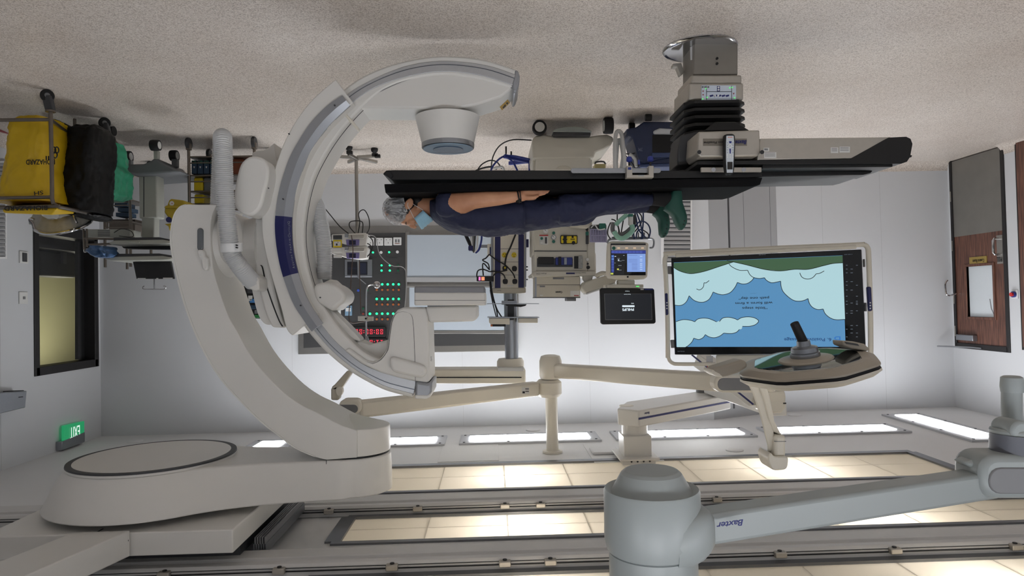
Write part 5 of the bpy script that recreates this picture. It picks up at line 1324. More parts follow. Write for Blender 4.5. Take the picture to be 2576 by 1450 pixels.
# ================================================================ SURGICAL LAMP: column, two arms, yoke and head
sl_ = thing('surgical_lamp', 'cream surgical lamp with glossy round glass head and black handle, on a jointed ceiling arm', 'surgical lamp', V(P(1390, 1140, 6.1).x, 6.1, ZC))
pc = P(1390, 1140, 6.1); px0 = pc.x
def rz(x, y, Y): return P(x, y, Y).z
yl = 6.1
MB().lathe(V(px0, yl, 0), [(.054, rz(1390, 985, yl)), (.054, ZC - .022), (.088, ZC - .02), (.09, ZC - .002)], 32).build('column', M_cream, sl_)
MB().lathe(V(px0, yl, 0), [(.05, rz(1390, 893, yl)), (.085, rz(1390, 896, yl)), (.1, rz(1390, 908, yl)), (.102, rz(1390, 945, yl)), (.09, rz(1390, 953, yl))], 32).build('knuckle', M_cream, sl_)
MB().lathe(V(px0 + .02, yl, 0), [(.09, rz(1390, 955, yl)), (.115, rz(1390, 962, yl)), (.115, rz(1390, 990, yl)), (.09, rz(1390, 998, yl))], 32).build('knuckle', M_cream, sl_)
beam(P(1400, 933, 6.05), P(1830, 963, 4.6), .10, .125, 'arm', M_cream, sl_, .02)
S('arm_joint', rr(1798, 942, 1935, 989, 22), 4.5, .13, M_cream, sl_, .02)
S('joint_inlay', rr(1806, 952, 1920, 983, 14), 4.495, .02, M_grey, sl_, .003)
text('Baxter', 4.5, 1440, 935, 5.92, M_inkblue, sl_, wpx=22, shear=.2, bold=.012, off=.006)
# vertical post, knuckle and yoke
py = 3.55
MB().cyl(P(1936, 942, 4.56), P(1936, 956, 4.56), .10, n=28).cyl(P(1936, 955, 4.56), P(1936, 968, 4.56), .055, n=24).cyl(P(1936, 967, 4.56), P(1936, 985, 4.56), .045, .035, n=24).build('pivot', M_cream, sl_, bevel=.01)
MB().loft([[P(x, y, Y) for x, y, Y in r] for r in (
    ((1872, 948, 3.0), (1905, 946, 3.0), (1905, 946, 3.08), (1872, 948, 3.08)), ((1893, 990, 3.08), (1921, 990, 3.08), (1921, 990, 3.17), (1893, 990, 3.17)), ((1913, 1050, 3.15), (1937, 1050, 3.15), (1937, 1050, 3.22), (1913, 1050, 3.22)), ((1935, 1140, 3.2), (1955, 1130, 3.2), (1955, 1130, 3.27), (1935, 1140, 3.27)))]).build('yoke', M_cream, sl_, bevel=.008)
MB().loft([[P(x, y, Y) for x, y, Y in r] for r in (
    ((1898, 948, 2.98), (1920, 945, 2.98), (1920, 945, 3.1), (1898, 948, 3.1)), ((1918, 1000, 3.08), (1936, 1000, 3.08), (1936, 1000, 3.17), (1918, 1000, 3.17)), ((1930, 1050, 3.14), (1948, 1060, 3.14), (1948, 1060, 3.22), (1930, 1050, 3.22)), ((1942, 1085, 3.18), (1966, 1096, 3.18), (1966, 1096, 3.27), (1942, 1085, 3.27)))]).build('yoke', M_cream, sl_, bevel=.008)
S('yoke_post', (1949, 1096, 1978, 1152), 3.16, .10, M_cream, sl_, .014)
S('yoke_seam', (1949, 1111, 1978, 1112), 3.158, .01, M_grey, sl_)
S('knuckle', spl([(1940, 1140), (1950, 1150), (1980, 1150), (1983, 1165), (1979, 1180), (1965, 1184), (1945, 1183), (1936, 1168), (1933, 1152)], 3, True), 3.14, .13, M_cream, sl_, .014)
# head disc
hc0 = P(2028, 912, 3.0)
Rh = Matrix.Rotation(rad(-9.2), 3, 'Y') @ Matrix.Rotation(rad(-3.2), 3, 'X')
Rh = Matrix.Rotation(rad(-8.0), 3, 'Y') @ Matrix.Rotation(rad(-3.6), 3, 'X')
def hd_(prof, nm, m, par, n=12, ph=0., sm=.92):
    rings = []
    for r, z in prof:
        ring = []
        N_ = n * 6
        for i in range(N_):
            t = 2 * math.pi * i / N_ + ph
            k = math.cos(math.pi / n) / math.cos(((t) % (2 * math.pi / n)) - math.pi / n); k = 1 * (1 - sm) + k * sm
            ring.append(hc0 + Rh @ V(max(r, .001) * k * math.cos(t), max(r, .001) * k * math.sin(t), z))
        rings.append(ring)
    return MB().loft(rings).build(nm, m, par, ang=25)
M_lamp = mat('lamp_shell_beige', (168, 160, 146), .4, noise=.02)
hd = hd_([(.235, -.012), (.27, -.010), (.305, .008), (.305, .016)], 'head', M_lamp, sl_, 8, .2, .9)
hd_([(.304, .016), (.300, .02), (.300, .028), (.304, .03)], 'head_gap', M_ink, sl_, 8, .2, .9)
hd_([(.306, .030), (.308, .04), (.28, .06), (.15, .085), (.08, .09)], 'head_top', M_cream, sl_, 8, .2, .9)
M_lens = mat('lamp_mirror_glass', (150, 156, 160), .03, 1., noise=0)
hd_([(.001, -.014), (.232, -.014), (.236, -.010)], 'lens', M_lens, hd, 8, .2, .9)
MB().lathe(hc0, [(.118, -.013), (.112, -.020), (.055, -.028), (.05, -.03)], 40, Rh).build('handle_base', M_lamp, hd)
MB().lathe(hc0, [(.062, -.026), (.064, -.03), (.062, -.045), (.056, -.047), (.058, -.05), (.055, -.068), (.045, -.072), (.03, -.075), (.028, -.098)], 36, Rh).build('collar', M_alu, hd)
hb0 = hc0 + Rh @ V(0, 0, -.09); hb1 = P(1998, 813, 2.98)
MB().cyl(hb0, hb1, .021, .019, n=20).build('handle', M_rubber, hd, bevel=.003)
# side grip bars of the head
S('side_grip', [(1800, 926), (1868, 905), (1880, 912), (1882, 924), (1860, 938), (1832, 947), (1812, 950), (1790, 935)], 2.90, .10, M_lamp, sl_, .012)
S('side_grip', [(1792, 930), (1812, 938), (1820, 950), (1806, 949), (1790, 940)], 2.9, .12, M_cream, sl_, .005)
S('side_grip', [(2118, 858), (2150, 860), (2176, 866), (2190, 880), (2182, 884), (2140, 878), (2120, 870)], 2.98, .09, M_lamp, sl_, .006)
S('grip_slot', [(2126, 860), (2158, 866), (2162, 871), (2130, 866)], 2.975, .01, M_dkgrey, sl_)
# left-hand second arm of the lamp column running to the photo left
sa = thing('lamp_arm', 'long cream jointed arm reaching from the lamp column behind the X-ray arm', 'ceiling arm', P(1100, 1000, 5.6))
beam(P(1350, 978, 6.05), P(900, 1030, 5.05), .10, .125, 'arm', M_cream, sa, .02)
S('arm_joint', rr(852, 1006, 908, 1043, 16), 4.98, .12, M_cream, sa, .015)
S('joint_inlay', rr(846, 1019, 900, 1040, 10), 4.975, .02, M_grey, sa, .003)
S('elbow', [(832, 978), (845, 970), (855, 978), (852, 1008), (832, 1008)], 5.0, .09, M_beige, sa, .012)
S('elbow', circ(853, 985, 9, 14, 13), 4.99, .05, M_cream, sa, .006)
S('fore_arm', [(833, 975), (842, 968), (874, 932), (884, 940), (858, 980), (838, 984)], 5.0, .08, M_beige, sa, .01)
S('label', (1312, 974, 1331, 990), 5.9, .002, M_paper, sa, off=.03)
k = MB(); k.slab((1314, 984, 1320, 989), 5.9, .001, .0315).slab((1321, 977, 1330, 979), 5.9, .001, .0315).slab((1321, 983, 1330, 985), 5.9, .001, .0315); k.build('print', M_ink, sa)
# ================================================================ PENDANT COLUMN with sockets
pd_ = thing('supply_pendant', 'grey and navy medical supply pendant with yellow and black sockets on a ceiling boom', 'pendant', V(P(1283, 740, 6.3).x, 6.3, P(1283, 590, 6.3).z))
Yp = 6.2
MB().cyl((P(1284, 740, 6.3).x, 6.32, P(1284, 738, 6.3).z), (P(1284, 740, 6.3).x, 6.32, P(1284, 908, 6.3).z), .062, n=32).build('column', M_alu, pd_)
S('column_track', (1277, 754, 1293, 806), 6.24, .05, M_dkgrey, pd_, .003)
MB().lathe(V(P(1284, 905, 6.3).x, 6.32, 0), [(.11, rz(1284, 905, 6.2)), (.125, rz(1284, 912, 6.2)), (.125, rz(1284, 928, 6.2)), (.09, rz(1284, 934, 6.2))], 36).build('bearing', M_cream, pd_)
S('boom', [(1060, 930), (1322, 929), (1323, 966), (1060, 966)], 6.18, .26, M_cream, pd_, .012)
S('boom_line', (1060, 949, 1312, 951.5), 6.176, .01, M_ink, pd_)
S('boom_plate', (1252, 925, 1318, 934), 6.16, .28, M_ceilrail, pd_, .004)
S('head', [(1240, 560), (1322, 560), (1322, 726), (1240, 728)], Yp, .26, M_cream, pd_, .006)
S('cap', [(1237, 725), (1323, 725), (1323, 737), (1300, 739), (1240, 738)], Yp - .01, .28, M_beige, pd_, .006)
S('navy_strip', (1245, 560, 1259, 726), Yp, .01, M_navy, pd_, .002, .006); S('navy_strip', (1304, 560, 1318, 724), Yp, .01, M_navy, pd_, .002, .006)
S('side_rail', (1235, 560, 1240, 722), Yp - .02, .06, M_alu, pd_, .003); S('side_rail', (1320, 560, 1324, 722), Yp - .02, .06, M_alu, pd_, .003)
for y in (626, 659, 692): S('panel_joint', (1259, y, 1304, y + 1), Yp, .003, M_grey, pd_, off=.003)
for y in (654, 688, 720): S('label', (1276, y - 2, 1292, y + 1), Yp, .002, M_paper, pd_, off=.003)
text('TRILUX', 2.4, 1256, 731, Yp - .01, M_ink, pd_, wpx=10)
for x in (1269, 1293):
    s_ = S('yellow_socket', circ(x, 642, 6.5, 20), Yp, .01, M_yellow, pd_, .002, .01)
    for dx, dy in ((-2.6, -2), (2.6, -2), (0, 3)): S('slot', (x + dx - 1.2, 642 + dy - .8, x + dx + 1.2, 642 + dy + .8), Yp, .002, M_black, s_, off=.011)
plg = [(1270, 675), (1294, 676), (1271, 708), (1295, 708)]
for x, y in plg: S('plug', spl([(x - 6, y - 3), (x, y - 6), (x + 6, y - 3), (x + 5, y + 6), (x, y + 7), (x - 5, y + 6)], 2, True), Yp, .035, M_black, pd_, .004, .04)
S('warning_mark', (1268, 672, 1272, 677), Yp, .002, M_yellow, pd_, off=.042)
cb_ = MB(); Yf_ = Yp - .05
def wire(pts, r=.006, Y=None, mbx=None, k=5): (mbx or cb_).tube([P(p[0], p[1], p[2] if len(p) > 2 else (Y or Yf_)) for p in pts], r, 7, sub=k)
wire([(1297, 590), (1285, 620), (1274, 645), (1270, 668)], .008); wire([(1295, 700), (1290, 688), (1272, 668), (1250, 655), (1236, 645), (1231, 640)]); wire([(1271, 701), (1265, 690), (1245, 683), (1232, 684)])
wire([(1276, 680), (1268, 682), (1250, 686), (1241, 694)]); wire([(1231, 640), (1222, 650), (1214, 655), (1228, 664), (1231, 680)]); wire([(1230, 678), (1218, 664), (1214, 668), (1216, 694)])
wire([(1232, 684), (1215, 678), (1202, 682), (1199, 697)]); wire([(1232, 706), (1236, 740), (1248, 776), (1252, 800)]); wire([(1234, 706), (1240, 745), (1250, 778), (1262, 798)])
wire([(1249, 800), (1240, 765), (1233, 730)], .005)
cb_.build('cable', M_black, pd_)
# tray arms and blue hooks on the side of the head
S('side_hook', (1226, 614, 1237, 645), Yp, .06, M_cream, pd_, .004); S('hook_pad', (1232, 622, 1237, 640), Yp - .01, .06, M_navy, pd_, .003)
S('side_hook', (1321, 602, 1330, 622), Yp, .05, M_navy, pd_, .003); S('arm_stub', (1205, 616, 1228, 624), Yp + .02, .03, M_alu, pd_, .002)
for y in (670, 678, 702): S('port', (1323, y, 1328, y + 3), Yp, .03, M_black, pd_, .002)
# hanging lead bundle
lb_ = thing('lead_bundle', 'bundle of black, blue and white leads hanging from a blue clip by the pendant', 'cables', P(1190, 620, 6.1))
for pts, m in (([(1168, 588), (1176, 606), (1184, 622), (1190, 632)], M_black), ([(1172, 588), (1180, 605), (1186, 618)], M_black), ([(1184, 588), (1186, 604), (1188, 622)], M_white2), ([(1190, 590), (1191, 606), (1190, 630)], M_grey), ([(1202, 590), (1201, 606), (1200, 624), (1194, 636)], M_white2), ([(1212, 588), (1211, 606), (1205, 628), (1196, 637)], M_blue), ([(1196, 588), (1194, 610), (1192, 636)], M_dkgrey)):
    q = MB(); wire(pts, .009, 6.1, q); q.build('lead', m, lb_)
S('clip', (1178, 618, 1190, 631, 3), 6.08, .05, M_navy, lb_, .005)
# switch box and shelves on the pendant
swb = thing('power_switch_box', 'black box with small pink and orange lit displays hanging beside the pendant', 'device', P(1220, 695, 6.1))
S('casing', (1199, 695, 1242, 708), 6.08, .12, M_black, swb, .004)
S('display', (1204, 697, 1209, 706), 6.078, .002, glow('pink_led', (230, 120, 200), 1.2), swb); S('display', (1211, 697, 1219, 706), 6.078, .002, glow('orange_led', (235, 150, 110), 1.2), swb)
for y, lb2, w_ in ((765, 'thin steel shelf rod bracket with a black tablet on the pendant column', 0), (802, 'cream pendant shelf box with a black socket strip below the boom', 1)):
    t = thing('pendant_shelf', lb2, 'shelf', P(1290, y, 6.2))
    if not w_:
        S('shelf', (1225, 763.5, 1356, 765.5), 6.1, .2, M_alu, t); S('tablet', [(1270, 767), (1325, 766), (1322, 770), (1310, 773), (1275, 770)], 6.12, .14, M_black, t, .003); S('bracket', (1262, 757, 1300, 767), 6.15, .08, M_alu, t, .003)
    else:
        S('shelf', (1226, 798, 1357, 800.5), 6.08, .26, M_alu, t); S('left_box', [(1230, 801), (1282, 801), (1282, 817), (1235, 817), (1230, 812)], 6.1, .2, M_cream, t, .004); S('right_box', (1305, 801, 1353, 813), 6.1, .2, M_cream, t, .004)
        S('socket_strip', (1236, 816, 1272, 822), 6.1, .05, M_black, t, .002); S('strip_end', (1234, 817, 1239, 822), 6.095, .05, mat('copper', (190, 110, 70), .4, .6), t, .002)
# ================================================================ NEAR BOOM (upper corner, big in the frame)
nb_ = thing('near_boom_arm', 'large pale grey ceiling boom arm with round joint, closest to the viewer', 'ceiling arm', V(P(1640, 1330, 1.9).x, 1.95, ZC))
jx = P(1641, 1330, 1.95).x; jy = 1.95
Z = lambda y: P(1641, y, 1.82).z
M_nb = mat('boom_pale_grey', (150, 156, 155), .38, noise=.02, ns=8)
MB().lathe(V(jx, jy, 0), [(.001, Z(1213)), (.075, Z(1213)), (.086, Z(1222)), (.118, Z(1275)), (.116, Z(1284))], 8 * 6).build('lower_cap', M_nb, nb_, bevel=.003, ang=18)
MB().lathe(V(jx, jy, 0), [(.118, Z(1270)), (.132, Z(1262)), (.136, Z(1270)), (.137, Z(1395)), (.130, Z(1425)), (.112, Z(1436))], 64).build('joint', M_nb, nb_)
MB().lathe(V(jx, jy, 0), [(.12, Z(1428)), (.125, Z(1432)), (.125, ZC - .02), (.20, ZC - .02), (.20, ZC - .002)], 56).build('column', M_nb, nb_)
c1 = P(1790, 1326, 1.92); c2 = P(2485, 1214, 2.2)
rg = []
for (x, y, Y, hw, hh) in ((1680, 1343, 1.94, .12, .080), (1722, 1339, 1.935, .105, .079), (1752, 1334, 1.93, .085, .073), (1772, 1330, 1.925, .065, .062), (1786, 1328, 1.925, .046, .047)):
    c = P(x, y, Y); q = []
    for i in range(24):
        t = 2 * math.pi * i / 24; q.append(c + V(0, hw * math.copysign(abs(math.cos(t)) ** .6, math.cos(t)), hh * math.copysign(abs(math.sin(t)) ** .6, math.sin(t))))
    rg.append(q)
MB().loft(rg).build('fairing', M_nb, nb_, ang=50)
beam(c1 + V(.05, 0, 0), c2, .085, .088, 'arm', M_nb, nb_, .012)
pl2 = ((c1.x, c1.y - .044, 0), (V(0, 0, 1).cross((c2 - c1)).normalized()[:]))
ap = P(1836, 1317, 1.875)
lt = text('Baxter', 13.5, 1836, 1317, (tuple(ap), tuple((c2 - c1).cross(V(0, 0, 1)).normalized() * (1 if (c2 - c1).cross(V(0, 0, 1)).y > 0 else -1))), M_inkblue, nb_, wpx=70, shear=.22, bold=.014, off=.004)
S('end_joint', rr(2470, 1148, 2700, 1258, 40), 2.12, .14, M_nb, nb_, .02)
S('joint_inlay', rr(2489, 1178, 2690, 1244, 30), 2.115, .02, M_grey, nb_, .004)
MB().cyl(P(2552, 1150, 2.2), P(2552, 1136, 2.2), .066, n=32).build('collar', M_nb, nb_)
S('shoulder', [(2430, 1168), (2500, 1146), (2600, 1138), (2600, 1180), (2480, 1200)], 2.16, .08, M_nb, nb_, .015)
MB().cyl(P(2552, 1142, 2.2), P(2552, 1078, 2.2), .070, n=32).build('swivel', M_nb, nb_, bevel=.008)
MB().cyl(P(2553, 1138, 2.195), P(2553, 1092, 2.195), .0705, n=32).build('grey_band', mat('slate_plastic', (98, 100, 108), .45), nb_)
S('elbow_disc', circ(2572, 1085, 26, 24, 25), 2.14, .10, M_nb, nb_, .01)
MB().cyl(P(2545, 1080, 2.3), P(2545, 958, 2.3), .031, n=24).build('drop_post', M_nb, nb_)
MB().lathe(P(2545, 950, 2.3), [(.025, -.005), (.033, .0), (.036, .03), (.034, .05)], 24).build('post_cap', M_nb, nb_)
S('side_stub', (2560, 968, 2600, 988), 2.3, .03, M_nb, nb_, .004)
# flat plates on the ceiling beside the square mount
a = PZ(1466, 1119, ZC); b = PZ(1672, 1161, ZC)
o = MB().mm((b.x, b.y, ZC - .005), (a.x, a.y, ZC - .001)).build('ceiling_plate', M_ceil, bevel=.001); tagit(o, 'thin flat ceiling plate round the square boom mount', 'plate')
a = PZ(1482, 1133, ZC); b = PZ(1560, 1146, ZC)
o = MB().mm((b.x, b.y, ZC - .03), (a.x, a.y, ZC - .005)).build('ceiling_cover', M_ceil, bevel=.012, seg=3); tagit(o, 'rounded rectangular cover on the ceiling beside the square boom mount', 'cover')
# ================================================================ ANAESTHESIA MACHINE and what stands on it
M_mach = mat('machine_ivory', (202, 198, 186), .4, noise=.02, ns=8)
Ym = 5.85
am = thing('anaesthesia_machine', 'ivory anaesthesia machine on castors behind the table', 'medical machine', P(1420, 330, Ym))
def A(nm, pts, m, dY=0., d=.3, bev=.006, par=None, off=0.): return S(nm, pts, Ym + dY, d, m, par or am, bev, off)
base = [(1338, 352), (1346, 342), (1368, 338), (1400, 344), (1480, 344), (1505, 340), (1528, 338), (1542, 344), (1544, 352), (1538, 364), (1520, 376), (1498, 384), (1494, 398), (1340, 400)]
A('base', base, M_mach, -.05, .62, .02)
A('foot_plate', spl([(1391, 331), (1400, 324), (1430, 319), (1460, 320), (1480, 326), (1489, 332)], 3), mat('foot_grey', (150, 158, 155), .4), -.12, .2, .006)
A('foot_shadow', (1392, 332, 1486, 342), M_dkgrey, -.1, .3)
def castor(x, y0, y1, w_, Y, par, face=0):
    c = P(x, (y0 + y1) / 2, Y); r = abs(P(x, y0, Y).z - P(x, y1, Y).z) / 2 * .98; c.z = max(r, c.z)
    ax = Matrix.Rotation(rad(90), 3, 'X') @ Matrix.Rotation(rad(0), 3, 'Y') if face else Matrix.Rotation(rad(90), 3, 'Y')
    k = MB().lathe(c, [(r * .7, -w_ / 2), (r * .95, -w_ / 2), (r, -w_ * .3), (r, w_ * .3), (r * .95, w_ / 2), (r * .7, w_ / 2)], 28, ax).build('castor', M_rubber, par)
    MB().lathe(c, [(.01, -w_ * .52), (r * .68, -w_ * .52), (r * .68, w_ * .52), (.01, w_ * .52)], 24, ax).build('hub', M_paper if w_ > .05 else M_dkgrey, k)
    return k
castor(1357, 299, 336, .07, 5.78, am, 1); castor(1530, 293, 334, .075, 5.72, am, 0)
castor(1368, 312, 338, .05, 6.3, am, 0)
A('drawer', [(1348, 400), (1354, 386), (1368, 383), (1478, 384), (1486, 392), (1488, 430), (1347, 430)], M_mach, -.04, .5, .01)
A('handle_recess', spl([(1398, 425), (1406, 419), (1418, 417), (1430, 419), (1438, 425)], 3), M_beige, -.05, .02, .003)
A('body', (1340, 400, 1490, 640), M_mach, .02, .5, .012)
A('upper_body', [(1343, 566), (1478, 560), (1480, 690), (1346, 690)], M_mach, -.03, .5, .012)
A('side_column', (1478, 568, 1497, 688), M_mach, -.035, .5, .006)
A('panel_joint', (1344, 631, 1476, 633), M_dkgrey, -.036, .02, 0)
A('inset', (1351, 650, 1441, 672), M_dkgrey, -.034, .01, .003, None, .002)
A('tray', (1354, 647, 1393, 665), M_black, -.05, .03, .003)
A('blue_module', (1398, 648, 1440, 667), M_blue, -.055, .04, .004)
A('black_grip', (1405, 646, 1412, 667), M_black, -.07, .03, .003)
A('grip', [(1419, 649), (1426, 649), (1426, 666), (1419, 666)], M_alu, -.065, .02, .002)
A('gauge_module', (1455, 644, 1466, 676, 3), mat('module_grey', (150, 152, 150), .4, noise=.5, ns=60), -.06, .04, .004)
A('black_module', (1445, 645, 1455, 676), M_black, -.045, .03, .002)
A('ledge', [(1336, 690), (1345, 683), (1498, 683), (1501, 694), (1340, 697)], M_mach, -.08, .56, .006)
A('blue_badge', (1424, 686, 1446, 690), M_navy, -.082, .004, .001)
text('Aisys CS2', 3.2, 1362, 689, Ym - .08, M_ink, am, wpx=26); text('Datex-Ohmeda', 2.8, 1460, 687, Ym - .08, M_ink, am, wpx=26)
lbm = A('oxygen_label', (1357, 591, 1379, 616, 2), M_paper, -.036, .006, .001); A('stripe', (1357, 591, 1379, 594), M_inkred, -.037, .006, 0, lbm)
for (x, y, r, m) in ((1363, 600, 3.4, M_teal), (1363, 611, 3.6, M_paper), (1393, 586, 3.6, M_teal), (1393, 597, 6.5, M_alu), (1393, 608, 3.8, M_teal), (1373, 581, 6.5, M_paper), (1477, 577, 3.2, M_black), (1478, 653, 4, M_paper), (1479, 664, 2.4, M_black), (1480, 673, 4.5, M_black)):
    k = A('dial', circ(x, y, r, 18), m, -.05, .03, .002)
    if r > 5: A('dial_face', circ(x, y, r - 2, 16), M_white2, -.053, .004, 0, k); A('needle', [(x - 3, y - 2), (x - 2, y - 3), (x + 3, y + 2)], M_ink, -.055, .002, 0, k)
A('flow_tube', (1371, 597, 1376, 613), M_dkgrey, -.04, .01, .001)
A('vertical_gauge', (1474, 585, 1481, 614), M_dkgrey, -.045, .02, .002); A('gauge_knob', (1474, 583, 1481, 592), M_teal, -.06, .03, .002)
yv = A('vaporiser', (1410, 592, 1453, 614, 3), M_black, -.05, .05, .004)
A('yellow_case', (1412, 594, 1451, 612, 2), M_yellow, -.058, .05, .004, yv)
A('black_clip', [(1418, 592), (1426, 592), (1425, 601), (1428, 603), (1425, 605), (1426, 613), (1418, 613), (1418, 605), (1415, 602), (1418, 600)], M_black, -.07, .02, .002, yv)
A('print', (1438, 594, 1443, 599), M_ink, -.0585, .002, 0, yv); A('print', (1435, 601, 1446, 603), M_ink, -.0585, .002, 0, yv); A('knob', circ(1443, 611, 4.5), M_black, -.065, .02, .002, yv)
A('absorber', [(1432, 558), (1485, 556), (1486, 568), (1478, 574), (1436, 570)], M_mach, -.15, .3, .012)
A('absorber_ring', circ(1440, 563, 9, 20, 3), M_grey, -.152, .01, .001)
A('clamp_socket', [(1486, 622), (1494, 626), (1499, 640), (1500, 690), (1488, 690)], M_mach, .1, .3, .01)
# blue trolley bracket at the side
bt = thing('blue_stand', 'cobalt blue steel bracket stand on small castors beside the ivory machine', 'stand', P(1300, 380, 6.3))
for a, b in (((1268, 393, 6.2), (1337, 408, 6.3)), ((1282, 411, 6.5), (1336, 405, 6.3)), ((1334, 404, 6.3), (1334, 432, 6.3))):
    beam(P(*a), P(*b), .035, .035, 'leg', M_blue, bt, .004)
for x, y, Y in ((1273, 378, 6.2), (1286, 390, 6.5)):
    MB().cyl(P(x - 2, y, Y), P(x + 2, y, Y), .035, n=16).build('castor', M_rubber, bt); S('fork', (x - 2, y, x + 2, y + 12), Y, .03, M_alu, bt, .002)
MB().tube([P(1336, 402, 6.2), P(1310, 396, 6.1), P(1285, 392, 6.2), P(1262, 396, 6.2), P(1242, 415, 6.2), P(1234, 432, 6.2)], .009, 8, sub=5).build('hose', M_blue, bt)
MB().tube([P(1275, 396, 6.2), P(1290, 408, 6.2), P(1302, 430, 6.2)], .009, 8, sub=5).build('hose', M_blue, bt)
fc_ = thing('floor_cable', 'thin black cable looping from the ivory machine down to the floor', 'cable', P(1250, 400, 6.4))
MB().tube([P(1337, 353, 6.0), P(1290, 352, 6.1), P(1258, 366, 6.2), P(1240, 395, 6.3), P(1235, 430, 6.4)], .006, 7, sub=5).tube([P(1262, 425, 6.3), P(1250, 408, 6.3), P(1232, 404, 6.3), P(1212, 414, 6.3), P(1200, 430, 6.3)], .006, 7, sub=5).tube([P(1196, 430, 6.3), P(1215, 423, 6.3), P(1235, 420, 6.3), P(1250, 426, 6.3)], .008, 7, sub=5).build('cord', M_black, fc_)
MB().tube([P(1240, 424, 6.25), P(1262, 420, 6.25), P(1268, 430, 6.25)], .012, 7, sub=4).build('clear_tube', M_paper, fc_)
# printer
pr = thing('printer', 'beige laser printer on top of the ivory machine', 'printer', P(1404, 696, Ym))
A('body', (1347, 697, 1460, 749, 2), M_beige, -.04, .36, .006, pr); A('front_lip', (1350, 696, 1459, 716), M_beige, -.05, .02, .003, pr)
A('drawer_handle', (1391, 698, 1419, 703), M_grey, -.052, .01, .002, pr); A('seam', (1350, 716.5, 1459, 717.5), M_grey, -.045, .01, 0, pr)
A('side_strip', (1346, 697, 1350, 748), M_alu, -.045, .02, .001, pr); A('top_edge', (1346, 748, 1460, 750), M_dkgrey, -.04, .36, .001, pr)
A('paper_output', (1427, 750, 1449, 758), M_grey, -.03, .2, .003, pr)
A('sticker', (1435, 732, 1458, 746), M_paper, -.042, .002, 0, pr); A('red_print', (1444, 743, 1456, 745), M_inkred, -.0425, .002, 0, pr)
A('label', (1358, 719, 1371, 723), M_grey, -.042, .002, 0, pr); A('button', (1358, 742, 1366, 745, 1), M_paper, -.046, .008, .001, pr)
text('Canon', 4.2, 1406, 735.5, Ym - .042, M_ink, pr, wpx=17, bold=.03)
# angled grey display flap beside the monitor
fl = thing('angled_tray', 'pale angled plastic arm tray between printer and the lit monitor', 'tray', P(1510, 690, 5.8))
S('shell', [(1462, 724), (1471, 710), (1536, 690), (1554, 700), (1548, 712), (1474, 739)], 5.72, .2, M_mach, fl, .01)
S('support', [(1468, 694), (1492, 692), (1490, 704), (1474, 711), (1468, 702)], 5.8, .1, M_mach, fl, .004)
S('edge', [(1474, 739), (1548, 712), (1550, 715), (1476, 742)], 5.72, .2, M_white2, fl, .002)
# lit patient monitor
gm = thing('patient_monitor', 'beige framed monitor with a lit blue and black screen hanging beside the screen arm', 'monitor', P(1580, 652, 5.5))
G = 5.5
S('casing', [(1530, 610), (1540, 607), (1622, 609), (1632, 612), (1631, 660), (1629, 698), (1620, 703), (1560, 705), (1531, 701), (1527, 690), (1528, 640)], G, .07, M_cream, gm, .012)
S('screen', (1536, 613, 1624, 693), G, .003, M_blackgl, gm, off=.003)
def g2(a, b, c, d): return (1440 + a / 6.04, 480 + b / 6.04, 1440 + c / 6.04, 480 + d / 6.04)
def GS(nm, r, col, s=1., off=.0045): return S(nm, g2(*r), G, .0004, glow('gm_%d_%d_%d' % col, col, s), gm, off=off)
GS('image', (590, 830, 1115, 905), (148, 140, 130), .8); GS('menu_bar', (590, 910, 1112, 955), (52, 62, 140))
GS('side_menu', (590, 975, 630, 1245), (50, 64, 140)); GS('window', (830, 960, 1108, 1235), (130, 160, 222)); GS('yellow_key', (580, 1250, 620, 1275), (190, 200, 80))
for i in range(9): GS('key', (592 + i * 53, 915, 636 + i * 53, 950), (70, 84, 160), 1., .005)
for i in range(6): GS('key', (592, 985 + i * 42, 628, 1012 + i * 42), (90, 130, 200) if i < 2 else (66, 84, 160), 1., .005)
for i, y in enumerate((1000, 1045, 1070, 1110, 1135, 1165, 1200)): GS('key', (1022, y - 9, 1060, y + 9), (165, 190, 235), 1., .005)
for y in (980, 1040, 1062, 1084, 1108, 1122, 1145, 1165, 1180, 1202): GS('text_line', (850 if y < 1100 else 900, y, 985, y + 4), (90, 105, 170), 1., .005)
for x, y, w_, h in ((700, 1058, 22, 28), (690, 1195, 28, 24), (650, 1000, 24, 14), (720, 1070, 50, 4), (720, 1138, 50, 4), (720, 1208, 50, 4), (700, 1030, 40, 3), (780, 985, 20, 6), (645, 1100, 20, 3), (770, 1060, 40, 3)):
    GS('readout', (x - w_ / 2, y - h / 2, x + w_ / 2, y + h / 2), (180, 190, 200) if y != 1195 else (200, 200, 90), .9, .005)
S('knob', circ(1543.5, 625, 4.5), G, .01, M_teal, gm, .001, .014)
for x in (1556, 1576, 1596, 1616): S('lit_key', (x - 3.5, 623, x + 3.5, 626), G, .001, glow('lit_key', (210, 180, 150), 1.), gm, off=.006)
S('badge', circ(1579, 697, 2.4, 12), G, .003, M_ink, gm, off=.003)
MB().tube([P(x, y, G + .02) for x, y in spl([(1527, 612), (1532, 604), (1545, 602), (1600, 601), (1632, 600), (1643, 603), (1645, 612), (1642, 623), (1634, 624)], 3)], .008, 8).build('rail_handle', M_alu, gm)
S('rail_bar', (1533, 600, 1631, 602), G - .005, .02, M_alu, gm); S('stand_neck', (1555, 705, 1597, 717), G + .02, .08, M_mach, gm, .006)
S('base_plate', (1527, 716, 1619, 725, 2), G + .0, .18, M_mach, gm, .004); S('status_light', (1600, 720, 1608, 722), G, .002, glow('status_green', (90, 230, 110), 1.), gm, off=.003)
MB().tube([P(1500, 695, 5.75), P(1515, 688, 5.7), P(1530, 690, 5.6)], .02, 8, sub=3).build('support_arm', M_mach, gm)
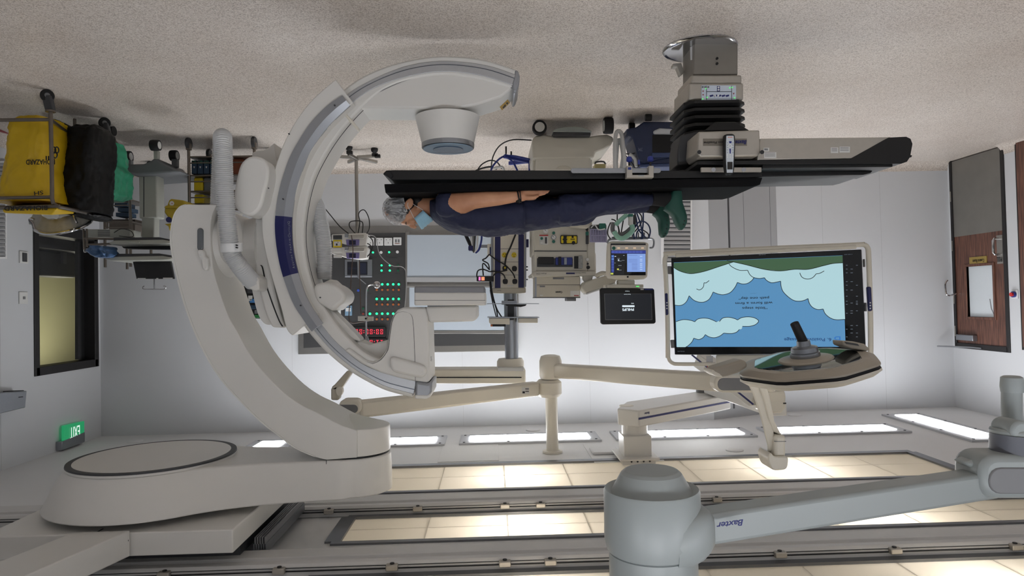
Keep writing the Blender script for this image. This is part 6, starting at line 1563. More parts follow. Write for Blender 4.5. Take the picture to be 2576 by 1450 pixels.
# black monitor with maker's name
bm2 = thing('black_monitor', 'black flat monitor with a white company name on a dark screen', 'monitor', P(1580, 770, 5.55))
S('casing', [(1510, 729), (1514, 725), (1642, 726), (1646, 729), (1650, 811), (1646, 815), (1516, 817), (1512, 813)], 5.5, .05, M_black, bm2, .006)
bm_ = MB()
for r in ((1520, 739, 1638, 740), (1522, 804, 1640, 805.5)): bm_.slab(r, 5.5, .002, .003)
bm_.slab([(1519.5, 740), (1521, 740), (1523.5, 805), (1522, 805)], 5.5, .002, .003).slab([(1637, 739), (1638.5, 739), (1641, 805), (1639.5, 805)], 5.5, .002, .003)
bm_.build('frame_line', M_grey, bm2)
S('screen', [(1521, 740), (1637, 740), (1640, 804), (1523, 804)], 5.5, .001, glow('dark_screen', (26, 28, 33), 1.), bm2, off=.002)
W1 = glow('screen_white', (225, 238, 245), 1.)
text('PHILIPS', 6, 1580, 779, 5.5, W1, bm2, wpx=29, bold=.03, off=.004)
S('white_bar', (1565, 768.5, 1596, 773, 1), 5.5, .001, W1, bm2, off=.004); S('thin_line', (1567, 764.5, 1596, 765.5), 5.5, .001, mat('screen_dim', (90, 96, 100), .5), bm2, off=.004)
text('VM2', 2.6, 1591, 763.5, 5.5, W1, bm2, wpx=7, off=.005); text('Touch Screen', 2, 1578, 741, 5.5, W1, bm2, wpx=17, off=.005); text('Trilux', 2, 1578, 733, 5.5, W1, bm2, wpx=11, off=.005)
S('label', (1621, 727, 1643, 730), 5.5, .001, M_blue, bm2, off=.003); S('label', (1611, 727, 1619, 730), 5.5, .001, M_paper, bm2, off=.003)
S('neck', (1560, 720, 1606, 728), 5.56, .06, M_mach, bm2, .004)
# lilac storage basket
bk = thing('storage_basket', 'lilac ribbed plastic basket hooked beside the ivory machine', 'basket', P(1504, 580, 5.6))
S('back_panel', (1484, 576, 1527, 610), 5.72, .01, mat('lilac_plastic', (160, 158, 190), .5), bk)
for i in range(7): S('rib', (1485 + i * 6.1, 577, 1488.5 + i * 6.1, 610), 5.6, .01, mat('lilac_plastic', (160, 158, 190), .5), bk, .002)
for y in (577, 593, 608): S('band', (1484, y - 1, 1527, y + 1.4), 5.595, .02, mat('lilac_plastic', (160, 158, 190), .5), bk, .001)
S('contents', [(1486, 566), (1526, 564), (1526, 578), (1486, 578)], 5.62, .08, M_dkgrey, bk, .01); S('teal_case', (1508, 562, 1524, 578), 5.59, .05, M_teal, bk, .004)
MB().tube([P(1487, 574, 5.58), P(1496, 566, 5.58), P(1506, 578, 5.58), P(1522, 576, 5.58)], .005, 6, sub=4).build('lead', M_white2, bk)
# breathing tubes and cables above the lit monitor
tu = thing('breathing_tubes', 'pale green mask tubing and grey corrugated hose looped above the lit monitor', 'tubing', P(1570, 570, 5.4))
M_mint = mat('mint_tube', (150, 200, 180), .3, noise=.04)
MB().tube([P(1578, 540, 5.4), P(1562, 553, 5.4), P(1549, 566, 5.4)], .018, 10, sub=3).build('mint_tube', M_mint, tu)
MB().tube([P(1545, 582, 5.4), P(1553, 596, 5.4), P(1566, 600, 5.4), P(1580, 592, 5.4), P(1591, 580, 5.4), P(1589, 566, 5.4)], .020, 12, sub=4).build('mint_tube', M_mint, tu)
MB().tube([P(1543, 560, 5.45), P(1541, 578, 5.45), P(1550, 590, 5.45), P(1570, 588, 5.45), P(1588, 574, 5.45)], .018, 10, sub=4).build('grey_hose', M_grey, tu)
S('connector', (1583, 540, 1592, 566, 2), 5.38, .05, M_paper, tu, .006); S('connector', (1581, 538, 1593, 545), 5.37, .06, M_teal, tu, .004)
ct = thing('cable_tangle', 'tangle of dark blue and black leads hanging above the monitor handle', 'cables', P(1610, 570, 5.45))
q = MB(); q2 = MB()
for pts in ([(1598, 532), (1598, 560), (1594, 586), (1596, 602)], [(1600, 532), (1610, 560), (1616, 590), (1612, 602)], [(1618, 532), (1618, 560), (1615, 590), (1614, 602)], [(1596, 575), (1606, 560), (1618, 557), (1631, 566), (1636, 582), (1632, 600)], [(1600, 600), (1603, 584), (1611, 578), (1617, 586), (1616, 602)], [(1594, 532), (1600, 548), (1605, 575), (1616, 590), (1624, 598)]): wire(pts, .006, 5.45, q)
for pts in ([(1604, 532), (1614, 545), (1613, 560), (1606, 572), (1596, 584)], [(1553, 535), (1553, 560), (1558, 585), (1553, 602)], [(1572, 535), (1567, 560), (1562, 590)], [(1536, 560), (1530, 575), (1529, 590), (1536, 602)], [(1616, 578), (1630, 588), (1632, 598)], [(1538, 552), (1548, 556), (1556, 575), (1557, 598)]): wire(pts, .005, 5.47, q2)
q.build('blue_lead', mat('lead_blue', (34, 52, 96), .4), ct); q2.build('black_lead', M_black, ct)
S('rail', (1540, 596, 1632, 599), 5.5, .03, M_alu, ct, .002); S('clip', (1594, 540, 1600, 565), 5.42, .03, M_dkgrey, ct, .004)
for i in range(6): S('hook', (1545 + i * 15, 585, 1547 + i * 15, 597), 5.48, .01, M_dkgrey, ct)
# brass coloured small box near the white hose
bz = thing('suction_bottle', 'small yellowish canister with a carry handle on the floor behind the machine', 'canister', P(1508, 400, 6.3))
S('body', (1496, 412, 1524, 430, 3), 6.3, .12, mat('canister_tan', (168, 156, 108), .4, noise=.1), bz, .008)
MB().tube([P(1497, 414, 6.32), P(1500, 408, 6.32), P(1518, 407, 6.32), P(1523, 414, 6.32)], .008, 7, sub=3).build('handle', M_dkgrey, bz)
# white corrugated hose loop
wh = thing('white_hose', 'white corrugated hose hanging in a narrow loop beside the machine base', 'hose', P(1556, 330, 5.7))
hose([P(1548, 432, 5.7), P(1547, 400, 5.68), P(1547, 360, 5.66), P(1550, 336, 5.66), P(1556, 330, 5.66), P(1563, 336, 5.66), P(1567, 360, 5.66), P(1571, 400, 5.68), P(1572, 432, 5.7)], .018, '', .014, .86).build('hose', M_hose, wh, ang=60)
hose([P(1550, 432, 5.75), P(1552, 390, 5.75), P(1557, 350, 5.74), P(1566, 390, 5.75), P(1561, 432, 5.75)], .014, '', .014, .86).build('hose', M_hose, wh, ang=60)
# dark blue patient warmer on wheels
wm = thing('patient_warmer', 'dark blue plastic warming unit on castors, open front with white sheets', 'warming unit', P(1642, 300, 5.7))
M_wb = mat('warmer_navy', (34, 46, 78), .45, noise=.04); M_wb2 = mat('warmer_blue', (52, 68, 108), .45, noise=.04)
Yw = 5.62
S('body', [(1576, 327), (1600, 320), (1620, 306), (1704, 306), (1706, 330), (1702, 385), (1697, 393), (1618, 412), (1608, 402), (1592, 345), (1578, 340)], Yw, .34, M_wb, wm, .012)
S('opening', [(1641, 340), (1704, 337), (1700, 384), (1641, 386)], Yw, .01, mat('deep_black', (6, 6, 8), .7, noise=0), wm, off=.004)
S('lip', [(1640, 384), (1700, 384), (1698, 394), (1640, 397)], Yw - .02, .1, M_wb2, wm, .006)
S('top_band', [(1606, 408), (1690, 396), (1696, 408), (1694, 412), (1612, 414)], Yw + .02, .3, M_wb, wm, .008); S('top_ring', [(1610, 413), (1700, 410), (1701, 420), (1612, 421)], Yw, .34, M_wb2, wm, .01)
sh = MB().slab([(1644, 329), (1660, 322), (1690, 324), (1706, 331), (1703, 338), (1645, 337)], Yw - .02, .14); sh.build('folded_sheet', mat('sheet_white', (200, 204, 210), .8, noise=.08, bump=.4, bs=30), wm, bevel=.01)
text('3M', 8, 1611, 376, Yw, mat('logo_grey', (96, 104, 130), .5), wm, wpx=10, bold=.03)
for x, y, Y in ((1589, 316, 5.9), (1631, 296, 5.56)): castor(x, y - 9, y + 9, .05, Y, wm, 0)
for x in (1586,): S('side_foot', [(1576, 325), (1600, 320), (1602, 345), (1590, 344)], Yw + .05, .3, M_wb2, wm, .006)
cbx = MB(); wire([(1570, 386), (1585, 388), (1603, 384)], .005, 5.7, cbx); wire([(1572, 390), (1590, 410), (1600, 428)], .005, 5.7, cbx); cbx.build('cord', M_black, wm)
MB().tube([P(1583, 388, 5.7), P(1598, 400, 5.7), P(1600, 420, 5.7)], .016, 8, sub=3).build('hose_end', M_paper, wm)
# IV pole with two infusion pumps
iv = thing('infusion_pole', 'steel drip pole on a five-armed castor base, holding two pumps', 'drip stand', P(898, 395, 6.75))
Yi = 6.75; c0 = P(896, 397, Yi)
MB().cyl(c0, P(899, 590, Yi), .017, n=14).build('pole', M_steel, iv)
MB().cyl(P(899, 585, Yi), P(902, 700, Yi), .009, n=12).build('upper_pole', M_alu, iv)
for a, b, w_ in (((856, 394), (890, 397), 1), ((948, 392), (898, 396), 1), ((877, 388), (900, 402), 0), ((877, 408), (896, 399), 0), ((948, 408), (900, 397), 0)):
    beam(P(a[0], a[1], Yi - (.0 if w_ else .1 if a[1] < 400 else -.15)), P(b[0], b[1], Yi), .03, .03, 'base_leg', M_steel, iv, .003)
for x, y, Y in ((878, 371, Yi - .12), (942, 377, Yi - .04)):
    MB().ell(P(x, y, Y), (.035, .035, .035), None, 14, 10).build('castor', M_rubber, iv); S('castor_fork', (x - 7, y + 8, x + 8, y + 16), Y, .04, M_black, iv, .003)
S('end_cap', (942, 388, 956, 396), Yi - .04, .04, M_black, iv, .003)
MB().tube([P(902, 700, Yi), P(921, 715, Yi)], .004, 6).build('clamp_bar', M_alu, iv)
for i, (y, lb2) in enumerate(((604, 'white infusion pump with a lilac keypad, next to the pole base'), (637, 'white infusion pump with a lilac keypad, next to the touch screen'))):
    ip = thing('infusion_pump', lb2, 'infusion pump', P(880, y - 15, Yi - .1))
    Yq = Yi - .12
    S('body', [(834, y - 14), (920, y - 18), (926, y - 12), (922, y + 14), (905, y + 16), (870, y + 12), (834, y + 2)], Yq, .12, M_white, ip, .008)
    S('syringe_bay', (838, y - 12, 860, y - 2), Yq - .01, .02, M_dkgrey if i == 0 else M_paper, ip, .002)
    S('plunger_clip', (867, y - 16, 876, y - 6, 1), Yq - .02, .03, M_alu, ip, .002); S('barrel', (876, y - 13, 916, y - 4, 3), Yq - .02, .04, mat('barrel_tan', (170, 166, 158), .4), ip, .004)
    S('keypad', [(870, y - 1), (904, y - 1), (903, y + 14), (872, y + 14)], Yq - .006, .02, mat('lilac_keypad', (120, 112, 165), .45), ip, .003); S('display', (878, y + 1, 895, y + 12), Yq - .008, .01, mat('pump_lcd', (34, 34, 62), .2), ip, .001)
    S('label', (838, y + 0, 860, y + 19) if i == 0 else (839, y + 4, 860, y + 12), Yq - .004, .004, M_yellow if i == 0 else M_paper, ip, .001)
    if i == 0: S('notice', (840, y + 4, 857, y + 15), Yq - .0055, .002, M_paper, ip); S('print', (845, y + 9, 849, y + 14), Yq - .0065, .001, M_ink, ip); S('print', (849.5, y + 5, 851, y + 7), Yq - .0065, .001, M_ink, ip)
w_ = thing('pump_cables', 'black power leads looping round the drip pole above the pumps', 'cables', P(900, 560, Yi - .1))
q = MB()
for pts in ([(803, 507), (830, 540), (855, 570), (877, 588)], [(894, 588), (880, 572), (880, 560), (892, 556), (908, 557), (913, 565), (911, 588)], [(900, 590), (905, 560), (902, 540), (908, 530), (918, 530), (928, 550), (929, 575), (921, 590)], [(920, 590), (935, 602), (938, 618), (930, 640), (916, 650)], [(921, 612), (932, 618), (932, 635), (922, 648)]): wire(pts, .005, Yi - .1, q)
q.build('lead', M_black, w_)
iv2 = thing('drip_rod', 'slim chrome drip rod with round hook ball hanging beside the pumps', 'rod', P(922, 860, 5.6))
Yr = 5.6
MB().tube([P(946, 717, Yr), P(930, 718, Yr), P(923, 726, Yr), P(921, 745, Yr), P(921, 800, Yr), P(921.5, 848, Yr)], .007, 10, sub=5).build('rod', M_chrome, iv2)
MB().ell(P(948, 717, Yr), (.03, .028, .03), None, 20, 12).build('ball', M_chrome, iv2)
MB().cyl(P(922, 846, Yr), P(922, 862, Yr), .012, .027, n=20).build('cone', M_alu, iv2); S('end_block', (913, 862, 932, 868), Yr - .02, .05, M_paper, iv2, .003)
S('label_block', (900, 796, 925, 808), Yr - .01, .03, M_paper, iv2, .002); S('label_end', (922, 797, 938, 808), Yr - .01, .03, M_mach, iv2, .002); S('print', circ(920, 802, 2.4, 10), Yr - .012, .002, M_ink, iv2)
q = MB(); wire([(884, 592), (888, 630), (884, 690), (880, 760), (878, 800), (884, 812), (900, 812), (935, 806)], .004, 5.7, q); wire([(904, 655), (905, 700), (908, 790)], .004, 5.7, q); q.build('thin_tube', mat('tube_brown', (96, 78, 70), .4), iv2)
q = MB(); wire([(925, 592), (945, 598), (955, 640), (985, 668), (1012, 672), (1022, 690), (1021, 740), (1018, 775)], .004, 6.6, q); q.build('clear_tube', mat('tube_clear', (170, 170, 172), .2), iv2)
# ================================================================ WASTE TROLLEY at the photo left
M_tube = mat('trolley_tube', (120, 112, 104), .3, .8, noise=.1)
wt_ = thing('waste_trolley', 'tubular steel linen trolley holding the yellow and black bags', 'trolley', V(3.2, 5.0, 0))
Y1, Y2 = 4.78, 5.5
def T(x, y, Y): return P(x, y, Y)
def tubes(nm, lines, r=.0125, m=M_tube, par=wt_):
    for l in lines: MB().tube([P(*p) for p in l], r, 10).build(nm, m, par)
fr = [(127, 278, Y1), (130, 400, Y1), (131, 500, Y1), (134, 512, Y1), (145, 520, Y1 + .03), (200, 532, 5.1), (262, 544, 5.42), (273, 543, 5.47), (279, 535, 5.49), (280, 500, 5.5), (279, 400, 5.5), (276, 345, 5.5)]
MB().tube([P(*p) for p in fr], .0135, 12).build('frame', M_tube, wt_)
tubes('cross_tube', [[(-60, 303, Y1), (127, 301, Y1)], [(-60, 500, Y1), (131, 496, Y1)], [(-60, 524, Y1), (150, 519, Y1)], [(127, 301, Y1), (190, 349, 5.45)]])
for x, y, Y in ((119, 252, Y1), (263, 316, 5.5)):
    c = P(x, y, Y); r = .043; c.z = r
    k = MB().lathe(c, [(.018, -.016), (.038, -.016), (r, -.010), (r, .010), (.038, .016), (.018, .016)], 26, Matrix.Rotation(rad(55), 3, 'Z') @ Matrix.Rotation(rad(90), 3, 'Y')).build('castor', M_rubber, wt_)
    MB().lathe(c, [(.004, -.018), (.017, -.018), (.017, .018), (.004, .018)], 16, Matrix.Rotation(rad(55), 3, 'Z') @ Matrix.Rotation(rad(90), 3, 'Y')).build('hub', M_grey, k)
    t = P(x + 8, y + 26, Y)
    MB().loft([[c + V(-.03, -.02, .0), c + V(.03, -.02, .0), c + V(.03, .02, .0), c + V(-.03, .02, 0)], [t + V(-.028, -.02, 0), t + V(.028, -.02, 0), t + V(.028, .02, 0), t + V(-.028, .02, 0)]]).build('fork', M_dkgrey, wt_, bevel=.006)
    MB().cyl(t, t + V(0, 0, .012), .032, n=18).build('swivel', M_tube, wt_)
for x, y, Y in ((284, 330, 5.72), (118, 315, 5.5)): MB().cyl(P(x, y, Y) + V(-.012, 0, 0), P(x, y, Y) + V(.012, 0, 0), .04, n=18).build('castor', M_rubber, wt_)
tubes('rear_post', [[(283, 350, 5.75), (296, 362, 5.75), (297, 435, 5.75)]])
# bags: crumpled lofts
def bag(nm, label, m, secs, amp=.012, seed=0, Yc=5., cat='bag'):
    """secs: (y, xleft, xright, Yfront, Yback)"""
    t = thing(nm, label, cat, P((secs[0][1] + secs[0][2]) / 2, secs[0][0], Yc))
    rings = []; N_ = 72
    full = []
    for a, b in zip(secs, secs[1:]):
        for k in range(9):
            f = k / 9; full.append([a[i] * (1 - f) + b[i] * f for i in range(5)])
    full.append(list(secs[-1]))
    for s in full:
        y, xl_, xr2, yf_, yb_ = s; Yq = (yf_ + yb_) / 2
        a = P(xl_, y, Yq); b = P(xr2, y, Yq); c = (a + b) / 2; hw = abs(a.x - b.x) / 2; hd2 = (yb_ - yf_) / 2; ring = []
        for i in range(N_):
            q = 2 * math.pi * i / N_; ca, sa_ = math.cos(q), math.sin(q)
            p = V(hw * math.copysign(abs(ca) ** .55, ca), hd2 * math.copysign(abs(sa_) ** .7, sa_), 0)
            n_ = mn.noise(V(c.x * 3 + p.x * 9 + seed, p.y * 9, c.z * 3.2)) + .7 * (.5 - abs(mn.noise(V(p.x * 16 + seed, p.y * 16, c.z * 9 + p.x * 6)))) + .5 * mn.noise(V(p.x * 40, p.y * 40, c.z * 26))
            ring.append(c + p * (1 + n_ * amp / max(hw, .05)))
        rings.append(ring)
    MB().loft(rings).build('sack', m, t, ang=65)
    return t
M_by = mat('yellow_bag_plastic', (206, 170, 18), .45, noise=.08, ns=8, bump=.25, bs=14)
M_bk = mat('black_bag_plastic', (9, 9, 10), .5, noise=.1, spec=.3, bump=.4, bs=16)
yb = bag('yellow_waste_bag', 'tall yellow biohazard bag with black print in the steel trolley', M_by, [(306, 72, 148, 4.86, 5.2), (322, 62, 152, 4.85, 5.3), (380, 56, 156, 4.84, 5.32), (440, 46, 152, 4.84, 5.3), (490, 34, 158, 4.83, 5.28), (515, 24, 162, 4.82, 5.25)], .014, 3)
MB().loft([[P(x, y, Y) for x, y, Y in r] for r in (((16, 517, 4.80), (150, 517, 4.80), (164, 521, 5.2), (40, 517, 5.2)), ((6, 530, 4.78), (142, 528, 4.78), (194, 534, 5.25), (30, 535, 5.2)), ((12, 536, 4.80), (130, 541, 4.82), (192, 538, 5.22), (40, 538, 5.2)))]).build('cuff', M_by, yb, bevel=.01)
PB = 4.835
tm_ = mat('bag_print', (22, 20, 16), .5, noise=0)
text('BIOHAZARD', 10, 105, 408, PB, tm_, yb, wpx=58, bold=.02, off=.012); text('II', 8, 122, 398, PB, tm_, yb, wpx=7, bold=.02, off=.012)
text('SH', 8, 104, 487, PB, tm_, yb, wpx=18, bold=.01, off=.03, rotz=rad(6)); text('BIOHAZARD', 9, 68, 524, 4.77, tm_, yb, wpx=86, bold=.02, off=.01)
# trefoil mark built as three rings and a disc
tf_ = MB()
for a in (90, 210, 330):
    cx_, cy_ = 139 + 4.5 * math.cos(rad(a)), 382 + 8 * math.sin(rad(a)); tf_.tube([P(u, v, 4.82) for u, v in circ(cx_, cy_, 5, 14, 8)], .0045, 6, closed=True)
tf_.slab(circ(139, 382, 2, 10), 4.82, .002); tf_.build('hazard_mark', tm_, yb)
bag('black_waste_bag', 'bulky black plastic waste bag beside the yellow bag', M_bk, [(325, 215, 266, 5.2, 5.5), (335, 192, 272, 5.15, 5.5), (390, 190, 268, 5.1, 5.48), (440, 180, 262, 5.1, 5.48), (500, 168, 262, 5.08, 5.45), (538, 160, 262, 5.08, 5.45)], .02, 9)
bag('black_sack_behind', 'second black sack bulging between the yellow and black bags', M_bk, [(314, 152, 172, 5.3, 5.6), (330, 150, 190, 5.25, 5.65), (400, 146, 205, 5.2, 5.65), (500, 150, 210, 5.2, 5.6), (545, 196, 262, 5.15, 5.5), (552, 215, 262, 5.2, 5.5)], .025, 21)
M_gb = mat('green_bag_plastic', (58, 160, 124), .35, noise=.1, alpha=.92)
gbm = bag('green_waste_bag', 'sea green plastic bag hanging behind the trolley frame', M_gb, [(362, 268, 300, 5.6, 5.8), (385, 264, 306, 5.58, 5.85), (420, 266, 304, 5.58, 5.85), (436, 268, 316, 5.57, 5.85), (470, 272, 312, 5.56, 5.85), (495, 268, 313, 5.56, 5.85), (505, 268, 300, 5.6, 5.8)], .022, 5)
# round ring stand with a clear liner in front of the window
rs = thing('ring_bin_stand', 'chrome ring stand with a crumpled clear liner, standing behind the bags', 'bin', P(155, 560, 5.3))
Yr = 5.3
ring_p = [P(x, y, Y) for x, y, Y in ((76, 552, 5.4), (84, 566, 5.3), (90, 580, 5.2), (120, 589, 5.15), (160, 585, 5.15), (200, 574, 5.25), (226, 560, 5.4), (222, 553, 5.6), (160, 549, 5.7), (100, 548, 5.6))]
MB().tube(ring_p, .012, 10, closed=True, sub=5).build('ring', M_chrome, rs)
lr = []
cen = P(152, 556, 5.4)
pp, _ = smooth_path(ring_p, [0] * len(ring_p), 5, True)
for f, dz in ((1.0, .008), (.93, -.02), (.8, -.07), (.7, -.12)):
    r_ = []
    for i, p in enumerate(pp):
        q = cen + (p - cen) * f; q.z = p.z + dz; q += V(0, 0, mn.noise(p * 17) * .02) + (p - cen) * .1 * mn.noise(p * 23)
        r_.append(q)
    lr.append(r_)
MB().loft(lr, cap=False).build('liner', mat('clear_liner', (190, 188, 180), .3, noise=.2, ns=30, alpha=.8), rs, solid=.002)
for x0_, y0_, x1_, y1_ in ((185, 542, 193, 562), (78, 550, 86, 552)): MB().cyl(P(x0_, y0_, 5.2), P(x1_, y1_, 5.2), .009, n=10).build('post', M_chrome, rs)
MB().cyl(P(190, 545, 5.45), V(P(190, 545, 5.45).x, 5.45, .02), .012, n=10).build('leg', M_tube, rs)
# red pipe on the floor at the picture edge
o = MB().tube([P(-40, 318, 5.6), P(60, 345, 6.2)], .012, 10).build('red_tube', mat('dull_red', (130, 50, 55), .4)); tagit(o, 'dull red tube lying low behind the yellow bag', 'tube')
# ================================================================ COMPUTER WORKSTATION ON WHEELS
M_ws = mat('workstation_ivory', (176, 178, 170), .4, noise=.03)
M_wsg = mat('workstation_grey', (110, 113, 116), .45, noise=.03)
ws = thing('computer_cart', 'ivory height-adjustable computer cart with twin keyboard trays', 'computer cart', P(368, 400, 6.1))
Yk = 6.1
S('column', [(348, 434), (394, 432), (396, 548), (350, 550)], Yk, .14, M_ws, ws, .012); S('column_slot', (361, 440, 363, 546), Yk, .004, M_dkgrey, ws, off=.002)
S('inner_column', (356, 548, 388, 600), Yk + .02, .1, M_ws, ws, .008)
S('base', [(298, 408), (330, 413), (360, 412), (378, 405), (386, 398), (395, 398), (404, 408), (425, 418), (455, 432), (400, 436), (345, 440), (320, 436), (300, 425)], Yk - .1, .5, M_wsg, ws, .02)
def castor2(x, y, Y, m=M_dkgrey):
    k = castor(x, y - 14, y + 14, .06, Y, ws, 0); return k
castor(391, 352, 380, .07, 5.95, ws, 0); castor(322, 380, 408, .055, 6.4, ws, 0); castor(438, 378, 406, .06, 6.35, ws, 0)
S('fork', (386, 378, 396, 400), 6.0, .05, M_ws, ws, .005); S('fork', (316, 402, 329, 418), 6.36, .05, M_wsg, ws, .005); S('fork', (431, 400, 445, 420), 6.3, .05, M_wsg, ws, .005)
for i, (y, xl_) in enumerate(((611, 272), (652, 262))):
    S('tray', [(xl_, y), (288, y - 6), (408, y - 8), (430, y - 4), (430, y + 1), (405, y + 3), (280, y + 5)], 5.75, .36, M_ws, ws, .006)
    S('keyboard', [(285, y - 13), (400, y - 14), (428, y - 8), (428, y - 2), (400, y - 6), (285, y - 5)], 5.76, .3, M_dkgrey, ws, .004)
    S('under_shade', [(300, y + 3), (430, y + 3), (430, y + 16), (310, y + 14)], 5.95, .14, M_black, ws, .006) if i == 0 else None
S('tray_grip', (320, 607, 350, 612, 2), 5.73, .02, M_ws, ws, .003)
pcm = thing('laptop_screen', 'black monitor back leaning above the computer cart trays', 'monitor', P(385, 660, 5.9))
S('casing', [(333, 655), (428, 655), (437, 702), (343, 702)], 5.9, .03, M_black, pcm, .004); S('hinge', circ(346, 657, 12, 16, 4), 5.88, .05, M_black, pcm, .003)
for r in ((346, 700, 366, 702), (410, 699, 434, 702), (393, 700, 398, 702)): S('label', r, 5.898, .002, M_paper, pcm)
hk = thing('wall_hook', 'double curled chrome hook below the black laptop screen', 'hook', P(388, 720, 6.8))
MB().tube([P(388, 701, 6.9), P(388, 727, 6.9)], .006, 8).build('stem', M_chrome, hk)
MB().tube([P(363, 720, 6.9), P(359, 723, 6.9), P(360, 727, 6.9), P(366, 728, 6.9), P(388, 728, 6.9), P(412, 728, 6.9), P(417, 724, 6.9), P(415, 720, 6.9), P(411, 721, 6.9)], .005, 8, sub=4).build('curl', M_chrome, hk)
o = bag('crinkled_packet', 'blue and clear crinkled packet lying on the cart tray end', mat('packet_blue', (70, 100, 140), .3, noise=.4, ns=40), [(620, 240, 268, 5.6, 5.8), (632, 232, 276, 5.6, 5.8), (640, 240, 282, 5.6, 5.8), (648, 250, 275, 5.6, 5.75)], .03, 2, 5.7, 'packet')
# steel side frame of the bedside table with keyboard box
sf = thing('side_table_frame', 'tubular chrome side table frame holding a white keyboard box', 'table', P(260, 600, 6.0))
tubes('tube', [[(210, 576, 5.9), (212, 628, 5.9)], [(218, 576, 5.9), (219, 622, 5.9)], [(212, 600, 5.9), (330, 603, 5.9)], [(219, 616, 5.9), (330, 612, 5.9)], [(326, 500, 6.2), (334, 600, 6.2)], [(272, 515, 6.2), (270, 576, 6.2)]], .009, M_tube, sf)
MB().tube([P(211, 625, 5.9), P(212, 634, 5.9), P(218, 634, 5.9)], .006, 8, sub=3).tube([P(218, 625, 5.9), P(220, 633, 5.9), P(226, 632, 5.9)], .006, 8, sub=3).build('hook', M_chrome, sf)
S('box', (220, 577, 325, 598), 6.0, .2, M_ws, sf, .004)
for k_ in range(4): S('slot', [(246 + k_ * 0, 579.5 + k_ * 4.4), (276, 579 + k_ * 4.4), (277, 581.5 + k_ * 4.4), (246, 582 + k_ * 4.4)], 5.998, .003, M_grey, sf)
MB().tube([P(x, y, 5.99) for x, y in ((287, 586), (305, 576), (330, 582), (334, 596), (300, 594))], .003, 6, sub=3).build('cable', M_black, sf)
# ================================================================ SHELVING AND SUPPLIES
def trolley(x0, x1, y0, shelf_ys, Y, D, label, posts=True):
    t = thing('steel_shelf_trolley', label, 'shelf trolley', V(P((x0 + x1) / 2, y0, Y).x, Y + D / 2, 0))
    xa_, xb_ = P(x0, 400, Y).x, P(x1, 400, Y).x
    for xx in (xa_, xb_):
        for yy in (Y, Y + D):
            MB().cyl((xx, yy, .1), (xx, yy, 1.12), .013, n=12).build('post', M_tube, t)
            c = V(xx, yy, .05); k = MB().cyl(c + V(-.014, 0, 0), c + V(.014, 0, 0), .05, n=20).build('castor', M_dkgrey, t)
            MB().mm((xx - .02, yy - .02, .05), (xx + .02, yy + .02, .11)).build('fork', M_tube, t, bevel=.004)
    for sy in shelf_ys:
        z = P(x0, sy, Y).z
        MB().mm((xb_, Y, z - .014), (xa_, Y + D, z)).build('shelf', M_tube, t, bevel=.003)
        MB().tube([V(xa_, Y - .004, z + .05), V(xb_, Y - .004, z + .05)], .006, 8).build('guard_rail', M_tube, t)
    return t
tA = trolley(475, 640, 345, (397, 444, 484, 516), 6.2, .45, 'steel shelf trolley behind the white hose, stacked with blue glove boxes')
M_gl = mat('glove_box_blue', (38, 62, 84), .55, noise=.08, ns=12); M_glt = mat('glove_box_teal', (30, 84, 70), .55)
zA = P(475, 397, 6.2).z
for i in range(5):
    x = 482 + i * 15.4
    g = thing('glove_box', '%s of the upright blue and green glove boxes on the trolley' % ['leftmost', 'second from left', 'middle', 'fourth from left', 'rightmost'][i], 'box', P(x + 6, 402, 6.24), 'glove boxes on the trolley shelf')
    a = P(x, 440, 6.24); b = P(x + 13, 440, 6.24); z0 = P(475, 444, 6.2).z
    zt3 = zA + .0
    MB().mm((b.x, 6.24, min(P(x, 404, 6.24).z, 9)), (a.x, 6.46, P(x, 438, 6.24).z)).build('carton', M_gl, g, bevel=.002)
    S('green_panel', (x + 1, 404.5, x + 12, 413), 6.239, .001, M_glt, g); S('opening', circ(x + 4, 409, 2.2, 10), 6.2385, .001, M_ink, g)
    S('symbol', [(x + 4, 419), (x + 8.5, 419), (x + 6.2, 424)], 6.2385, .001, M_paper, g)
for (x0, y0, x1, y1, m, lb2) in ((487, 447, 510, 482, M_yellow, 'dull yellow plastic roll lying upright on the second trolley shelf'), (512, 447, 536, 482, M_wsg, 'grey clear-fronted tray box beside the yellow roll'), (488, 489, 512, 513, M_yellow, 'small yellow pouch on the third trolley shelf'),
                                 (585, 399, 612, 440, mat('rust_box', (120, 60, 34), .5, noise=.2), 'rust coloured carton at the trolley end beside the capsule cover')):
    o = S('supply_box', (x0, y0, x1, y1, 4), 6.26, .2, m, None, .01); tagit(o, lb2, 'box')
tB = trolley(262, 326, 420, (505, 560), 6.75, .4, 'steel wire shelf trolley behind the green bag with small blue boxes')
for i, (x0, y0) in enumerate(((288, 512), (296, 524), (291, 536))):
    o = S('supply_box', (x0, y0 - 1, x0 + 32, y0 + 9), 6.78, .15, M_gl, None, .003); tagit(o, ['lowest', 'middle', 'uppermost'][i] + ' small navy carton on the wire shelf behind the green bag', 'box', 'navy cartons on the wire shelf')
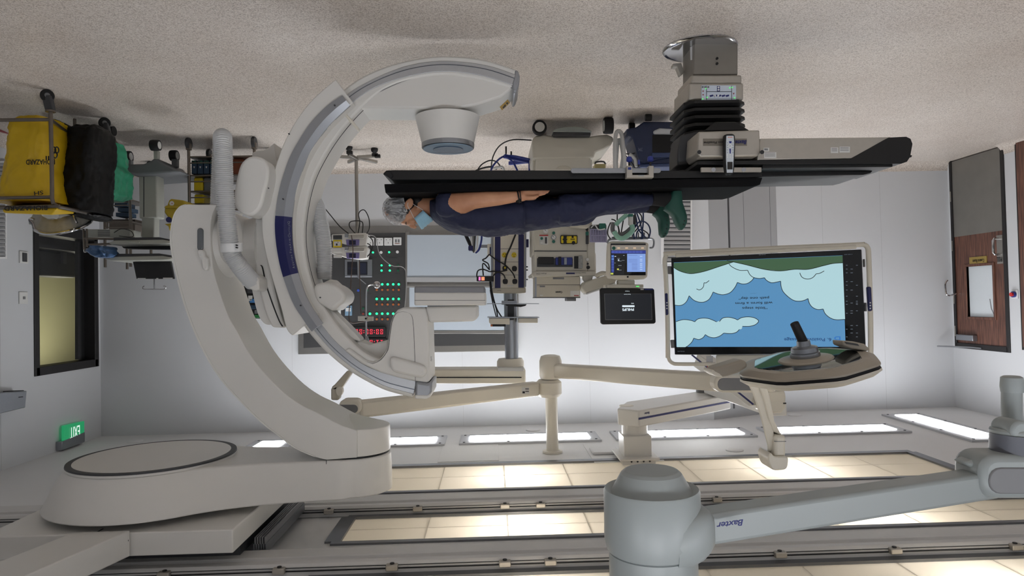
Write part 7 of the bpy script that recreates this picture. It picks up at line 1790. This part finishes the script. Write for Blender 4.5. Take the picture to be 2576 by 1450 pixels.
o = S('cardboard_box', (274, 552, 340, 590), 6.95, .25, mat('cardboard_grey', (100, 92, 84), .7), None, .004); tagit(o, 'dull brown carton behind the wire shelf', 'box')
# wire basket with clear packets
wbk = thing('wire_rack', 'dark wire rack mounted on the wall beside the cart column', 'rack', P(315, 470, 7.0))
for k_ in range(5): S('wire', (302 + k_ * 6, 440, 303.2 + k_ * 6, 505), 7.0, .006, M_tube, wbk)
for y in (440, 470, 500): S('wire', (300, y, 328, y + 2), 6.995, .006, M_tube, wbk)
# yellow sharps container
sh_ = thing('sharps_bin', 'yellow sharps container with blue lid mark, partly behind the white swan-neck', 'sharps container', P(440, 500, 5.4))
S('body', [(414, 523), (420, 516), (424, 503), (430, 500), (462, 504), (468, 514), (462, 545), (440, 566), (420, 545), (412, 534)], 5.4, .22, mat('sharps_yellow', (170, 148, 30), .45, noise=.06), sh_, .012)
S('lid', [(412, 522), (416, 524), (466, 524), (468, 520), (466, 517), (418, 517)], 5.38, .26, mat('sharps_yellow', MATS and (170, 148, 30), .45), sh_, .004)
S('label', circ(432, 512, 6, 14), 5.398, .003, M_paper, sh_); S('print', [(431, 511), (434, 511), (432.5, 514)], 5.396, .002, M_inkred, sh_)
S('blue_mark', circ(424, 553, 7, 14), 5.39, .02, M_navy, sh_); S('hook', [(414, 564), (430, 562), (440, 566), (428, 568), (426, 580), (424, 570)], 5.4, .02, mat('sharps_yellow', (170, 148, 30), .45), sh_, .002)
# equipment glimpsed between swan-neck and sleeve
eq = thing('supply_rack', 'dark rack of clear and blue packets glimpsed behind the white covers', 'rack', P(630, 740, 6.3))
S('panel', [(603, 690), (650, 690), (652, 802), (612, 802)], 6.4, .2, M_black, eq)
for (x0, y0, x1, y1, m) in ((616, 712, 632, 722, M_wsg), (622, 726, 640, 738, M_dkgrey), (624, 744, 634, 758, M_paper), (628, 752, 640, 762, mat('packet_bright_blue', (60, 120, 180), .4)), (630, 768, 650, 778, M_gl), (640, 780, 654, 790, M_wsg), (640, 792, 656, 800, mat('packet_green', (40, 120, 60), .4))):
    S('packet', (x0, y0, x1, y1), 6.38, .05, m, eq, .003)
finish_text()
